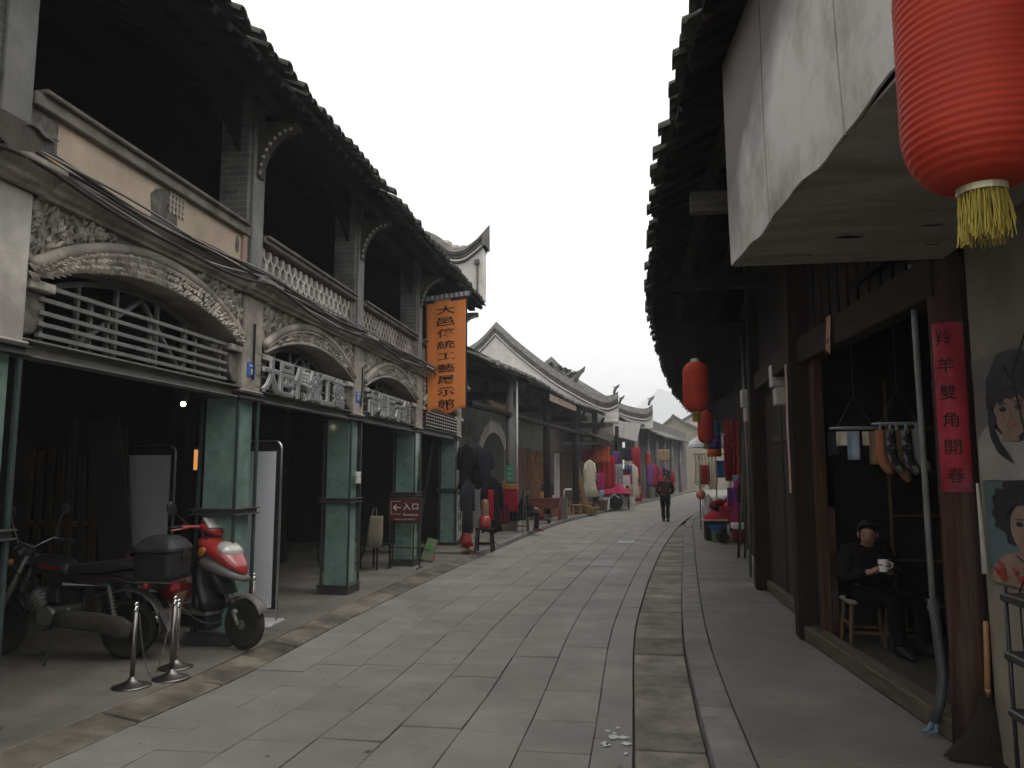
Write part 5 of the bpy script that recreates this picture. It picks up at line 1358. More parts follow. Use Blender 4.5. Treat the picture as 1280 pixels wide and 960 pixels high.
for yy in (12.45, 13.4):
    m = MB(); c = Vector((-4.9, yy, .38)); m.tube([c + Vector((.12 * math.cos(a), .31 * math.cos(a), .31 * math.sin(a))) for a in [k * math.pi / 14 for k in range(29)]], .02, 6, cap=False); o = m.build('wheel', RUBBER, t, smooth=True)
    m = MB()
    for k in range(10):
        a = k * math.pi / 5; m.beam(c, c + Vector((.12 * math.cos(a), .30 * math.cos(a), .30 * math.sin(a))), .004, .004)
    m.build('spokes', INOX, o)
m = MB()
for a, b_ in (((12.45, .38), (12.75, .85)), ((12.75, .85), (13.2, .8)), ((13.2, .8), (13.4, .38)), ((12.75, .85), (12.9, .42)), ((12.9, .42), (13.2, .8)), ((12.45, .38), (12.9, .42)), ((13.2, .8), (13.15, 1.05))): m.tube([(-4.9, *a), (-4.9, *b_)], .016, 6)
m.build('frame', mat('bike_blue', (.03, .045, .09), .4, .3, 6, 0), t)
m = MB(); m.tube([(-5.15, 13.12, 1.06), (-4.9, 13.15, 1.05), (-4.65, 13.12, 1.06)], .013, 6); m.build('handlebar', INOX, t)
m = MB(); m.ball((-4.9, 12.72, .93), .1, 10, .7, 1.2, .35); m.build('saddle', BLACKPLASTIC, t, smooth=True)
t = thing('green_box', 'green carton with a round lime mark leaning by the third pier', 'box', (-3.66, 14.2, .05))
m = MB(); M = Matrix.Rotation(R(-20), 3, 'X') @ Matrix.Rotation(R(14), 3, 'Y'); m.obox((-3.70, 14.25, .27), (.2, .05, .42), M); m.build('carton', mat('carton_olive', (.16, .2, .12), .7, .3, 5, 0), t, bevel=.004)
m = MB(); m.obox((-3.70, 14.21, .14), (.205, .06, .13), M); m.build('orange_end', mat('carton_orange', (.28, .14, .08), .7, .3, 5, 0), t)
m = MB(); m.lathe([(.0, .028), (.068, .028), (.068, .033), (0, .033)], (-3.70, 14.25, .31), 18, M @ Matrix.Rotation(R(90), 3, 'X')); m.build('round_mark', mat('lime_mark', (.07, .22, .04), .6, .1, 5, 0), t)
t = thing('black_bucket', 'black bucket on the floor beside the green carton', 'bucket', (-3.95, 14.35, .05))
m = MB(); m.lathe([(.11, 0), (.14, .24), (.15, .245), (.13, .23)], n=18); m.build('bucket', BLACKPLASTIC, t, smooth=True, local=True)
m = MB(); m.tube([(-.14, 0, .24), (-.08, 0, .34), (.08, 0, .34), (.14, 0, .24)], .005, 6); m.build('handle', INOX, t, local=True)
t = thing('leaning_beam', 'dark brown timber leaning inside the third arch', 'beam', (-4.2, 15.0, .05))
m = MB(); m.beam((-4.3, 15.3, .05), (-4.0, 15.6, 2.5), .09, .07); m.build('timber', DARKWOOD, t)

# ------------------------------------------------------------------ scooter and motorcycle
def body(path, p=2.6, n=16, side=(0, 1, 0)):
    """loft along [(x, z, half width, half height)] in the vehicle's middle plane"""
    m = MB(); rs = []; side = Vector(side)
    for i, (x, z, hw, hh) in enumerate(path):
        a = path[max(0, i - 1)]; b_ = path[min(len(path) - 1, i + 1)]
        d = Vector((b_[0] - a[0], 0, b_[1] - a[1])).normalized(); up = side.cross(d)
        rs.append(ring((x, 0, z), side, up, hw, hh, p, n))
    return loft(m, rs)
def wheel(root, x, r, wd, spokes, rimm, name='wheel', rim_r=.62):
    hub = bpy.data.objects.new(name, None)
    m = MB(); prof = []
    for k in range(13):
        a = -math.pi / 2 - math.pi * k / 12 + math.pi / 2
        a = math.pi * k / 12
        prof.append((r - wd * .55 + wd * .55 * math.sin(a) * 1.0 , -wd * .5 * math.cos(a)))
    prof = [(r * rim_r + .02, -wd * .42)] + prof + [(r * rim_r + .02, wd * .42)]
    Mx = Matrix.Rotation(R(90), 3, 'X')
    m.lathe(prof, (x, 0, r), 30, Mx); tyre = m.build(name, RUBBER, root, smooth=True, local=True)
    m = MB(); m.lathe([(r * rim_r - .015, -wd * .4), (r * rim_r + .03, -wd * .4), (r * rim_r + .03, wd * .4), (r * rim_r - .015, wd * .4), (r * rim_r - .015, -wd * .4)], (x, 0, r), 30, Mx)
    m.lathe([(.0, -wd * .5), (.045, -wd * .5), (.045, wd * .5), (0, wd * .5)], (x, 0, r), 14, Mx)
    for k in range(spokes):
        a = 2 * math.pi * k / spokes; wdt = .035 if spokes < 10 else .006
        m.beam((x + .03 * math.cos(a), 0, r + .03 * math.sin(a)), (x + r * rim_r * math.cos(a), 0, r + r * rim_r * math.sin(a)), wdt, .025 if spokes < 10 else .006, up=(0, 1, 0))
    m.build('rim', rimm, tyre, local=True)
    return tyre
REDP = mat('scooter_red', (.36, .03, .028), .3, .12, 4, 0, spec=.5, coat=.5, stain=(.2, .06, .05), stain_amt=.3)
GREYP = mat('scooter_grey', (.12, .115, .11), .4, .15, 5, 0, spec=.45)
CLEAR = mat('lamp_lens', (.45, .45, .42), .12, .2, 9, 0, spec=.8, coat=.6)
ALLOY = mat('dull_alloy', (.23, .225, .21), .5, .3, 6, .1, 50, metal=.6)
SEATM = mat('seat_vinyl', (.022, .022, .024), .5, .25, 6, .1, 60, spec=.4)
def scooter():
    h = math.atan2(-.36, 1.19); cx, cy = -4.20, 7.18
    t = thing('red_scooter', 'red and black motor scooter facing the street beside the first glass pier', 'scooter', (cx, cy, .05), h)
    B = lambda m, n, mt, **k: m.build(n, mt, t, local=True, **k)
    wheel(t, .625, .235, .095, 5, ALLOY); wheel(t, -.6, .225, .1, 5, ALLOY)
    m = MB(); m.tube([(.56, .075, .34), (.625, .08, .235)], .02, 8); m.tube([(.56, -.075, .34), (.625, -.08, .235)], .02, 8); m.tube([(.42, 0, .72), (.56, 0, .36)], .035, 10); m.tube([(.56, .08, .35), (.56, -.08, .35)], .025, 8)
    B(m, 'front_fork', ALLOY, smooth=True)
    m = MB(); m.slab(lambda u, v: (.625 + .262 * math.cos(R(25 + 120 * u)), (.06 - .12 * v), .245 + .265 * math.sin(R(25 + 120 * u)) - .02 * (2 * v - 1) ** 2), 12, 4, (0, 0, .008)); B(m, 'front_fender', GREYP, smooth=True)
    m = body([(.27, .99, .10, .04), (.33, .975, .16, .065), (.42, .945, .19, .085), (.53, .89, .18, .09), (.64, .82, .14, .075), (.73, .75, .09, .045), (.80, .70, .03, .016)], 2.4, 20); B(m, 'nose_shell', REDP, smooth=True)
    m = body([(.30, .82, .16, .05), (.42, .80, .2, .085), (.55, .755, .19, .08), (.69, .69, .13, .05), (.81, .645, .05, .025)], 2.4, 20); B(m, 'lower_lip', GREYP, smooth=True)
    m = MB(); loft(m, [ring((.58, 0, .90), (0, 1, 0), (-.78, 0, .62), .15, .11, 2.2), ring((.615, 0, .935), (0, 1, 0), (-.78, 0, .62), .135, .10, 2.2), ring((.63, 0, .95), (0, 1, 0), (-.78, 0, .62), .07, .05, 2)]); B(m, 'headlight', CLEAR, smooth=True)
    for s in (-1, 1):
        m = MB(); m.ball((.43, s * .2, .90), .05, 10, 1.3, .45, .8, Matrix.Rotation(R(-35), 3, 'Y')); B(m, 'turn_signal', mat('amber_lens', (.4, .16, .03), .2, .2, 8, 0, spec=.7), smooth=True)
    m = MB(); m.slab(lambda u, v: (.30 + .13 * v + .06 * (1 - (2 * u - 1) ** 2), -.19 + .38 * u, .36 + .58 * v), 8, 6, (-.05, 0, .0)); B(m, 'leg_shield', BLACKPLASTIC, smooth=True)
    m = body([(.40, .80, .14, .06), (.48, .66, .13, .07), (.5, .5, .1, .06)], 2.6); B(m, 'inner_shield', BLACKPLASTIC, smooth=True)
    m = MB(); m.box(-.28, .32, -.17, .17, .30, .345); B(m, 'floorboard', GREYP, bevel=.02, seg=2)
    m = MB(); m.box(-.4, .3, -.14, .14, .17, .299); B(m, 'engine_cover', BLACKPLASTIC, bevel=.03, seg=2)
    m = body([(-.18, .40, .12, .1), (-.25, .52, .16, .13), (-.45, .60, .17, .12), (-.70, .68, .15, .1), (-.95, .76, .09, .06), (-1.02, .79, .04, .03)], 2.6); B(m, 'rear_shell', REDP, smooth=True)
    m = body([(-.12, .70, .10, .03), (-.2, .735, .13, .05), (-.45, .75, .15, .05), (-.7, .80, .15, .055), (-.85, .82, .11, .04)], 3); B(m, 'seat', SEATM, smooth=True)
    m = MB(); m.ball((-1.02, 0, .76), .07, 10, .5, 1, .6); B(m, 'tail_light', mat('red_lens', (.35, .02, .02), .2, .2, 8, 0, spec=.7), smooth=True)
    m = body([(.24, 1.11, .05, .02), (.29, 1.13, .12, .045), (.36, 1.12, .14, .055), (.43, 1.08, .10, .045), (.47, 1.05, .04, .02)], 2.6); B(m, 'handlebar_cowl', REDP, smooth=True)
    m = body([(.33, 1.0, .06, .05), (.33, 1.08, .07, .06)], 2); B(m, 'steering_neck', BLACKPLASTIC, smooth=True)
    m = MB(); m.slab(lambda u, v: (.435 - .10 * v + .03 * (1 - (2 * u - 1) ** 2), (-.12 + .24 * u) * (1 - .15 * v), 1.115 + .10 * v), 8, 5, (-.008, 0, .004)); B(m, 'visor', CLEAR, smooth=True)
    for s in (-1, 1):
        m = MB(); m.tube([(.31, s * .10, 1.13), (.26, s * .24, 1.135), (.235, s * .28, 1.135)], .016, 8); m.box(.2, .27, min(s * .21, s * .25), max(s * .21, s * .25), 1.11, 1.16); B(m, 'handlebar', REDP, smooth=False)
        m = MB(); m.tube([(.24, s * .27, 1.135), (.2, s * .39, 1.13)], .019, 10); B(m, 'grip', BLACKPLASTIC, smooth=True)
        m = MB(); m.tube([(.29, s * .24, 1.13), (.30, s * .34, 1.12), (.27, s * .42, 1.11)], .009, 6); B(m, 'brake_lever', REDP)
    m = MB(); m.tube([(.27, -.22, 1.15), (.25, -.30, 1.22), (.24, -.36, 1.27)], .008, 6); B(m, 'mirror_stalk', BLACKPLASTIC)
    m = MB(); m.ball((.24, -.40, 1.31), .068, 14, .35, .8, 1.15, Matrix.Rotation(R(18), 3, 'X')); B(m, 'mirror', BLACKPLASTIC, smooth=True)
    for q in (-.05, .02, .07):
        m = MB(); m.tube([(.28, q * 3, 1.12), (.40, q * 3.4, 1.08), (.44, q * 1.5, .96)], .005, 5); B(m, 'control_cable', CABLE)
    m = MB(); m.slab(lambda u, v: (-1.03 - .03 * v, -.1 + .2 * u, .52 + .14 * v), 2, 2, (.005, 0, 0)); B(m, 'rear_plate', mat('blank_plate', (.24, .15, .1), .6, .2, 5, 0))
    m = MB(); m.slab(lambda u, v: (-.6 + .25 * math.cos(R(50 + 120 * u)), .06 - .12 * v, .235 + .26 * math.sin(R(50 + 120 * u))), 10, 3, (0, 0, .006)); B(m, 'rear_fender', BLACKPLASTIC, smooth=True)
    for q in (-1, 1):
        m = MB(); m.slab(lambda u, v: (-.2 - .6 * u, q * (.163 - .02 * u), .50 + .2 * u + .05 * v), 6, 2, (0, q * .006, 0)); B(m, 'side_trim', GREYP)
        m = MB(); m.tube([(-.55, q * .12, .55), (-.6, q * .12, .26)], .022, 8); B(m, 'shock_absorber', INOX)
    m = MB(); m.tube([(-.55, .16, .72), (-.85, .15, .80), (-1.05, .0, .83), (-.85, -.15, .80), (-.55, -.16, .72)], .012, 6); B(m, 'grab_rail', STEELDK, smooth=True)
    m = MB(); m.tube([(-.35, .1, .2), (-.42, .17, .0)], .014, 6); m.tube([(-.35, -.1, .2), (-.42, -.17, .0)], .014, 6); B(m, 'stand', STEELDK)
    m = MB(); m.tube([(-.4, -.16, .25), (-.8, -.17, .3)], [.045, .06], 12); B(m, 'silencer', ALLOY, smooth=True)
    return t
sc = scooter()
for o in [x for x in COL.objects if x.parent == sc]:
    if o.name.split('.')[0] in ('wheel', 'front_fender'): continue
    for v in o.data.vertices:
        if v.co.x > -.05:
            k = min(1, max(0, (v.co.z - .30) / .42)); v.co.x -= .19 * k * k * (3 - 2 * k) * min(1, (v.co.x + .05) / .2)
def motorcycle():
    t = thing('black_motorcycle', 'dusty black motorcycle with a rear top box parked inside the first arch', 'motorcycle', (-5.06, 6.47, .05), R(183))
    B = lambda m, n, mt, **k: m.build(n, mt, t, local=True, **k)
    wheel(t, .63, .27, .08, 24, ALLOY, rim_r=.74); wheel(t, -.61, .262, .09, 24, ALLOY, rim_r=.74)
    m = MB()
    for s in (-1, 1): m.tube([(.36, s * .075, .9), (.63, s * .08, .285)], [.022, .028], 10)
    m.tube([(.4, .09, .84), (.4, -.09, .84)], .02, 8); B(m, 'front_fork', ALLOY, smooth=True)
    m = MB(); m.slab(lambda u, v: (.63 + .315 * math.cos(R(30 + 120 * u)), .06 - .12 * v, .29 + .315 * math.sin(R(30 + 120 * u)) - .02 * (2 * v - 1) ** 2), 12, 4, (0, 0, .006)); B(m, 'front_fender', mat('moto_black', (.02, .02, .022), .3, .2, 6, 0, spec=.5, coat=.3), smooth=True)
    MK = MATS['moto_black']
    m = MB(); m.slab(lambda u, v: (-.61 + .325 * math.cos(R(60 + 130 * u)), .07 - .14 * v, .29 + .33 * math.sin(R(60 + 130 * u)) - .02 * (2 * v - 1) ** 2), 14, 4, (0, 0, .006)); B(m, 'rear_fender', GREYP, smooth=True)
    m = MB(); m.slab(lambda u, v: (-.94 - .09 * u, .08 - .16 * v, .43 - .17 * u), 3, 3, (.01, 0, 0)); B(m, 'mud_flap', GREYP)
    m = body([(.33, .84, .07, .05), (.26, .83, .12, .09), (.12, .81, .13, .1), (-.02, .78, .11, .08), (-.1, .76, .07, .04)], 2.3, 18); B(m, 'fuel_tank', MK, smooth=True)
    m = body([(-.06, .79, .10, .035), (-.15, .785, .13, .05), (-.35, .80, .14, .055), (-.6, .835, .14, .055), (-.72, .84, .12, .04)], 3, 18); B(m, 'seat', SEATM, smooth=True)
    m = body([(-.12, .66, .11, .07), (-.3, .68, .13, .08), (-.55, .72, .11, .06), (-.85, .74, .06, .04)], 2.8); B(m, 'side_panel', mat('moto_panel', (.035, .02, .025), .35, .3, 6, 0), smooth=True)
    m = MB(); m.slab(lambda u, v: (-.05 - .35 * u, .137, .655 + .02 * v * (1 - u)), 3, 1, (0, .004, 0)); B(m, 'side_stripe', LETW)
    m = MB(); m.box(-.12, .2, -.13, .13, .3, .46); m.tube([(.2, 0, .42), (.3, 0, .56)], [.1, .09], 12); m.tube([(.08, .16, .38), (.08, -.16, .38)], .09, 16); B(m, 'engine', ALLOY, bevel=.015)
    m = MB()
    for k in range(6): m.tube([(.21 + .017 * k, 0, .43 + .024 * k), (.216 + .017 * k, 0, .438 + .024 * k)], .115, 14)
    B(m, 'cylinder_fins', ALLOY)
    m = body([(.02, .36, .02, .055), (-.1, .36, .03, .075), (-.4, .34, .035, .085), (-.62, .30, .035, .095), (-.72, .27, .025, .06)], 2.4); 
    m.v = [p + Vector((0, .14, 0)) for p in m.v]; B(m, 'chain_case', mat('case_grey', (.07, .066, .06), .6, .4, 6, .1, 40), smooth=True)
    m = MB(); m.tube([(.1, -.12, .3), (-.2, -.15, .25), (-.5, -.17, .28), (-.95, -.18, .36)], [.02, .025, .045, .05], 12); B(m, 'silencer', CHROME, smooth=True)
    for s in (-1, 1):
        m = MB(); m.tube([(-.48, s * .13, .66), (-.58, s * .14, .3)], .014, 8)
        for k in range(9):
            z = .62 - .03 * k; x = -.49 - .0083 * k; m.tube([(x, s * .13, z), (x - .003, s * .13, z - .012)], .03, 10)
        B(m, 'shock_absorber', ALLOY)
    m = MB(); m.tube([(.38, 0, .88), (.1, 0, .68), (-.4, 0, .68), (-.9, 0, .66)], .022, 8); m.tube([(.34, 0, .8), (.22, 0, .3), (-.15, 0, .28), (-.2, 0, .66)], .02, 8); B(m, 'frame', STEELDK, smooth=True)
    m = MB(); m.tube([(.26, .36, 1.0), (.33, .22, 1.04), (.36, 0, .97), (.33, -.22, 1.04), (.26, -.36, 1.0)], .012, 8); B(m, 'handlebar', CHROME, smooth=True)
    for s in (-1, 1):
        m = MB(); m.tube([(.30, s * .27, 1.02), (.24, s * .40, .99)], .018, 8); B(m, 'grip', BLACKPLASTIC, smooth=True)
        m = MB(); m.tube([(.32, s * .24, 1.04), (.34, s * .3, 1.2), (.32, s * .34, 1.27)], .006, 6); B(m, 'mirror_stalk', CHROME)
        m = MB(); m.ball((.32, s * .36, 1.31), .06, 12, .3, 1.1, .8); B(m, 'mirror', BLACKPLASTIC, smooth=True)
        m = MB(); m.ball((.42, s * .2, .86), .035, 10); B(m, 'turn_signal', MATS['amber_lens'], smooth=True)
    m = MB(); m.ball((-.83, .13, .66), .035, 10); B(m, 'turn_signal', MATS['red_lens'], smooth=True)
    m = body([(.38, .92, .08, .08), (.47, .92, .1, .1), (.53, .92, .095, .095)], 2.2); B(m, 'headlight', MK, smooth=True)
    m = MB(); m.tube([(.53, 0, .92), (.545, 0, .92)], .088, 18); B(m, 'headlight_lens', CLEAR)
    m = MB(); m.tube([(-.55, .16, .74), (-.72, .17, .70), (-1.05, .12, .69), (-1.05, -.12, .69), (-.75, -.17, .70), (-.55, -.16, .74)], .011, 6); m.box(-1.04, -.72, -.12, .12, .675, .69); B(m, 'rear_rack', CHROME)
    m = MB(); loft(m, [ring((-.90, 0, .70), (1, 0, 0), (0, 1, 0), .17, .17, 6, 24), ring((-.90, 0, .74), (1, 0, 0), (0, 1, 0), .185, .19, 7, 24), ring((-.90, 0, .945), (1, 0, 0), (0, 1, 0), .195, .20, 6, 24)]); bx = B(m, 'top_box', BLACKPLASTIC, smooth=False, bevel=.006)
    m = MB(); loft(m, [ring((-.90, 0, .95), (1, 0, 0), (0, 1, 0), .202, .207, 6, 24), ring((-.90, 0, .985), (1, 0, 0), (0, 1, 0), .202, .207, 6, 24), ring((-.90, 0, 1.05), (1, 0, 0), (0, 1, 0), .155, .16, 5, 24), ring((-.90, 0, 1.085), (1, 0, 0), (0, 1, 0), .11, .11, 4, 24)]); m.build('box_lid', mat('box_lid_grey', (.035, .035, .038), .45, .2, 6, .05, 80), bx, local=True, bevel=.008)
    m = MB(); m.box(-1.115, -1.10, -.05, .05, .88, .99); m.build('box_latch', BLACKPLASTIC, bx, local=True, bevel=.006)
    m = MB(); m.box(-1.04, -1.0, -.07, .07, .60, .70); B(m, 'tail_light', MATS['red_lens'], bevel=.01)
    m = MB(); m.slab(lambda u, v: (-1.04 - .05 * v, -.1 + .2 * u, .42 + .17 * v), 2, 2, (.006, 0, 0)); B(m, 'number_plate', mat('blank_plate', (.24, .15, .1), .6, .2, 5, 0))
    m = MB(); m.tube([(.0, .13, .3), (-.06, .32, .0)], .012, 6); B(m, 'kickstand', STEELDK)
    for q in (-.09, .05, .12):
        m = MB(); m.tube([(.30, q * 2.4, 1.03), (.46, q * 1.6, 1.0), (.45, q, .8), (.3, q * .6, .62)], .005, 5); B(m, 'control_cable', CABLE)
    m = MB(); m.slab(lambda u, v: (.2 - .22 * u, .128 - .004 * u, .80 + .035 * v - .02 * u), 3, 1, (0, .003, 0)); B(m, 'tank_stripe', mat('stripe_red', (.2, .02, .02), .4, .2, 5, 0))
    m = MB(); m.slab(lambda u, v: (-.4 - .1 * u, .139, .655 + .02 * v), 2, 1, (0, .004, 0)); B(m, 'panel_mark', mat('mark_green', (.03, .12, .09), .4, .2, 5, 0))
    m = MB(); m.box(-.02, .1, -.15, .15, .5, .62); B(m, 'air_box', BLACKPLASTIC, bevel=.015)
    m = MB(); m.tube([(-.3, .13, .60), (-.3, -.13, .60)], .05, 10); B(m, 'battery_case', BLACKPLASTIC)
    m = MB(); m.tube([(.05, -.2, .28), (.05, .2, .28)], .016, 8); B(m, 'footpeg', RUBBER)
motorcycle()
# ------------------------------------------------------------------ goods on the left walk and stalls
def cm(name, col, rough=.9, **k): return mat(name, col, rough, .3, 7, .1, 40, spec=.06, **k)
def drape(name, label, cat, x, y, zt, w_, h_, mt, ang=0.0, folds=5, amp=.025, group=None, taper=1.0, hem=0.0, part='cloth'):
    """a hanging cloth; ang turns it about its middle"""
    t = thing(name, label, cat, (x, y, zt), 0, group)
    ca, sa = math.cos(ang), math.sin(ang)
    def f(u, v):
        s = (u - .5) * w_ * (1 + (taper - 1) * (1 - v)); d = amp * math.sin(u * folds * 6.283) * (1 - .6 * v)
        return (x + s * ca - d * sa, y + s * sa + d * ca, zt - h_ * (1 - v) + hem * math.sin(u * 7) * (1 - v))
    m = MB(); m.slab(f, max(8, folds * 5), 6, (-.006 * sa - .002, .006 * ca + .002, 0)); m.build(part, mt, t, smooth=True)
    return t
def coat(name, label, x, y, zt, w_, h_, mt, ang=0.0, group=None, flare=1.25, sleeve=True, thick=.05, sh=1.0):
    t = thing(name, label, 'coat', (x, y, zt), 0, group)
    ca, sa = math.cos(ang), math.sin(ang)
    def T(p): return Vector((x + p[0] * ca - p[1] * sa, y + p[0] * sa + p[1] * ca, zt + p[2]))
    m = MB(); rs = []
    for (z, a, b_) in ((0, .06, .05), (-.04, .30 * sh, .6), (-.10, .44 * sh, .9), (-.3, .40 * (.4 + .6 * sh), 1), (-.55, .42 * (.6 + .4 * sh), 1), (-.8, .46, 1), (-1, .5 * flare, 1.1)):
        rr = ring((0, 0, z * h_), (1, 0, 0), (0, 1, 0), max(.03, a * w_), thick * b_, 2.4, 40); fo = .35 * min(1, -z * 1.3)
        rs.append([T((v.x, v.y * (1 + fo * math.sin(v.x / w_ * 38 + x * 9) + .2 * fo * math.sin(v.x / w_ * 71)), v.z + (.03 * math.sin(v.x / w_ * 9 + y) if z < -.9 else 0))) for v in rr])
    loft(m, rs); m.build('coat_body', mt, t, smooth=True)
    if sleeve:
        for s in (-1, 1):
            m = MB(); m.tube([T((s * .36 * w_ * sh, 0, -.09 * h_)), T((s * .50 * w_ * sh, .01, -.3 * h_)), T((s * .54 * w_ * sh, .0, -.58 * h_))], [.06, .055, .045], 8); m.build('sleeve', mt, t, smooth=True)
    m = MB(); m.tube([T((0, 0, .0)), T((0, 0, .06)), T((.02, 0, .08))], .004, 5); m.build('hanger_hook', STEELDK, t)
    return t
def stool(x, y, z, w_, h_, mt, label, name='stool', group=None, seatm=None, rz=0.0):
    t = thing(name, label, 'stool', (x, y, z), rz, group)
    for sx in (-1, 1):
        for sy in (-1, 1):
            m = MB(); m.beam((sx * w_ * .5, sy * w_ * .42, 0), (sx * w_ * .42, sy * w_ * .36, h_ - .02), .035, .035); m.build('leg', mt, t, local=True, bevel=.005)
    m = MB(); m.box(-w_ * .52, w_ * .52, -w_ * .46, w_ * .46, h_ - .03, h_ + .01); m.build('seat', seatm or mt, t, local=True, bevel=.012)
    for sy in (-1, 1):
        m = MB(); m.beam((-w_ * .47, sy * w_ * .4, h_ * .35), (w_ * .47, sy * w_ * .4, h_ * .35), .02, .025); m.build('rung', mt, t, local=True)
    m = MB(); m.beam((-w_ * .46, -w_ * .4, h_ * .5), (-w_ * .46, w_ * .4, h_ * .5), .02, .025); m.build('rung', mt, t, local=True)
    return t
NAVY = cm('cloth_navy', (.022, .024, .035)); BLACKC = cm('cloth_black', (.013, .013, .015)); GREYC = cm('cloth_grey', (.028, .03, .036)); REDC = cm('cloth_red', (.34, .018, .03)); DKRED = cm('cloth_maroon', (.12, .015, .025))
CREAM = cm('cloth_cream', (.60, .55, .43)); PINK = cm('cloth_magenta', (.40, .03, .16)); ORANGE = cm('cloth_orange', (.50, .10, .03)); PURPLE = cm('cloth_purple', (.16, .05, .22)); BLUEC = cm('cloth_blue', (.06, .16, .38)); TEALC = cm('cloth_teal', (.03, .16, .18)); LTBLUE = cm('cloth_pale_blue', (.30, .38, .48))
PATR = mat('cloth_red_print', (.36, .02, .03), .85, .2, 6, .1, 40, stain=(.45, .22, .18), stain_scale=9, stain_amt=.9, thr=.56)
PATG = mat('cloth_check', (.18, .2, .22), .85, .4, 12, .1, 40, stain=(.4, .4, .4), stain_scale=14, stain_amt=.8)
TAN = mat('cardboard', (.24, .155, .09), .85, .2, 5, .05, 40)
WOODL = wood('pale_wood', (.28, .18, .095)); WOODB = wood('board_brown', (.21, .105, .055))

stool(-2.92, 15.7, .1, .34, .47, DARKWOOD, 'dark little stool holding the red and tan jar at the kerb')
t = thing('tall_jar', 'tall red and tan jar standing on the dark stool', 'jar', (-2.92, 15.7, .58))
m = MB(); m.lathe([(.11, 0), (.125, .03), (.125, .13), (.11, .2), (.08, .25)], n=20); m.build('jar_body', mat('jar_red', (.36, .05, .03), .3, .2, 5, 0, spec=.6), t, smooth=True, local=True)
m = MB(); m.lathe([(.08, .25), (.085, .27), (.08, .5), (.06, .56), (.03, .58)], n=18); m.build('jar_neck', mat('jar_tan', (.22, .14, .08), .5, .3, 5, 0), t, smooth=True, local=True)
drape('red_scarf', 'narrow bright red scarf beside the tall jar', 'scarf', -2.84, 15.95, 1.35, .12, .62, REDC, .3, 2)
for k, (x, y, zt, w_, h_, mt, lab) in enumerate(((-3.62, 17.15, 2.35, .34, 1.0, BLACKC, 'black coat hung highest at the end of the arcade'), (-3.38, 17.3, 2.3, .3, .95, GREYC, 'slate grey coat hung between two black coats'), (-3.2, 17.2, 2.25, .34, .8, NAVY, 'navy coat hung nearest the street at the arcade end'))):
    coat('hung_coat', lab, x, y, zt, w_, h_, mt, .5, 'dark coats hung at the arcade end')
t = coat('draped_coat', 'large black coat spread on a stand behind the tall jar', -2.98, 16.9, 1.6, .42, 1.2, BLACKC, .4, None, 1.15, thick=.04)
coat('draped_coat', 'narrow charcoal coat hanging beside the calligraphy board', -3.55, 17.0, 1.55, .3, 1.2, GREYC, .9, None, 1.0, thick=.05)
drape('maroon_skirt', 'short dark maroon skirt hung between coat and red scarves', 'skirt', -2.98, 18.2, 1.0, .34, .5, DKRED, .2, 4)
t = thing('garment_stand', 'thin wire stand carrying the black coat', 'stand', (-3.05, 17, .1))
m = MB(); m.tube([(-3.02, 16.95, .1), (-3.02, 16.95, 1.75)], .012, 6); m.build('pole', STEELDK, t)
m = MB(); m.tube([(-3.2, 16.9, .1), (-3.02, 16.95, .25), (-2.84, 17, .1)], .01, 6); m.build('foot', STEELDK, t)
t = thing('red_pot', 'small round red pot on the ground by the calligraphy board', 'pot', (-3.5, 16.6, .1))
m = MB(); m.lathe([(.08, 0), (.13, .08), (.13, .2), (.09, .27), (.1, .29)], n=16); m.build('pot', mat('pot_red', (.26, .045, .03), .5, .3, 5, 0), t, smooth=True, local=True)
t = thing('plastic_flower', 'red and green plastic flower lying at the pier foot', 'flower', (-3.25, 15.7, .1))
m = MB(); m.lathe([(.15, 0), (.16, .012), (.0, .02)], n=14); m.build('saucer', mat('pot_red', (.26, .045, .03)), t, local=True)
m = MB()
for k in range(8): m.ball((.06 * math.cos(k * .8), .06 * math.sin(k * .8), .12 + .03 * (k % 3)), .04, 6, 1, 1, .6)
m.build('petals', REDC, t, local=True, smooth=True)
m = MB(); m.tube([(0, 0, .02), (0.01, 0, .1)], .012, 6); m.ball((-.04, .0, .06), .04, 6, 1.3, .5, .4); m.build('leaves', mat('leaf_plastic', (.03, .12, .03), .5, .2, 5, 0), t, local=True)

rk = thing('clothes_rail', 'silver clothes rail with red scarves on the left walk', 'clothes rail', (-3.2, 20.6, .1))
m = MB(); m.tube([(-3.85, 20.7, 1.33), (-2.72, 20.4, 1.33)], .013, 6); m.build('top_rail', INOX, rk)
for (x, y) in ((-3.85, 20.7), (-2.72, 20.4)):
    for s in (-1, 1):
        m = MB(); m.tube([(x, y, 1.33), (x + .03 * s, y + .22 * s, .1)], .012, 6); m.build('leg', INOX, rk)
for k in range(4): drape('hanging_scarf', ['bright red scarf first on the rail from the black coat', 'bright red scarf second on the rail from the black coat', 'bright red scarf third on the rail from the black coat', 'bright red scarf last on the rail, nearest the seated woman'][k], 'scarf', -3.28 + .105 * k, 20.55 - .028 * k, 1.27, .105, .62, REDC, .1, 1, .03, 'red scarves on the clothes rail', .9)
drape('striped_header', 'orange and gold striped cloth across the top of the red scarves', 'cloth', -3.12, 20.48, 1.4, .42, .14, mat('gold_stripe', (.45, .2, .05), .7, .4, 14, 0), -.25, 3, .01)
drape('dark_skirt', 'dark skirt hung below the red scarves on the rail', 'skirt', -3.08, 20.7, .72, .42, .3, NAVY, -.25, 4)
t = thing('cardboard_box', 'brown cardboard box on the walk behind the clothes rail', 'box', (-3.55, 21.6, .1)); m = MB(); m.box(-3.8, -3.32, 21.4, 21.8, .1, .48); m.build('carton', TAN, t, bevel=.008)
m = MB(); m.box(-3.8, -3.55, 21.2, 21.4, .472, .48); m.build('flap', TAN, t)
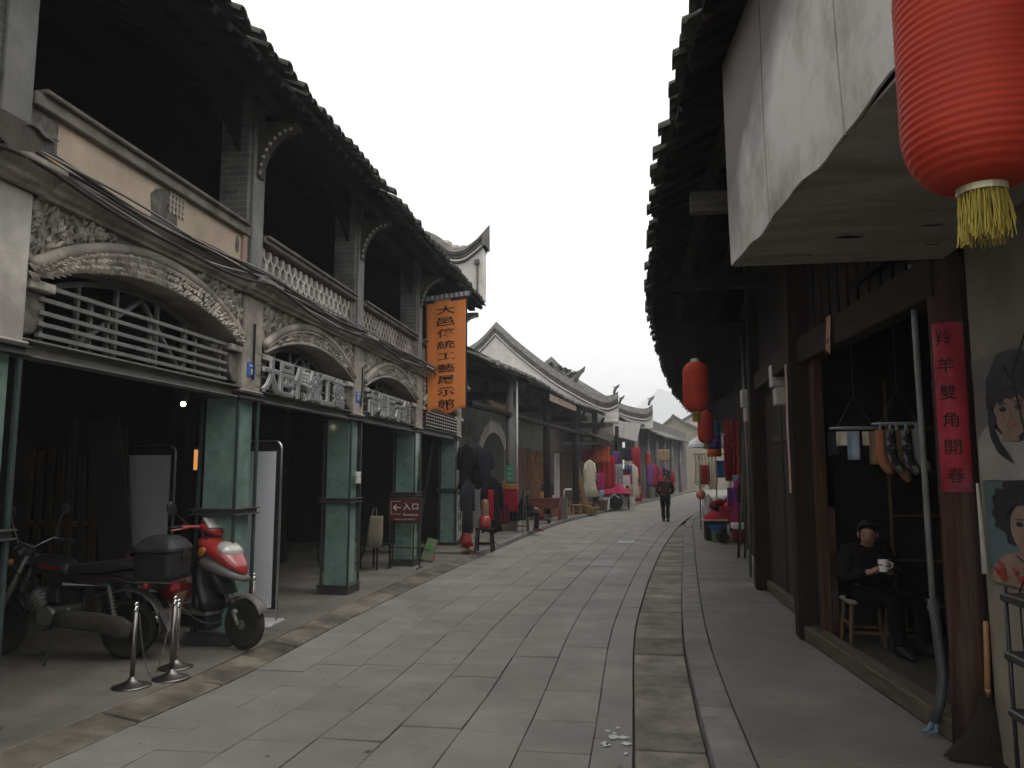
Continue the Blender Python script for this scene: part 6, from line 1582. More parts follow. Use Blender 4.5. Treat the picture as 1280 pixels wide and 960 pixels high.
t = thing('cardboard_box', 'upright brown carton behind the red scarves', 'box', (-3.6, 22.3, .1)); m = MB(); m.box(-3.75, -3.35, 22.2, 22.5, .1, 1.45); m.build('carton', TAN, t, bevel=.008)
m = MB(); m.box(-3.72, -3.38, 22.19, 22.199, .8, .83); m.build('tape', CREAM, t)
t = thing('white_notice', 'slightly skewed white paper notice on the grey brick wall', 'notice', (-4.2, 23.3, 1.8)); m = MB(); m.slab(lambda u, v: (interp(W2, 22.0 + 1.5 * u) + .05 + .02 * u, 22.0 + 1.5 * u, 1.32 + .42 * v - .04 * u * v), 2, 2, (.01, 0, 0)); m.build('paper', mat('white_paper', (.42, .41, .38)), t)
t = thing('green_notice', 'green notice with pale rows on the first grey column', 'notice', (-3.2, 21.45, 1.7)); x = interp(E2, 21.6) - .42
m = MB(); m.box(x - .09, x + .09, 21.44, 21.455, 1.45, 1.92); m.build('sheet', mat('notice_green', (.04, .24, .10), .6, .1, 5, 0), t)
m = MB()
for k in range(3): m.box(x - .06, x + .06, 21.434, 21.439, 1.52 + .14 * k, 1.56 + .14 * k)
m.build('lettering', LTBLUE, t)
t = thing('white_downpipe', 'white plastic downpipe beside the first grey column', 'pipe', (x + .2, 21.5, 2.5)); m = MB(); m.tube([(x + .2, 21.5, 1.2), (x + .19, 21.5, 4.3)], .035, 8); m.build('pipe', LETW, t, smooth=True)
rt = thing('red_table', 'old red lacquered table with drawers loaded with odds and ends', 'table', (-2.8, 26.4, .1))
RLQ = mat('old_red_lacquer', (.15, .03, .027), .55, .35, 5, .1, 40)
m = MB(); m.box(-3.35, -2.25, 26.1, 26.7, .80, .85); m.build('top', RLQ, rt, bevel=.008)
m = MB(); m.box(-3.3, -2.3, 26.13, 26.67, .5, .80); m.build('carcass', RLQ, rt)
for k in range(2):
    m = MB(); m.box(-3.27 + .5 * k, -2.83 + .5 * k, 26.11, 26.128, .56, .76); d = m.build('drawer', RLQ, rt, bevel=.005); m = MB(); m.ball((-3.05 + .5 * k, 26.1, .66), .02, 8); m.build('knob', INOX, d)
for x in (-3.28, -2.32):
    for y in (26.15, 26.65):
        m = MB(); m.box(x - .035, x + .035, y - .035, y + .035, .1, .5); m.build('leg', RLQ, rt)
t = thing('honey_tin', 'small amber tin on the red table', 'tin', (-2.95, 26.3, .85)); m = MB(); m.lathe([(.1, 0), (.1, .17), (.09, .19), (0, .19)], n=14); m.build('tin', mat('amber_tin', (.35, .17, .04), .4, .2, 5, 0), t, local=True)
m = MB(); m.lathe([(.09, .19), (.09, .22), (0, .22)], n=14); m.build('lid', mat('amber_lid', (.25, .12, .04), .4, .2, 5, 0), t, local=True)
t = thing('white_mug', 'white mug near the right end of the red table', 'mug', (-2.52, 26.25, .85)); m = MB(); m.lathe([(.035, 0), (.045, .1), (.038, .1), (.03, .01)], n=12); m.build('mug', LETW, t, local=True)
m = MB(); m.tube([(.04, 0, .08), (.075, 0, .06), (.04, 0, .025)], .008, 5); m.build('handle', LETW, t, local=True)
t = thing('black_speaker', 'black boxy speaker standing at the back of the red table', 'speaker', (-2.75, 26.6, .85)); m = MB(); m.box(-2.98, -2.52, 26.5, 26.68, .85, 1.32); m.build('cabinet', BLACKPLASTIC, t, bevel=.01)
m = MB(); m.tube([(-2.75, 26.499, 1.08), (-2.75, 26.48, 1.08)], .13, 16); m.build('cone', GREYP, t)
t = thing('white_elbow_pipe', 'bent white pipe on a small stand right of the red table', 'pipe', (-2.1, 27, .9)); m = MB(); m.tube([(-2.22, 27, .85), (-2.22, 27, 1.05), (-2.17, 27, 1.12), (-1.95, 27, 1.12)], .04, 8); m.build('pipe', LETW, t, smooth=True)
m = MB(); m.box(-2.3, -2.1, 26.9, 27.1, .1, .85); m.build('stand', GREYP, t)
t = thing('low_trolley', 'low black trolley with red cushion before the red table', 'trolley', (-2.7, 24.6, .1)); m = MB(); m.box(-2.95, -2.45, 24.4, 24.8, .2, .25); m.build('deck', BLACKPLASTIC, t, bevel=.01)
m = MB(); m.ball((-2.8, 24.55, .3), .16, 10, 1.2, 1, .4); m.build('cushion', DKRED, t, smooth=True)
for x in (-2.9, -2.5):
    m = MB(); m.tube([(x, 24.45, .16), (x, 24.75, .16)], .055, 10); m.build('wheel', RUBBER, t)
for k, (x0, y0, dx, h_, w_, lab) in enumerate(((-3.05, 28.2, -.75, 2.55, .36, 'brown board leaning on the house, first of the leaning pair'), (-2.7, 28.4, -.75, 2.5, .36, 'brown board leaning on the house, second of the leaning pair'), (-1.62, 31.2, -.62, 2.6, .16, 'single brown board leaning at the shuttered shop'))):
    t = thing('leaning_board', lab, 'board', (x0, y0, .1), 0, 'brown boards leaning on the house fronts')
    m = MB(); m.beam((x0, y0, .1), (x0 + dx, y0 + .5, h_), w_, .035, up=(0, 1, 0)); m.build('board', WOODB, t, bevel=.004)
    m = MB(); m.beam((x0 + w_ * .5, y0 - .01, .1), (x0 + dx + w_ * .5, y0 + .49, h_), .05, .045, up=(0, 1, 0)); m.build('pale_edge', WOODL, t)
for k, (x, y, s, lab) in enumerate(((-2.35, 29.2, .3, 'little pale wooden stool nearest the kerb in the stool cluster'), (-2.0, 29.9, .34, 'little pale wooden stool behind the nearest one'), (-2.45, 30.6, .3, 'low pale stool close to the house front'), (-1.75, 31.3, .36, 'taller pale stool at the far end of the stool cluster'), (-2.1, 31.9, .32, 'pale stool pushed against the shuttered shop'))):
    stool(x, y, .1, s, .3 + .08 * (k % 3), WOODL, lab, 'wooden_stool', 'small wooden stools and baskets for sale', rz=.4 * k)
BASK = mat('wicker', (.34, .2, .08), .8, .4, 30, .5, 60)
for k, (x, y, r, h_, lab, mt) in enumerate(((-1.55, 31.0, .42, .22, 'wide yellow wicker basket on the kerb side of the red stall', BASK), (-1.95, 30.4, .2, .3, 'small dark wicker basket among the stools', mat('dark_wicker', (.12, .075, .04), .8, .4, 30, .5, 60)), (-1.1, 33.4, .24, .42, 'tall dark wicker basket before the red stall', MATS.get('dark_wicker')))):
    t = thing('wicker_basket', lab, 'basket', (x, y, .1), 0, 'wicker baskets on the left walk'); mt = mt or MATS['dark_wicker']
    m = MB(); m.lathe([(r * .75, 0), (r, h_), (r + .02, h_ + .015), (r - .03, h_), (r * .7, .03), (0, .03)], n=20); m.build('basket', mt, t, local=True)
    m = MB(); m.tube([(-r, 0, h_), (-r * .6, 0, h_ + .2), (r * .6, 0, h_ + .2), (r, 0, h_)], .015, 6); m.build('handle', mt, t, local=True)
# the red stall
coat('cream_robe', 'long cream robe hung left of the red stall', -1.62, 33.2, 2.25, .62, 1.55, CREAM, .15, 'cream robes at the red stall', 1.35, sh=.75)
coat('cream_robe', 'long cream robe hung by the pink pier', .25, 40.5, 2.15, .6, 1.75, CREAM, .15, 'cream robes at the red stall', 1.25, sh=.75)
for (x, y, zt, w_, h_, mt, lab) in ((-1.75, 34.6, 2.75, .55, .55, DKRED, 'dull red square cloth hung above the cream robe'), (-1.2, 35.4, 2.9, .8, .75, ORANGE, 'orange cloth hung top left in the red stall'), (-.95, 35.9, 2.45, .75, 1.5, REDC, 'long red dress cloth below the orange cloth'), (-.55, 36.2, 2.7, .3, .6, PURPLE, 'purple cloth hung beside the orange cloth'), (-.45, 36.6, 2.1, .45, 1.3, PATG, 'grey checked cloth in the middle of the red stall'), (-1.2, 34.2, 1.7, .3, .8, PINK, 'magenta blouse beside the left cream robe'), (-1.15, 34.0, .95, .24, .5, LTBLUE, 'pale blue cloth low beside the left cream robe'), (-.05, 39.0, 2.95, .5, .6, NAVY, 'dark blue cloth hung top centre of the stall'), (.02, 39.3, 2.85, .42, .55, PINK, 'magenta top of the banded hanging near the pink pier'), (.02, 39.3, 2.28, .42, .22, CREAM, 'pale band of the hanging near the pink pier'), (.02, 39.3, 2.05, .42, .4, BLUEC, 'blue band of the hanging near the pink pier'), (.02, 39.35, 1.63, .42, .5, PINK, 'magenta foot of the hanging near the pink pier'), (.45, 41.5, 3.05, .42, 1.9, REDC, 'long red cloth hung before the pink pier'), (-.35, 38.2, 1.75, .7, .55, PATR, 'red printed cloth across the middle of the stall')):
    drape('hung_cloth', lab, 'cloth', x, y, zt, w_, h_, mt, .3, 3, .04, 'cloths hung in the red stall')
t = thing('stall_table', 'low stall table heaped with crimson cloth', 'table', (-.7, 36, .1)); m = MB(); m.box(-1.2, .1, 35.2, 37.2, .72, .77); m.build('top', DARKWOOD, t)
for x in (-1.1, 0):
    m = MB(); m.box(x - .04, x + .04, 35.3, 35.4, .1, .72); m.build('leg', DARKWOOD, t)
t = thing('cloth_pile', 'heap of crimson cloth on the low stall table', 'cloth', (-.6, 36, .77)); m = MB()
m.grid(lambda u, v: (-1.2 + 1.3 * u, 35.2 + 2 * v, .775 + .34 * math.sin(math.pi * u) ** .6 * math.sin(math.pi * v) ** .6 * (1 + .3 * math.sin(9 * u + 5 * v))), 16, 10); m.build('pile', mat('crimson_pile', (.34, .012, .07), .85, .4, 5, .3, 20), t, smooth=True)
for (x, y, z, w_, h_, lab, mt) in ((-.18, 37.3, 1.1, .55, .48, 'pale grey box on the crimson heap', LETW), (.05, 36.6, .1, .5, .48, 'white box on the ground at the stall front', LETW), (.0, 36.7, .58, .46, .38, 'salmon box stacked on the white box', mat('box_salmon', (.4, .2, .15), .7, .2, 5, 0)), (-.15, 37.6, 1.58, .5, .3, 'dull red box stacked on the pale grey box', DKRED)):
    t = thing('goods_box', lab, 'box', (x, y, z), 0, 'boxes of goods at the red stall'); m = MB(); m.box(x - w_ / 2, x + w_ / 2, y - .2, y + .2, z, z + h_); m.build('carton', mt, t, bevel=.01)
    m = MB(); m.box(x - w_ / 2 - .01, x + w_ / 2 + .01, y - .21, y + .21, z + h_ - .05, z + h_ + .005); m.build('lid', mt, t, bevel=.006)
t = thing('white_bucket', 'white bucket with a red rag at the stall front', 'bucket', (-.98, 34.0, .1)); m = MB(); m.lathe([(.15, 0), (.19, .55), (.2, .56), (.17, .54)], n=16); m.build('bucket', LETW, t, local=True)
m = MB(); m.ball((.05, 0, .6), .15, 8, 1.1, 1, .6); m.build('rag', DKRED, t, local=True, smooth=True)
t = thing('dark_bag', 'black and white bags heaped on the ground at the red stall', 'bag', (-.6, 34.6, .1)); m = MB(); m.ball((0, 0, .3), .32, 10, 1.2, .8, .9); m.build('bag_body', BLACKC, t, local=True, smooth=True)
m = MB(); m.tube([(-.2, -.2, .5), (0, -.25, .68), (.2, -.2, .5)], .02, 6); m.build('handle', LETW, t, local=True)
t = thing('red_board', 'red-framed display board with pink panel leaning on the pink pier', 'board', (.55, 43.9, .1)); m = MB(); m.box(.25, .75, 43.8, 43.84, .1, 1.05); m.build('frame', REDC, t); m = MB(); m.box(.31, .69, 43.78, 43.799, .5, .98); m.build('panel', mat('pale_pink', (.5, .26, .27), .7, .2, 5, 0), t)
lcopy((1.2, 47.5, 2.55), 'small red lantern before the far coat racks on the left', 1.25)
for k in range(9):
    x = 1.35 + .22 * k; y = 48.5 + 1.0 * k
    coat('racked_coat', ['purple coat first on the far racks', 'crimson coat second on the far racks', 'dark plum coat third on the far racks', 'magenta coat fourth on the far racks', 'black coat fifth on the far racks', 'charcoal coat sixth on the far racks', 'black coat seventh on the far racks', 'maroon coat eighth on the far racks', 'red coat last on the far racks'][k], x, y, 2.3 - .06 * k, .62, 1.4, [PURPLE, REDC, DKRED, PINK, BLACKC, GREYC, BLACKC, DKRED, REDC][k], .9, 'coats on the far racks', 1.1)
coat('racked_coat', 'red jacket low on a stand beyond the walking man', 2.15, 50.5, 1.6, .7, 1.1, REDC, .4, None)
drape('tan_cloth', 'tan cloth hung under the far eaves', 'cloth', 2.3, 50.6, 3.2, .9, .75, mat('cloth_tan', (.26, .17, .09), .85, .2, 5, 0), .5, 3)

# ------------------------------------------------------------------ the stall on the right
stl = thing('cloth_stall', 'stall of dark trestles on the right walk crowded with textiles', 'stall', (2.3, 21, .1))
m = MB(); m.box(2.05, 2.85, 20.0, 22.4, .72, .76); m.build('table_top', DARKWOOD, stl)
for x in (2.1, 2.8):
    for y in (20.1, 22.3):
        m = MB(); m.box(x - .03, x + .03, y - .03, y + .03, .1, .72); m.build('leg', DARKWOOD, stl)
m = MB(); m.tube([(1.75, 21.4, 2.2), (2.9, 21.0, 2.2)], .015, 6); m.build('rail', STEELDK, stl)
m = MB(); m.tube([(2.0, 19.7, 3.05), (3.0, 19.7, 3.05)], .015, 6); m.build('upper_rail', STEELDK, stl)
for x, y, h_ in ((2.9, 21, 2.2), (2.95, 19.7, 3.05), (2.0, 22.4, 2.2)):
    m = MB(); m.tube([(x, y, .1), (x, y, h_)], .018, 6); m.build('upright', STEELDK, stl)
def tassel_thing(x, y, zt, L, r, label):
    t = thing('cream_tassel', label, 'tassel', (x, y, zt), 0, 'cream string tassels on the right stall')
    m = MB()
    for k in range(26):
        a = rnd.uniform(0, 6.28); q = rnd.uniform(.3, 1) * r
        m.tube([(x, y, zt), (x + .5 * q * math.cos(a), y + .5 * q * math.sin(a), zt - .25 * L), (x + q * math.cos(a), y + q * math.sin(a), zt - L * rnd.uniform(.85, 1.05))], .012, 4)
    m.build('strands', mat('tassel_cream', (.74, .68, .54), .9, .2, 30, .1, 60), t)
    m = MB(); m.tube([(x, y, zt + .02), (x, y, zt - .1)], .026, 8); m.build('binding', CREAM, t)
ords = ['first', 'second', 'third', 'fourth', 'fifth', 'sixth', 'seventh']
for k in range(7): tassel_thing(1.80 + .085 * k, 21.4 - .03 * k, 2.15 - .02 * (k % 2), .72 + .06 * (k % 3), .085, 'cream string tassel, %s along the rail from the street side' % ords[k])
tassel_thing(2.5, 19.9, 1.62, .75, .1, 'single cream tassel hanging low in front of the purple bags')
t = thing('striped_lantern', 'cylindrical cloth lantern banded green, purple, blue and orange at the stall', 'lantern', (2.12, 19.6, 2.5))
m = MB(); zs = [(2.98, 2.72, 'cloth_teal'), (2.72, 2.55, 'cloth_blue'), (2.55, 2.42, 'cloth_purple'), (2.42, 2.28, 'cloth_deep_blue'), (2.28, 2.1, 'cloth_orange')]
cm('cloth_deep_blue', (.03, .03, .22))
for (a, b_, nm) in zs:
    m = MB(); m.lathe([(.12 if a > 2.9 else .17, a), (.175, (a + b_) / 2), (.17, b_)], (2.12, 19.6, 0), 18); m.build('band', MATS[nm], t, smooth=True)
m = MB(); m.tube([(2.12, 19.6, 2.98), (2.12, 19.6, 3.9)], .005, 5); m.build('cord', CABLE, t)
for (x, y, zt, w_, h_, mt, lab) in ((2.55, 19.55, 3.0, .38, 1.5, PATR, 'tall red printed cloth right of the striped lantern'), (2.86, 19.6, 2.85, .2, .95, DKRED, 'narrow maroon cloth at the dark edge of the stall'), (2.28, 19.8, 2.0, .2, .42, BLUEC, 'blue cloth below the striped lantern'), (2.72, 19.4, 1.65, .42, .22, LTBLUE, 'pale blue folded cloth above the purple bags'), (2.62, 20.0, 2.15, .4, .55, REDC, 'plain red cloth behind the printed cloth')):
    drape('stall_cloth', lab, 'cloth', x, y, zt, w_, h_, mt, .05, 3, .03, 'cloths hung on the right stall')
for (x, y, zt, w_, h_, mt, lab) in ((2.70, 19.3, 1.5, .4, .34, PINK, 'magenta cloth bag, upper of two on the right stall'), (2.66, 19.2, 1.2, .36, .34, PURPLE, 'purple cloth bag, lower of two on the right stall')):
    t = thing('cloth_bag', lab, 'bag', (x, y, zt), 0, 'cloth bags on the right stall')
    m = MB(); loft(m, [ring((x, y, zt), (1, 0, 0), (0, 1, 0), w_ * .42, .03, 3), ring((x, y, zt - h_ * .5), (1, 0, 0), (0, 1, 0), w_ * .5, .08, 3), ring((x, y, zt - h_), (1, 0, 0), (0, 1, 0), w_ * .45, .05, 3)]); m.build('bag_body', mt, t, smooth=True)
    m = MB(); m.tube([(x - .1, y, zt), (x, y, zt + .16), (x + .1, y, zt)], .012, 6); m.build('handle', mt, t)
for k, (x, y, zt, w_, h_, mt, lab) in enumerate(((2.42, 19.5, 2.6, .16, 1.0, REDC, 'narrow scarlet cloth left of the tall printed cloth'), (2.8, 19.45, 2.2, .22, .7, PATR, 'short printed red cloth right of the tall printed cloth'), (2.62, 19.1, .98, .34, .5, PINK, 'magenta cloth draped low over the stall front'), (2.3, 19.15, .9, .3, .42, REDC, 'scarlet cloth draped over the stall front near the crate'), (2.9, 19.0, 1.1, .26, .6, ORANGE, 'orange cloth draped at the dark edge of the stall front'), (2.45, 19.2, 1.35, .2, .45, PURPLE, 'purple scarf hung under the single cream tassel'), (2.0, 20.9, 1.9, .22, .5, PATR, 'printed cloth peeping between the cream tassels'), (2.85, 19.2, 1.9, .18, .5, TEALC, 'teal scarf hung at the back of the stall'))):
    drape('stall_cloth', lab, 'cloth', x, y, zt, w_, h_, mt, .05, 3, .03, 'cloths hung on the right stall')
for k in range(28):
    x = rnd.uniform(2.08, 2.85); y = rnd.uniform(19.2, 21.3); r = rnd.uniform(.09, .16)
    mt, nm = [(REDC, 'red'), (ORANGE, 'orange'), (PINK, 'magenta'), (DKRED, 'maroon'), (CREAM, 'cream')][k % 5]
    t = thing('knitted_bundle', '%s knitted bundle in the heap on the stall table' % nm, 'cloth', (x, y, .76), 0, '%s bundles heaped on the stall table' % nm)
    m = MB(); m.ball((x, y, .76 + r * .6 + rnd.uniform(0, .16)), r, 9, 1.2, 1, .7); m.build('bundle', mt, t, smooth=True)
t = thing('red_cloth_heap', 'flat heap of red cloth on a low crate in front of the stall', 'cloth', (1.98, 19.3, .6)); m = MB()
m.grid(lambda u, v: (1.78 + .55 * u, 19.0 + .7 * v, .60 + .15 * math.sin(math.pi * u) ** .5 * math.sin(math.pi * v) ** .5 * (1 + .3 * math.sin(12 * u + 5 * v))), 14, 8); m.build('heap', REDC, t, smooth=True)
t = thing('low_crate', 'low crate with a pale cloth edge under the red cloth heap', 'crate', (2.0, 19.3, .1)); m = MB(); m.box(1.82, 2.3, 19.05, 19.65, .1, .56); m.build('crate', DARKWOOD, t); m = MB(); m.box(1.77, 2.33, 19.0, 19.7, .561, .6); m.build('pale_cloth', CREAM, t, bevel=.01)
t = thing('blue_basin', 'blue plastic basin on the walk before the stall', 'basin', (2.02, 18.8, .1)); m = MB(); m.lathe([(.12, .25), (.17, .37), (.18, .375), (.15, .36), (.11, .27), (0, .27)], n=16); m.build('basin', BLUEC, t, local=True); m = MB(); m.lathe([(.09, 0), (.11, .25), (0, .25)], n=12); m.build('foot', GREYP, t, local=True)
t = thing('hand_cart', 'small two-wheeled steel hand cart at the foot of the stall', 'cart', (2.2, 18.4, .1)); 
for y in (18.2, 18.6):
    m = MB(); m.lathe([(.09, -.02), (.13, -.02), (.13, .02), (.09, .02), (.09, -.02)], (2.12, y, .23), 16, Matrix.Rotation(R(90), 3, 'X')); m.build('wheel', RUBBER, t)
m = MB(); m.tube([(1.98, 18.4, .42), (2.15, 18.4, .26), (2.5, 18.4, .24)], .015, 6); m.tube([(2.12, 18.2, .23), (2.12, 18.6, .23)], .012, 6); m.build('frame', INOX, t)
m = MB(); m.box(2.35, 2.6, 18.25, 18.6, .13, .42); m.build('load', DKRED, t, bevel=.02); m = MB(); m.box(2.33, 2.62, 18.24, 18.61, .425, .56); m.build('white_load', LETW, t, bevel=.02)
t = thing('shop_dummy', 'white display torso with a pink ball beside it at the stall', 'mannequin', (1.95, 20.4, .76)); m = MB(); m.lathe([(.06, .1), (.1, .2), (.12, .45), (.1, .6), (.04, .66), (.03, .72)], (2.0, 20.3, .45), 14); m.build('torso', LETW, t, smooth=True); m = MB(); m.tube([(2.0, 20.3, .1), (2.0, 20.3, .6)], .03, 8); m.build('stand', STEELDK, t)
t = thing('pink_ball', 'salmon pink ball hanging left of the white display torso', 'ball', (1.78, 20.4, 1.2)); m = MB(); m.ball((1.82, 20.2, 1.15), .12, 14, 1, 1, 1.1); m.build('ball', mat('salmon_ball', (.45, .16, .13), .5, .2, 5, 0), t, smooth=True); m = MB(); m.tube([(1.82, 20.2, 1.28), (1.84, 21.3, 2.2)], .004, 5); m.build('string', CABLE, t)
for k in range(3): coat('dark_garment', ['black garment hung at the back corner of the right stall', 'charcoal garment hung low beside the leaning rods', 'dark maroon garment under the stall rail'][k], 2.75 + .1 * k, 18.8 + .4 * k, [1.5, 1.0, 1.2][k], .4, .85, [BLACKC, GREYC, DKRED][k], .4, None)
t = thing('white_parasol', 'white market parasol over the far end of the stall', 'parasol', (3.0, 32, .0))
m = MB(); n = 10
m.lathe([(1.05, 2.82), (.98, 2.95), (.6, 3.2), (.05, 3.34)], (3.45, 31.5, 0), n); m.build('canopy', mat('parasol_white', (.7, .7, .72), .7, .08, 4, 0), t)
m = MB(); m.lathe([(1.05, 2.82), (1.06, 2.70), (1.05, 2.70)], (3.45, 31.5, 0), n); m.build('valance', mat('parasol_edge', (.5, .52, .56), .7, .1, 4, 0), t); m = MB(); m.tube([(3.45, 31.5, .1), (3.45, 31.5, 3.4)], .025, 8); m.build('pole', STEELDK, t)

# ------------------------------------------------------------------ inside the open shop on the right
for q, (x, y, z, lab) in enumerate(((1.93, 6.95, 2.08, 'round drying hanger with pale cloths nearest the door jamb'), (2.2, 6.7, 2.10, 'round drying hanger with patterned socks right of the other hanger'))):
    t = thing('drying_hanger', lab, 'hanger', (x, y, z), 0, 'drying hangers in the shop opening')
    m = MB(); m.tube([(x + .2 * math.cos(a * math.pi / 10), y + .12 * math.sin(a * math.pi / 10), z) for a in range(21)], .009, 6, cap=False); m.beam((x - .2, y, z), (x + .2, y, z), .014, .012); m.build('hoop', mat('hanger_grey', (.25, .28, .28), .4, .1, 5, 0), t)
    m = MB(); m.tube([(x - .15, y, z), (x, y, z + .28), (x + .15, y, z)], .003, 4); m.tube([(x, y, z + .28), (x, y, z + .95)], .003, 4); m.build('hook_wire', STEELDK, t)
socks = [(1.75, 'grey_sock', .09, .2, GREYC), (1.82, 'cream', .1, .12, CREAM), (1.90, 'pale blue', .1, .24, LTBLUE), (1.99, 'black', .11, .2, BLACKC), (2.03, 'beige', .1, .12, CREAM), (2.06, 'brown', .07, .28, TAN)]
for k, (x, nm, w_, h_, mt) in enumerate(socks):
    drape('pegged_cloth', 'small %s cloth pegged on the hanger near the jamb, number %s from the left' % (nm.replace('_sock', ''), ['one', 'two', 'three', 'four', 'five', 'six'][k]), 'cloth', x, 6.93 - .02 * (k % 3), 2.05, w_, h_, mt, 0, 1, .01, 'cloths pegged on the drying hanger')
def sock(x, y, zt, L, mt, label, foot=1):
    t = thing('hanging_sock', label, 'sock', (x, y, zt), 0, 'socks pegged on the drying hanger')
    m = MB(); m.tube([(x, y, zt), (x, y, zt - L * .5), (x + .012 * foot, y, zt - L * .72), (x + .05 * foot, y - .01, zt - L * .9), (x + .075 * foot, y - .01, zt - L)], [.036, .04, .042, .04, .02], 10); m.build('sock', mt, t, smooth=True)
    m = MB(); m.box(x - .008, x + .008, y - .01, y + .01, zt - .02, zt + .05); m.build('peg', LTBLUE, t)
BW = mat('sock_pattern', (.015, .015, .016), .85, .1, 5, 0, stain=(.45, .44, .42), stain_scale=14, stain_amt=1, thr=.55)
sock(2.05, 6.68, 2.05, .36, mat('sock_rust', (.3, .12, .06), .85, .2, 8, .1, 60), 'rust-coloured sock first on the right-hand hanger'); sock(2.12, 6.66, 2.05, .34, BW, 'blue-topped sock with black and white foot'); sock(2.19, 6.72, 2.05, .42, mat('sock_tan', (.22, .14, .06), .85, .2, 8, .1, 60), 'long tan sock hanging lowest on the hanger'); sock(2.24, 6.65, 2.05, .36, BW, 'black sock patterned in white on the hanger'); sock(2.33, 6.68, 2.05, .33, mat('sock_grey', (.25, .25, .25), .85, .2, 8, .1, 60), 'plain pale grey sock last on the hanger')
STW = wood('stool_wood', (.095, .06, .036))  # wood darkened; part of the shop's shade sits in this colour
stool(2.13, 7.62, .13, .36, .42, STW, 'wooden stool under the seated woman in the shop', seatm=mat('woven_seat', (.2, .19, .16), .9, .4, 40, .3, 60))
stool(2.48, 7.5, .13, .34, .44, STW, 'pale-legged wooden stool right of the seated woman', rz=.3)
t = thing('shop_ladder', 'thin wooden ladder rack at the back of the open shop', 'ladder', (2.75, 7.9, .13))
for x in (2.5, 2.95):
    m = MB(); m.tube([(x, 7.95, .13), (x, 7.95, 2.6)], .018, 6); m.build('rail', STW, t)
for k in range(5):
    m = MB(); m.tube([(2.5, 7.95, .45 + .42 * k), (2.95, 7.95, .45 + .42 * k)], .012, 6); m.build('rung', STW, t)

# ------------------------------------------------------------------ people
def skin(name, J, E, root, mt, parent, sub=2):
    """one continuous surface grown over the joints J {key: (position, radius)} along the edges E"""
    keys = list(J); keys.remove(root); keys.insert(0, root)
    me = bpy.data.meshes.new(name); bm = bmesh.new(); L = bm.verts.layers.skin.verify(); V = {}
    for k in keys:
        p, r = J[k]; v = bm.verts.new(p); V[k] = v
        v[L].radius = (r, r) if not isinstance(r, tuple) else r; v[L].use_root = (k == root)
    for a, b_ in E: bm.edges.new((V[a], V[b_]))
    bm.to_mesh(me); bm.free(); me.materials.append(mt)
    o = bpy.data.objects.new(name, me); COL.objects.link(o); o.parent = parent
    s = o.modifiers.new('skin', 'SKIN'); s.use_smooth_shade = True
    u = o.modifiers.new('sub', 'SUBSURF'); u.levels = sub; u.render_levels = sub
    if name in ('jacket', 'trousers'):
        u.render_levels = u.levels = 3
        tx = bpy.data.textures.get('cloth_folds') or bpy.data.textures.new('cloth_folds', 'CLOUDS'); tx.noise_scale = .11; tx.noise_depth = 2
        d = o.modifiers.new('folds', 'DISPLACE'); d.texture = tx; d.strength = .045; d.mid_level = .5
    return o
SKINM = mat('skin', (.29, .165, .115), .55, .12, 9, .04, 60); HAIR = mat('black_hair', (.012, .011, .011), .6, .3, 30, .2, 60, spec=.15)  # skin toned down to carry the shade on the figure in the shop
def head_bits(t, hc, fwd, s=1.0, hair_long=0.0, grey=False):
    """hair, eyes, mouth, ears round the head centre hc that looks along fwd"""
    hc = Vector(hc); f = Vector(fwd).normalized(); r = f.cross(Vector((0, 0, 1))).normalized(); u = r.cross(f)
    M = Matrix((r, f, u)).transposed()
    m = MB(); prof_n = 12
    def cap(uu, v):
        a = 2 * math.pi * uu; th = v * (1.5 + .45 * hair_long)
        lim = 1.0 if math.sin(a) < .1 else 1.0 - .42 * min(1, (math.sin(a) - .1) / .5)
        th = th * (lim if True else 1)
        d = Vector((math.sin(th) * math.cos(a) * .084, math.sin(th) * math.sin(a) * .100 - .006, math.cos(th) * .116 + .012))
        return hc + M @ (d * s)
    m.grid(cap, 40, 12); ho = m.build('hair', HAIR, t, smooth=True, local=True, solid=.01)
    tx = bpy.data.textures.get('hair_clumps') or bpy.data.textures.new('hair_clumps', 'CLOUDS'); tx.noise_scale = .03; tx.noise_depth = 3
    dm = ho.modifiers.new('clumps', 'DISPLACE'); dm.texture = tx; dm.strength = .028; dm.mid_level = .55
    if hair_long:
        m = MB(); loft(m, [[hc + M @ (Vector((q.x, q.y, z)) * s) for q in ring((0, -.045, 0), (1, 0, 0), (0, 1, 0), a, b_, 2.2, 12)] for z, a, b_ in ((.02, .085, .06), (-.08, .085, .05), (-.16 * hair_long, .06, .035))]); m.build('hair', HAIR, t, smooth=True, local=True)
    for q in (-1, 1):
        m = MB(); m.ball(hc + M @ (Vector((.032 * q, .083, .0)) * s), .011 * s, 8, 1.3, .6, .6, M); m.build('eye', INK, t, local=True, smooth=True)
        m = MB(); m.ball(hc + M @ (Vector((.079 * q, -.005, -.005)) * s), .026 * s, 8, .4, .8, 1.2, M); m.build('ear', SKINM, t, local=True, smooth=True)
        m = MB(); m.ball(hc + M @ (Vector((.032 * q, .086, .024)) * s), .014 * s, 8, 1.3, .4, .25, M); m.build('eyebrow', HAIR, t, local=True, smooth=True)
    m = MB(); m.ball(hc + M @ (Vector((0, .082, -.052)) * s), .02 * s, 8, 1.2, .35, .3, M); m.build('mouth', mat('lips', (.28, .1, .085), .5, .1, 5, 0), t, local=True, smooth=True)
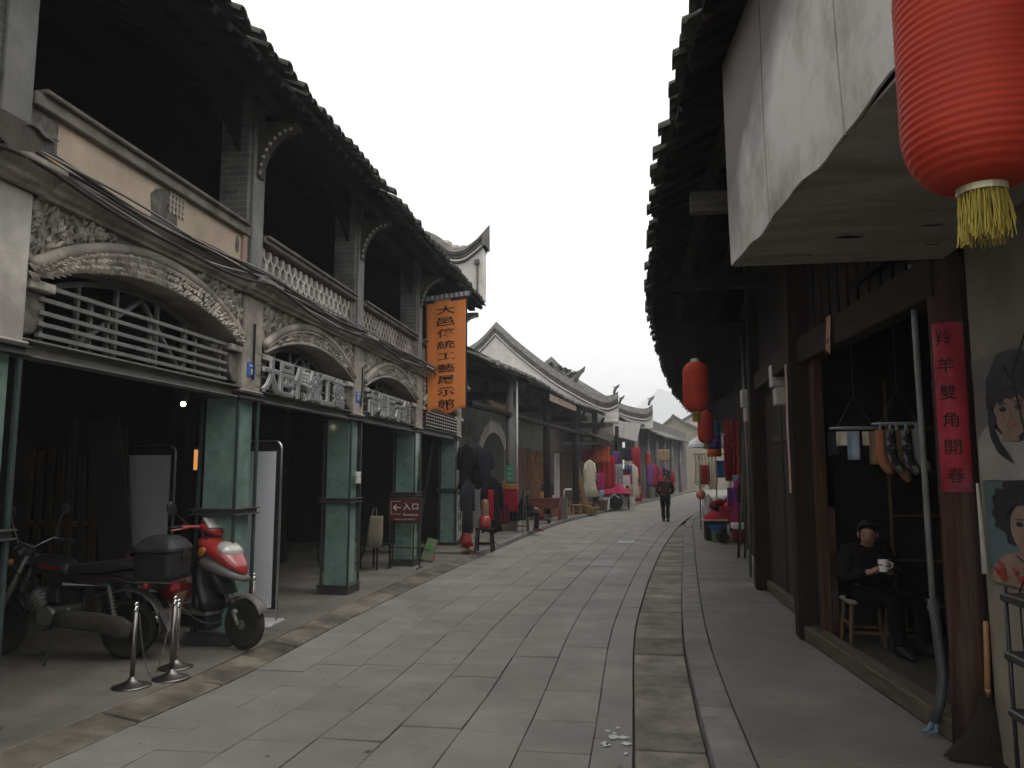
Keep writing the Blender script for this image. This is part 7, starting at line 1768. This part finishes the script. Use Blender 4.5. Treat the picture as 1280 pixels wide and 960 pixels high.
def figure(t, P, fwd, jacket, trousers, shoem, s=1.0, coat_hem=None, hands=True, hair_long=0.0, fingers=True):
    """P: joints; body first, then clothes grown a little larger round the same joints"""
    V = lambda k: Vector(P[k]); f = Vector(fwd).normalized()
    hc = V('head'); up = (hc - V('neck')).normalized()
    J = {'pelvis': (V('pelvis'), .11 * s), 'waist': ((V('pelvis') + V('chest')) / 2, .105 * s), 'chest': (V('chest'), .125 * s), 'neck': (V('neck'), .05 * s), 'jaw': (hc - up * .055 * s + f * .018 * s, .062 * s), 'face': (hc + f * .006 * s, .083 * s), 'crown': (hc + up * .07 * s - f * .008 * s, .07 * s), 'nose': (hc + f * .098 * s - up * .018 * s, .014 * s)}
    E = [('pelvis', 'waist'), ('waist', 'chest'), ('chest', 'neck'), ('neck', 'jaw'), ('jaw', 'face'), ('face', 'crown'), ('face', 'nose')]
    for q in 'lr':
        for k, r in (('sh', .062), ('el', .042), ('wr', .028), ('pa', .034), ('hip', .09), ('kn', .058), ('an', .03), ('toe', .016)):
            J[k + q] = (V(k + q), r * s)
        E += [('chest', 'sh' + q), ('sh' + q, 'el' + q), ('el' + q, 'wr' + q), ('wr' + q, 'pa' + q), ('pelvis', 'hip' + q), ('hip' + q, 'kn' + q), ('kn' + q, 'an' + q), ('an' + q, 'toe' + q)]
    if fingers:
        for q in 'lr':
            d = (V('pa' + q) - V('wr' + q)).normalized(); side = d.cross(Vector((0, 0, 1)))
            side = side.normalized() if side.length > .1 else Vector((1, 0, 0)); curl = Vector(P.get('curl' + q, tuple(d.cross(side)))).normalized()
            for n_ in range(4):
                o = side * (.024 - .016 * n_) * s; L = (.034, .04, .037, .029)[n_] * s
                a = V('pa' + q) + d * .03 * s + o; b_ = a + d * L + curl * .012 * s; c = b_ + d * L * .45 + curl * L * .7
                for nm, p, r in (('f1', a, .0105), ('f2', b_, .009), ('f3', c, .0075)): J[nm + q + str(n_)] = (p, r * s)
                E += [('pa' + q, 'f1' + q + str(n_)), ('f1' + q + str(n_), 'f2' + q + str(n_)), ('f2' + q + str(n_), 'f3' + q + str(n_))]
            a = V('wr' + q) + d * .025 * s + side * .03 * s; b_ = a + d * .03 * s + side * .018 * s + curl * .012 * s
            J['t1' + q] = (a, .012 * s); J['t2' + q] = (b_, .0095 * s); E += [('wr' + q, 't1' + q), ('t1' + q, 't2' + q)]
    skin('body', J, E, 'pelvis', SKINM, t)
    Jc = {'pelvis': (V('pelvis') + Vector((0, 0, .02)), .145 * s), 'waist': (J['waist'][0], .145 * s), 'chest': (V('chest'), .155 * s), 'col': (V('neck') - Vector((0, 0, .02)), .068 * s)}
    Ec = [('pelvis', 'waist'), ('waist', 'chest'), ('chest', 'col')]
    for q in 'lr':
        for k, r in (('sh', .085), ('el', .064), ('wr', .05)): Jc[k + q] = (V(k + q), r * s)
        Ec += [('chest', 'sh' + q), ('sh' + q, 'el' + q), ('el' + q, 'wr' + q)]
    if coat_hem: Jc['hem'] = (Vector(coat_hem[0]), coat_hem[1]); Ec.append(('pelvis', 'hem'))
    skin('jacket', Jc, Ec, 'pelvis', jacket, t)
    Jt = {'pelvis': (V('pelvis'), .135 * s)}; Et = []
    for q in 'lr':
        for k, r in (('hip', .108), ('kn', .078), ('an', .062)): Jt[k + q] = (V(k + q) - (Vector((0, 0, .02)) if k == 'an' else Vector()), r * s)
        Et += [('pelvis', 'hip' + q), ('hip' + q, 'kn' + q), ('kn' + q, 'an' + q)]
    skin('trousers', Jt, Et, 'pelvis', trousers, t)
    for q in 'lr':
        an, toe = V('an' + q), V('toe' + q); d = (toe - an); d.z = 0; d.normalize()
        base = min(an.z, toe.z) - .02 * s
        m = MB(); rs = []
        for k, (a, b_, h_) in enumerate(((-.075, .034, .06), (-.05, .046, .085), (.02, .048, .085), (.09, .05, .06), (.16, .046, .042), (.20, .022, .02))):
            c = Vector((an.x, an.y, base + h_ * s * .62)) + d * a * s
            rs.append(ring(c, d.cross(Vector((0, 0, 1))), (0, 0, 1), b_ * s, h_ * s * .62, 2.6, 12))
        loft(m, rs); m.build('shoe', shoem, t, smooth=True, local=True)
    head_bits(t, hc, fwd, s, hair_long)
SHOE = mat('dark_shoe', (.015, .014, .014), .5, .2, 8, 0)
t = thing('person', 'person in dark jacket and black trousers walking up the middle of the street', 'person', (1.27, 27.6, 0), 0)
figure(t, {'pelvis': (0, 0, .9), 'chest': (0, .01, 1.26), 'neck': (0, 0, 1.43), 'head': (0, -.02, 1.55), 'shl': (.19, .01, 1.36), 'shr': (-.19, .01, 1.36), 'ell': (.29, .05, 1.1), 'elr': (-.29, .05, 1.1), 'wrl': (.12, .17, .93), 'wrr': (-.12, .17, .93), 'pal': (.05, .19, .90), 'par': (-.05, .19, .92), 'hipl': (.09, 0, .86), 'hipr': (-.09, 0, .86), 'knl': (.085, -.08, .47), 'knr': (-.08, .03, .47), 'anl': (.07, -.05, .08), 'anr': (-.06, .22, .10), 'toel': (.08, -.18, .04), 'toer': (-.06, .1, .04)}, (0, -1, 0),
       mat('jacket_dark', (.022, .017, .015), .8, .4, 6, .1, 40, stain=(.06, .03, .02), stain_amt=.5), BLACKC, SHOE)
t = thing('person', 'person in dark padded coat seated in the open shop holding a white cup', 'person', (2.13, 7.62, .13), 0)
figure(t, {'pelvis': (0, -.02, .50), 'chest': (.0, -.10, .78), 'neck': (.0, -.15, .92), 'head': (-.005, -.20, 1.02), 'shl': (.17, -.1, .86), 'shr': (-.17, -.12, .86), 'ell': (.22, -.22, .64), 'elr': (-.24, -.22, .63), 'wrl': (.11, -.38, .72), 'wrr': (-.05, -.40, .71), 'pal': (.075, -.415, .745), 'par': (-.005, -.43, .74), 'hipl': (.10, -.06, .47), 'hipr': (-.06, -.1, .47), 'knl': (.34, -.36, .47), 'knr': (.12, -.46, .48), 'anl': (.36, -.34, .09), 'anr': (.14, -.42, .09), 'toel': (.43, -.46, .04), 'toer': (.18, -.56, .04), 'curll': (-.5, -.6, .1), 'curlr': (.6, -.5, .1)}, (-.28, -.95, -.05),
       mat('padded_coat', (.010, .0085, .009), .9, .4, 6, .15, 30, spec=.06), cm('trouser_blue', (.006, .0065, .009)), SHOE)  # coat and trousers nearly black: the shop's shade is in their colour
c = thing('white_cup', 'white cup held in the hands of the seated person', 'cup', (2.165, 7.16, .855))
m = MB(); m.lathe([(.036, 0), (.044, .10), (.039, .10), (.032, .008), (0, .008)], n=18); m.build('cup', mat('cup_white', (.72, .72, .70), .3, .05, 5, 0), c, local=True, smooth=False)
m = MB(); m.tube([(.042, -.005, .085), (.072, -.01, .07), (.07, -.01, .04), (.038, -.005, .025)], .007, 6); m.build('handle', MATS['cup_white'], c, local=True, smooth=True)
t = thing('person', 'person with dark hair in long dark coat and red boots seated by the clothes rail', 'person', (-2.9, 21.3, .1), 0)
figure(t, {'pelvis': (0, 0, .52), 'chest': (.03, 0, .84), 'neck': (.06, 0, 1.0), 'head': (.11, -.02, 1.10), 'shl': (.05, .16, .95), 'shr': (.05, -.16, .95), 'ell': (.12, .2, .7), 'elr': (.12, -.2, .7), 'wrl': (.33, .09, .63), 'wrr': (.33, -.07, .63), 'pal': (.38, .06, .62), 'par': (.38, -.04, .62), 'hipl': (.05, .09, .5), 'hipr': (.05, -.09, .5), 'knl': (.42, .1, .5), 'knr': (.42, -.1, .5), 'anl': (.36, .1, .09), 'anr': (.4, -.1, .09), 'toel': (.49, .1, .04), 'toer': (.53, -.1, .04)}, (.95, -.3, -.2),
       BLACKC, BLACKC, mat('boot_red', (.12, .02, .025), .5, .2, 6, 0), 1.0, ((-.02, 0, .3), .16), hair_long=1.2)
stool(-2.92, 21.3, .1, .34, .40, INOX, 'metal-legged stool under the woman by the clothes rail', seatm=BLACKPLASTIC)

# ------------------------------------------------------------------ marks on the ground
m = MB()
for k in range(9):
    cx, cy = -.12 + rnd.uniform(-.05, .09), 5.22 + rnd.uniform(-.28, .2); n = 10
    m.add([(cx + rnd.uniform(.3, 1) * (.05 if k < 4 else .02) * math.cos(a * .628), cy + rnd.uniform(.4, 1) * (.06 if k < 4 else .03) * math.sin(a * .628), .0055) for a in range(n)], [tuple(range(n))])
struct(m.build('paint_splash', mat('white_paint', (.55, .56, .56), .6, .3, 20, 0), recalc=False))
m = MB()
for k in range(70):
    x = rnd.uniform(-3.1, 1.6); y = rnd.uniform(4.5, 16); s = rnd.uniform(.006, .02)
    if x > interp(XR, y) + .3: continue
    m.add([(x + s * rnd.uniform(.5, 1.4) * math.cos(a * 1.05), y + s * rnd.uniform(.5, 1.4) * math.sin(a * 1.05), .006 if x < interp(XR, y) else -.012) for a in range(6)], [tuple(range(6))])
o = m.build('litter', mat('litter_bits', (.3, .29, .27), .9, .6, 60, 0, island=.7), recalc=False); o['kind'] = 'stuff'
m = MB(); m.box(-.26, .12, 19.2, 19.75, .0045, .0075); struct(m.build('pale_paver', mat('pale_paver', (.42, .42, .40), .8, .2, 3)))
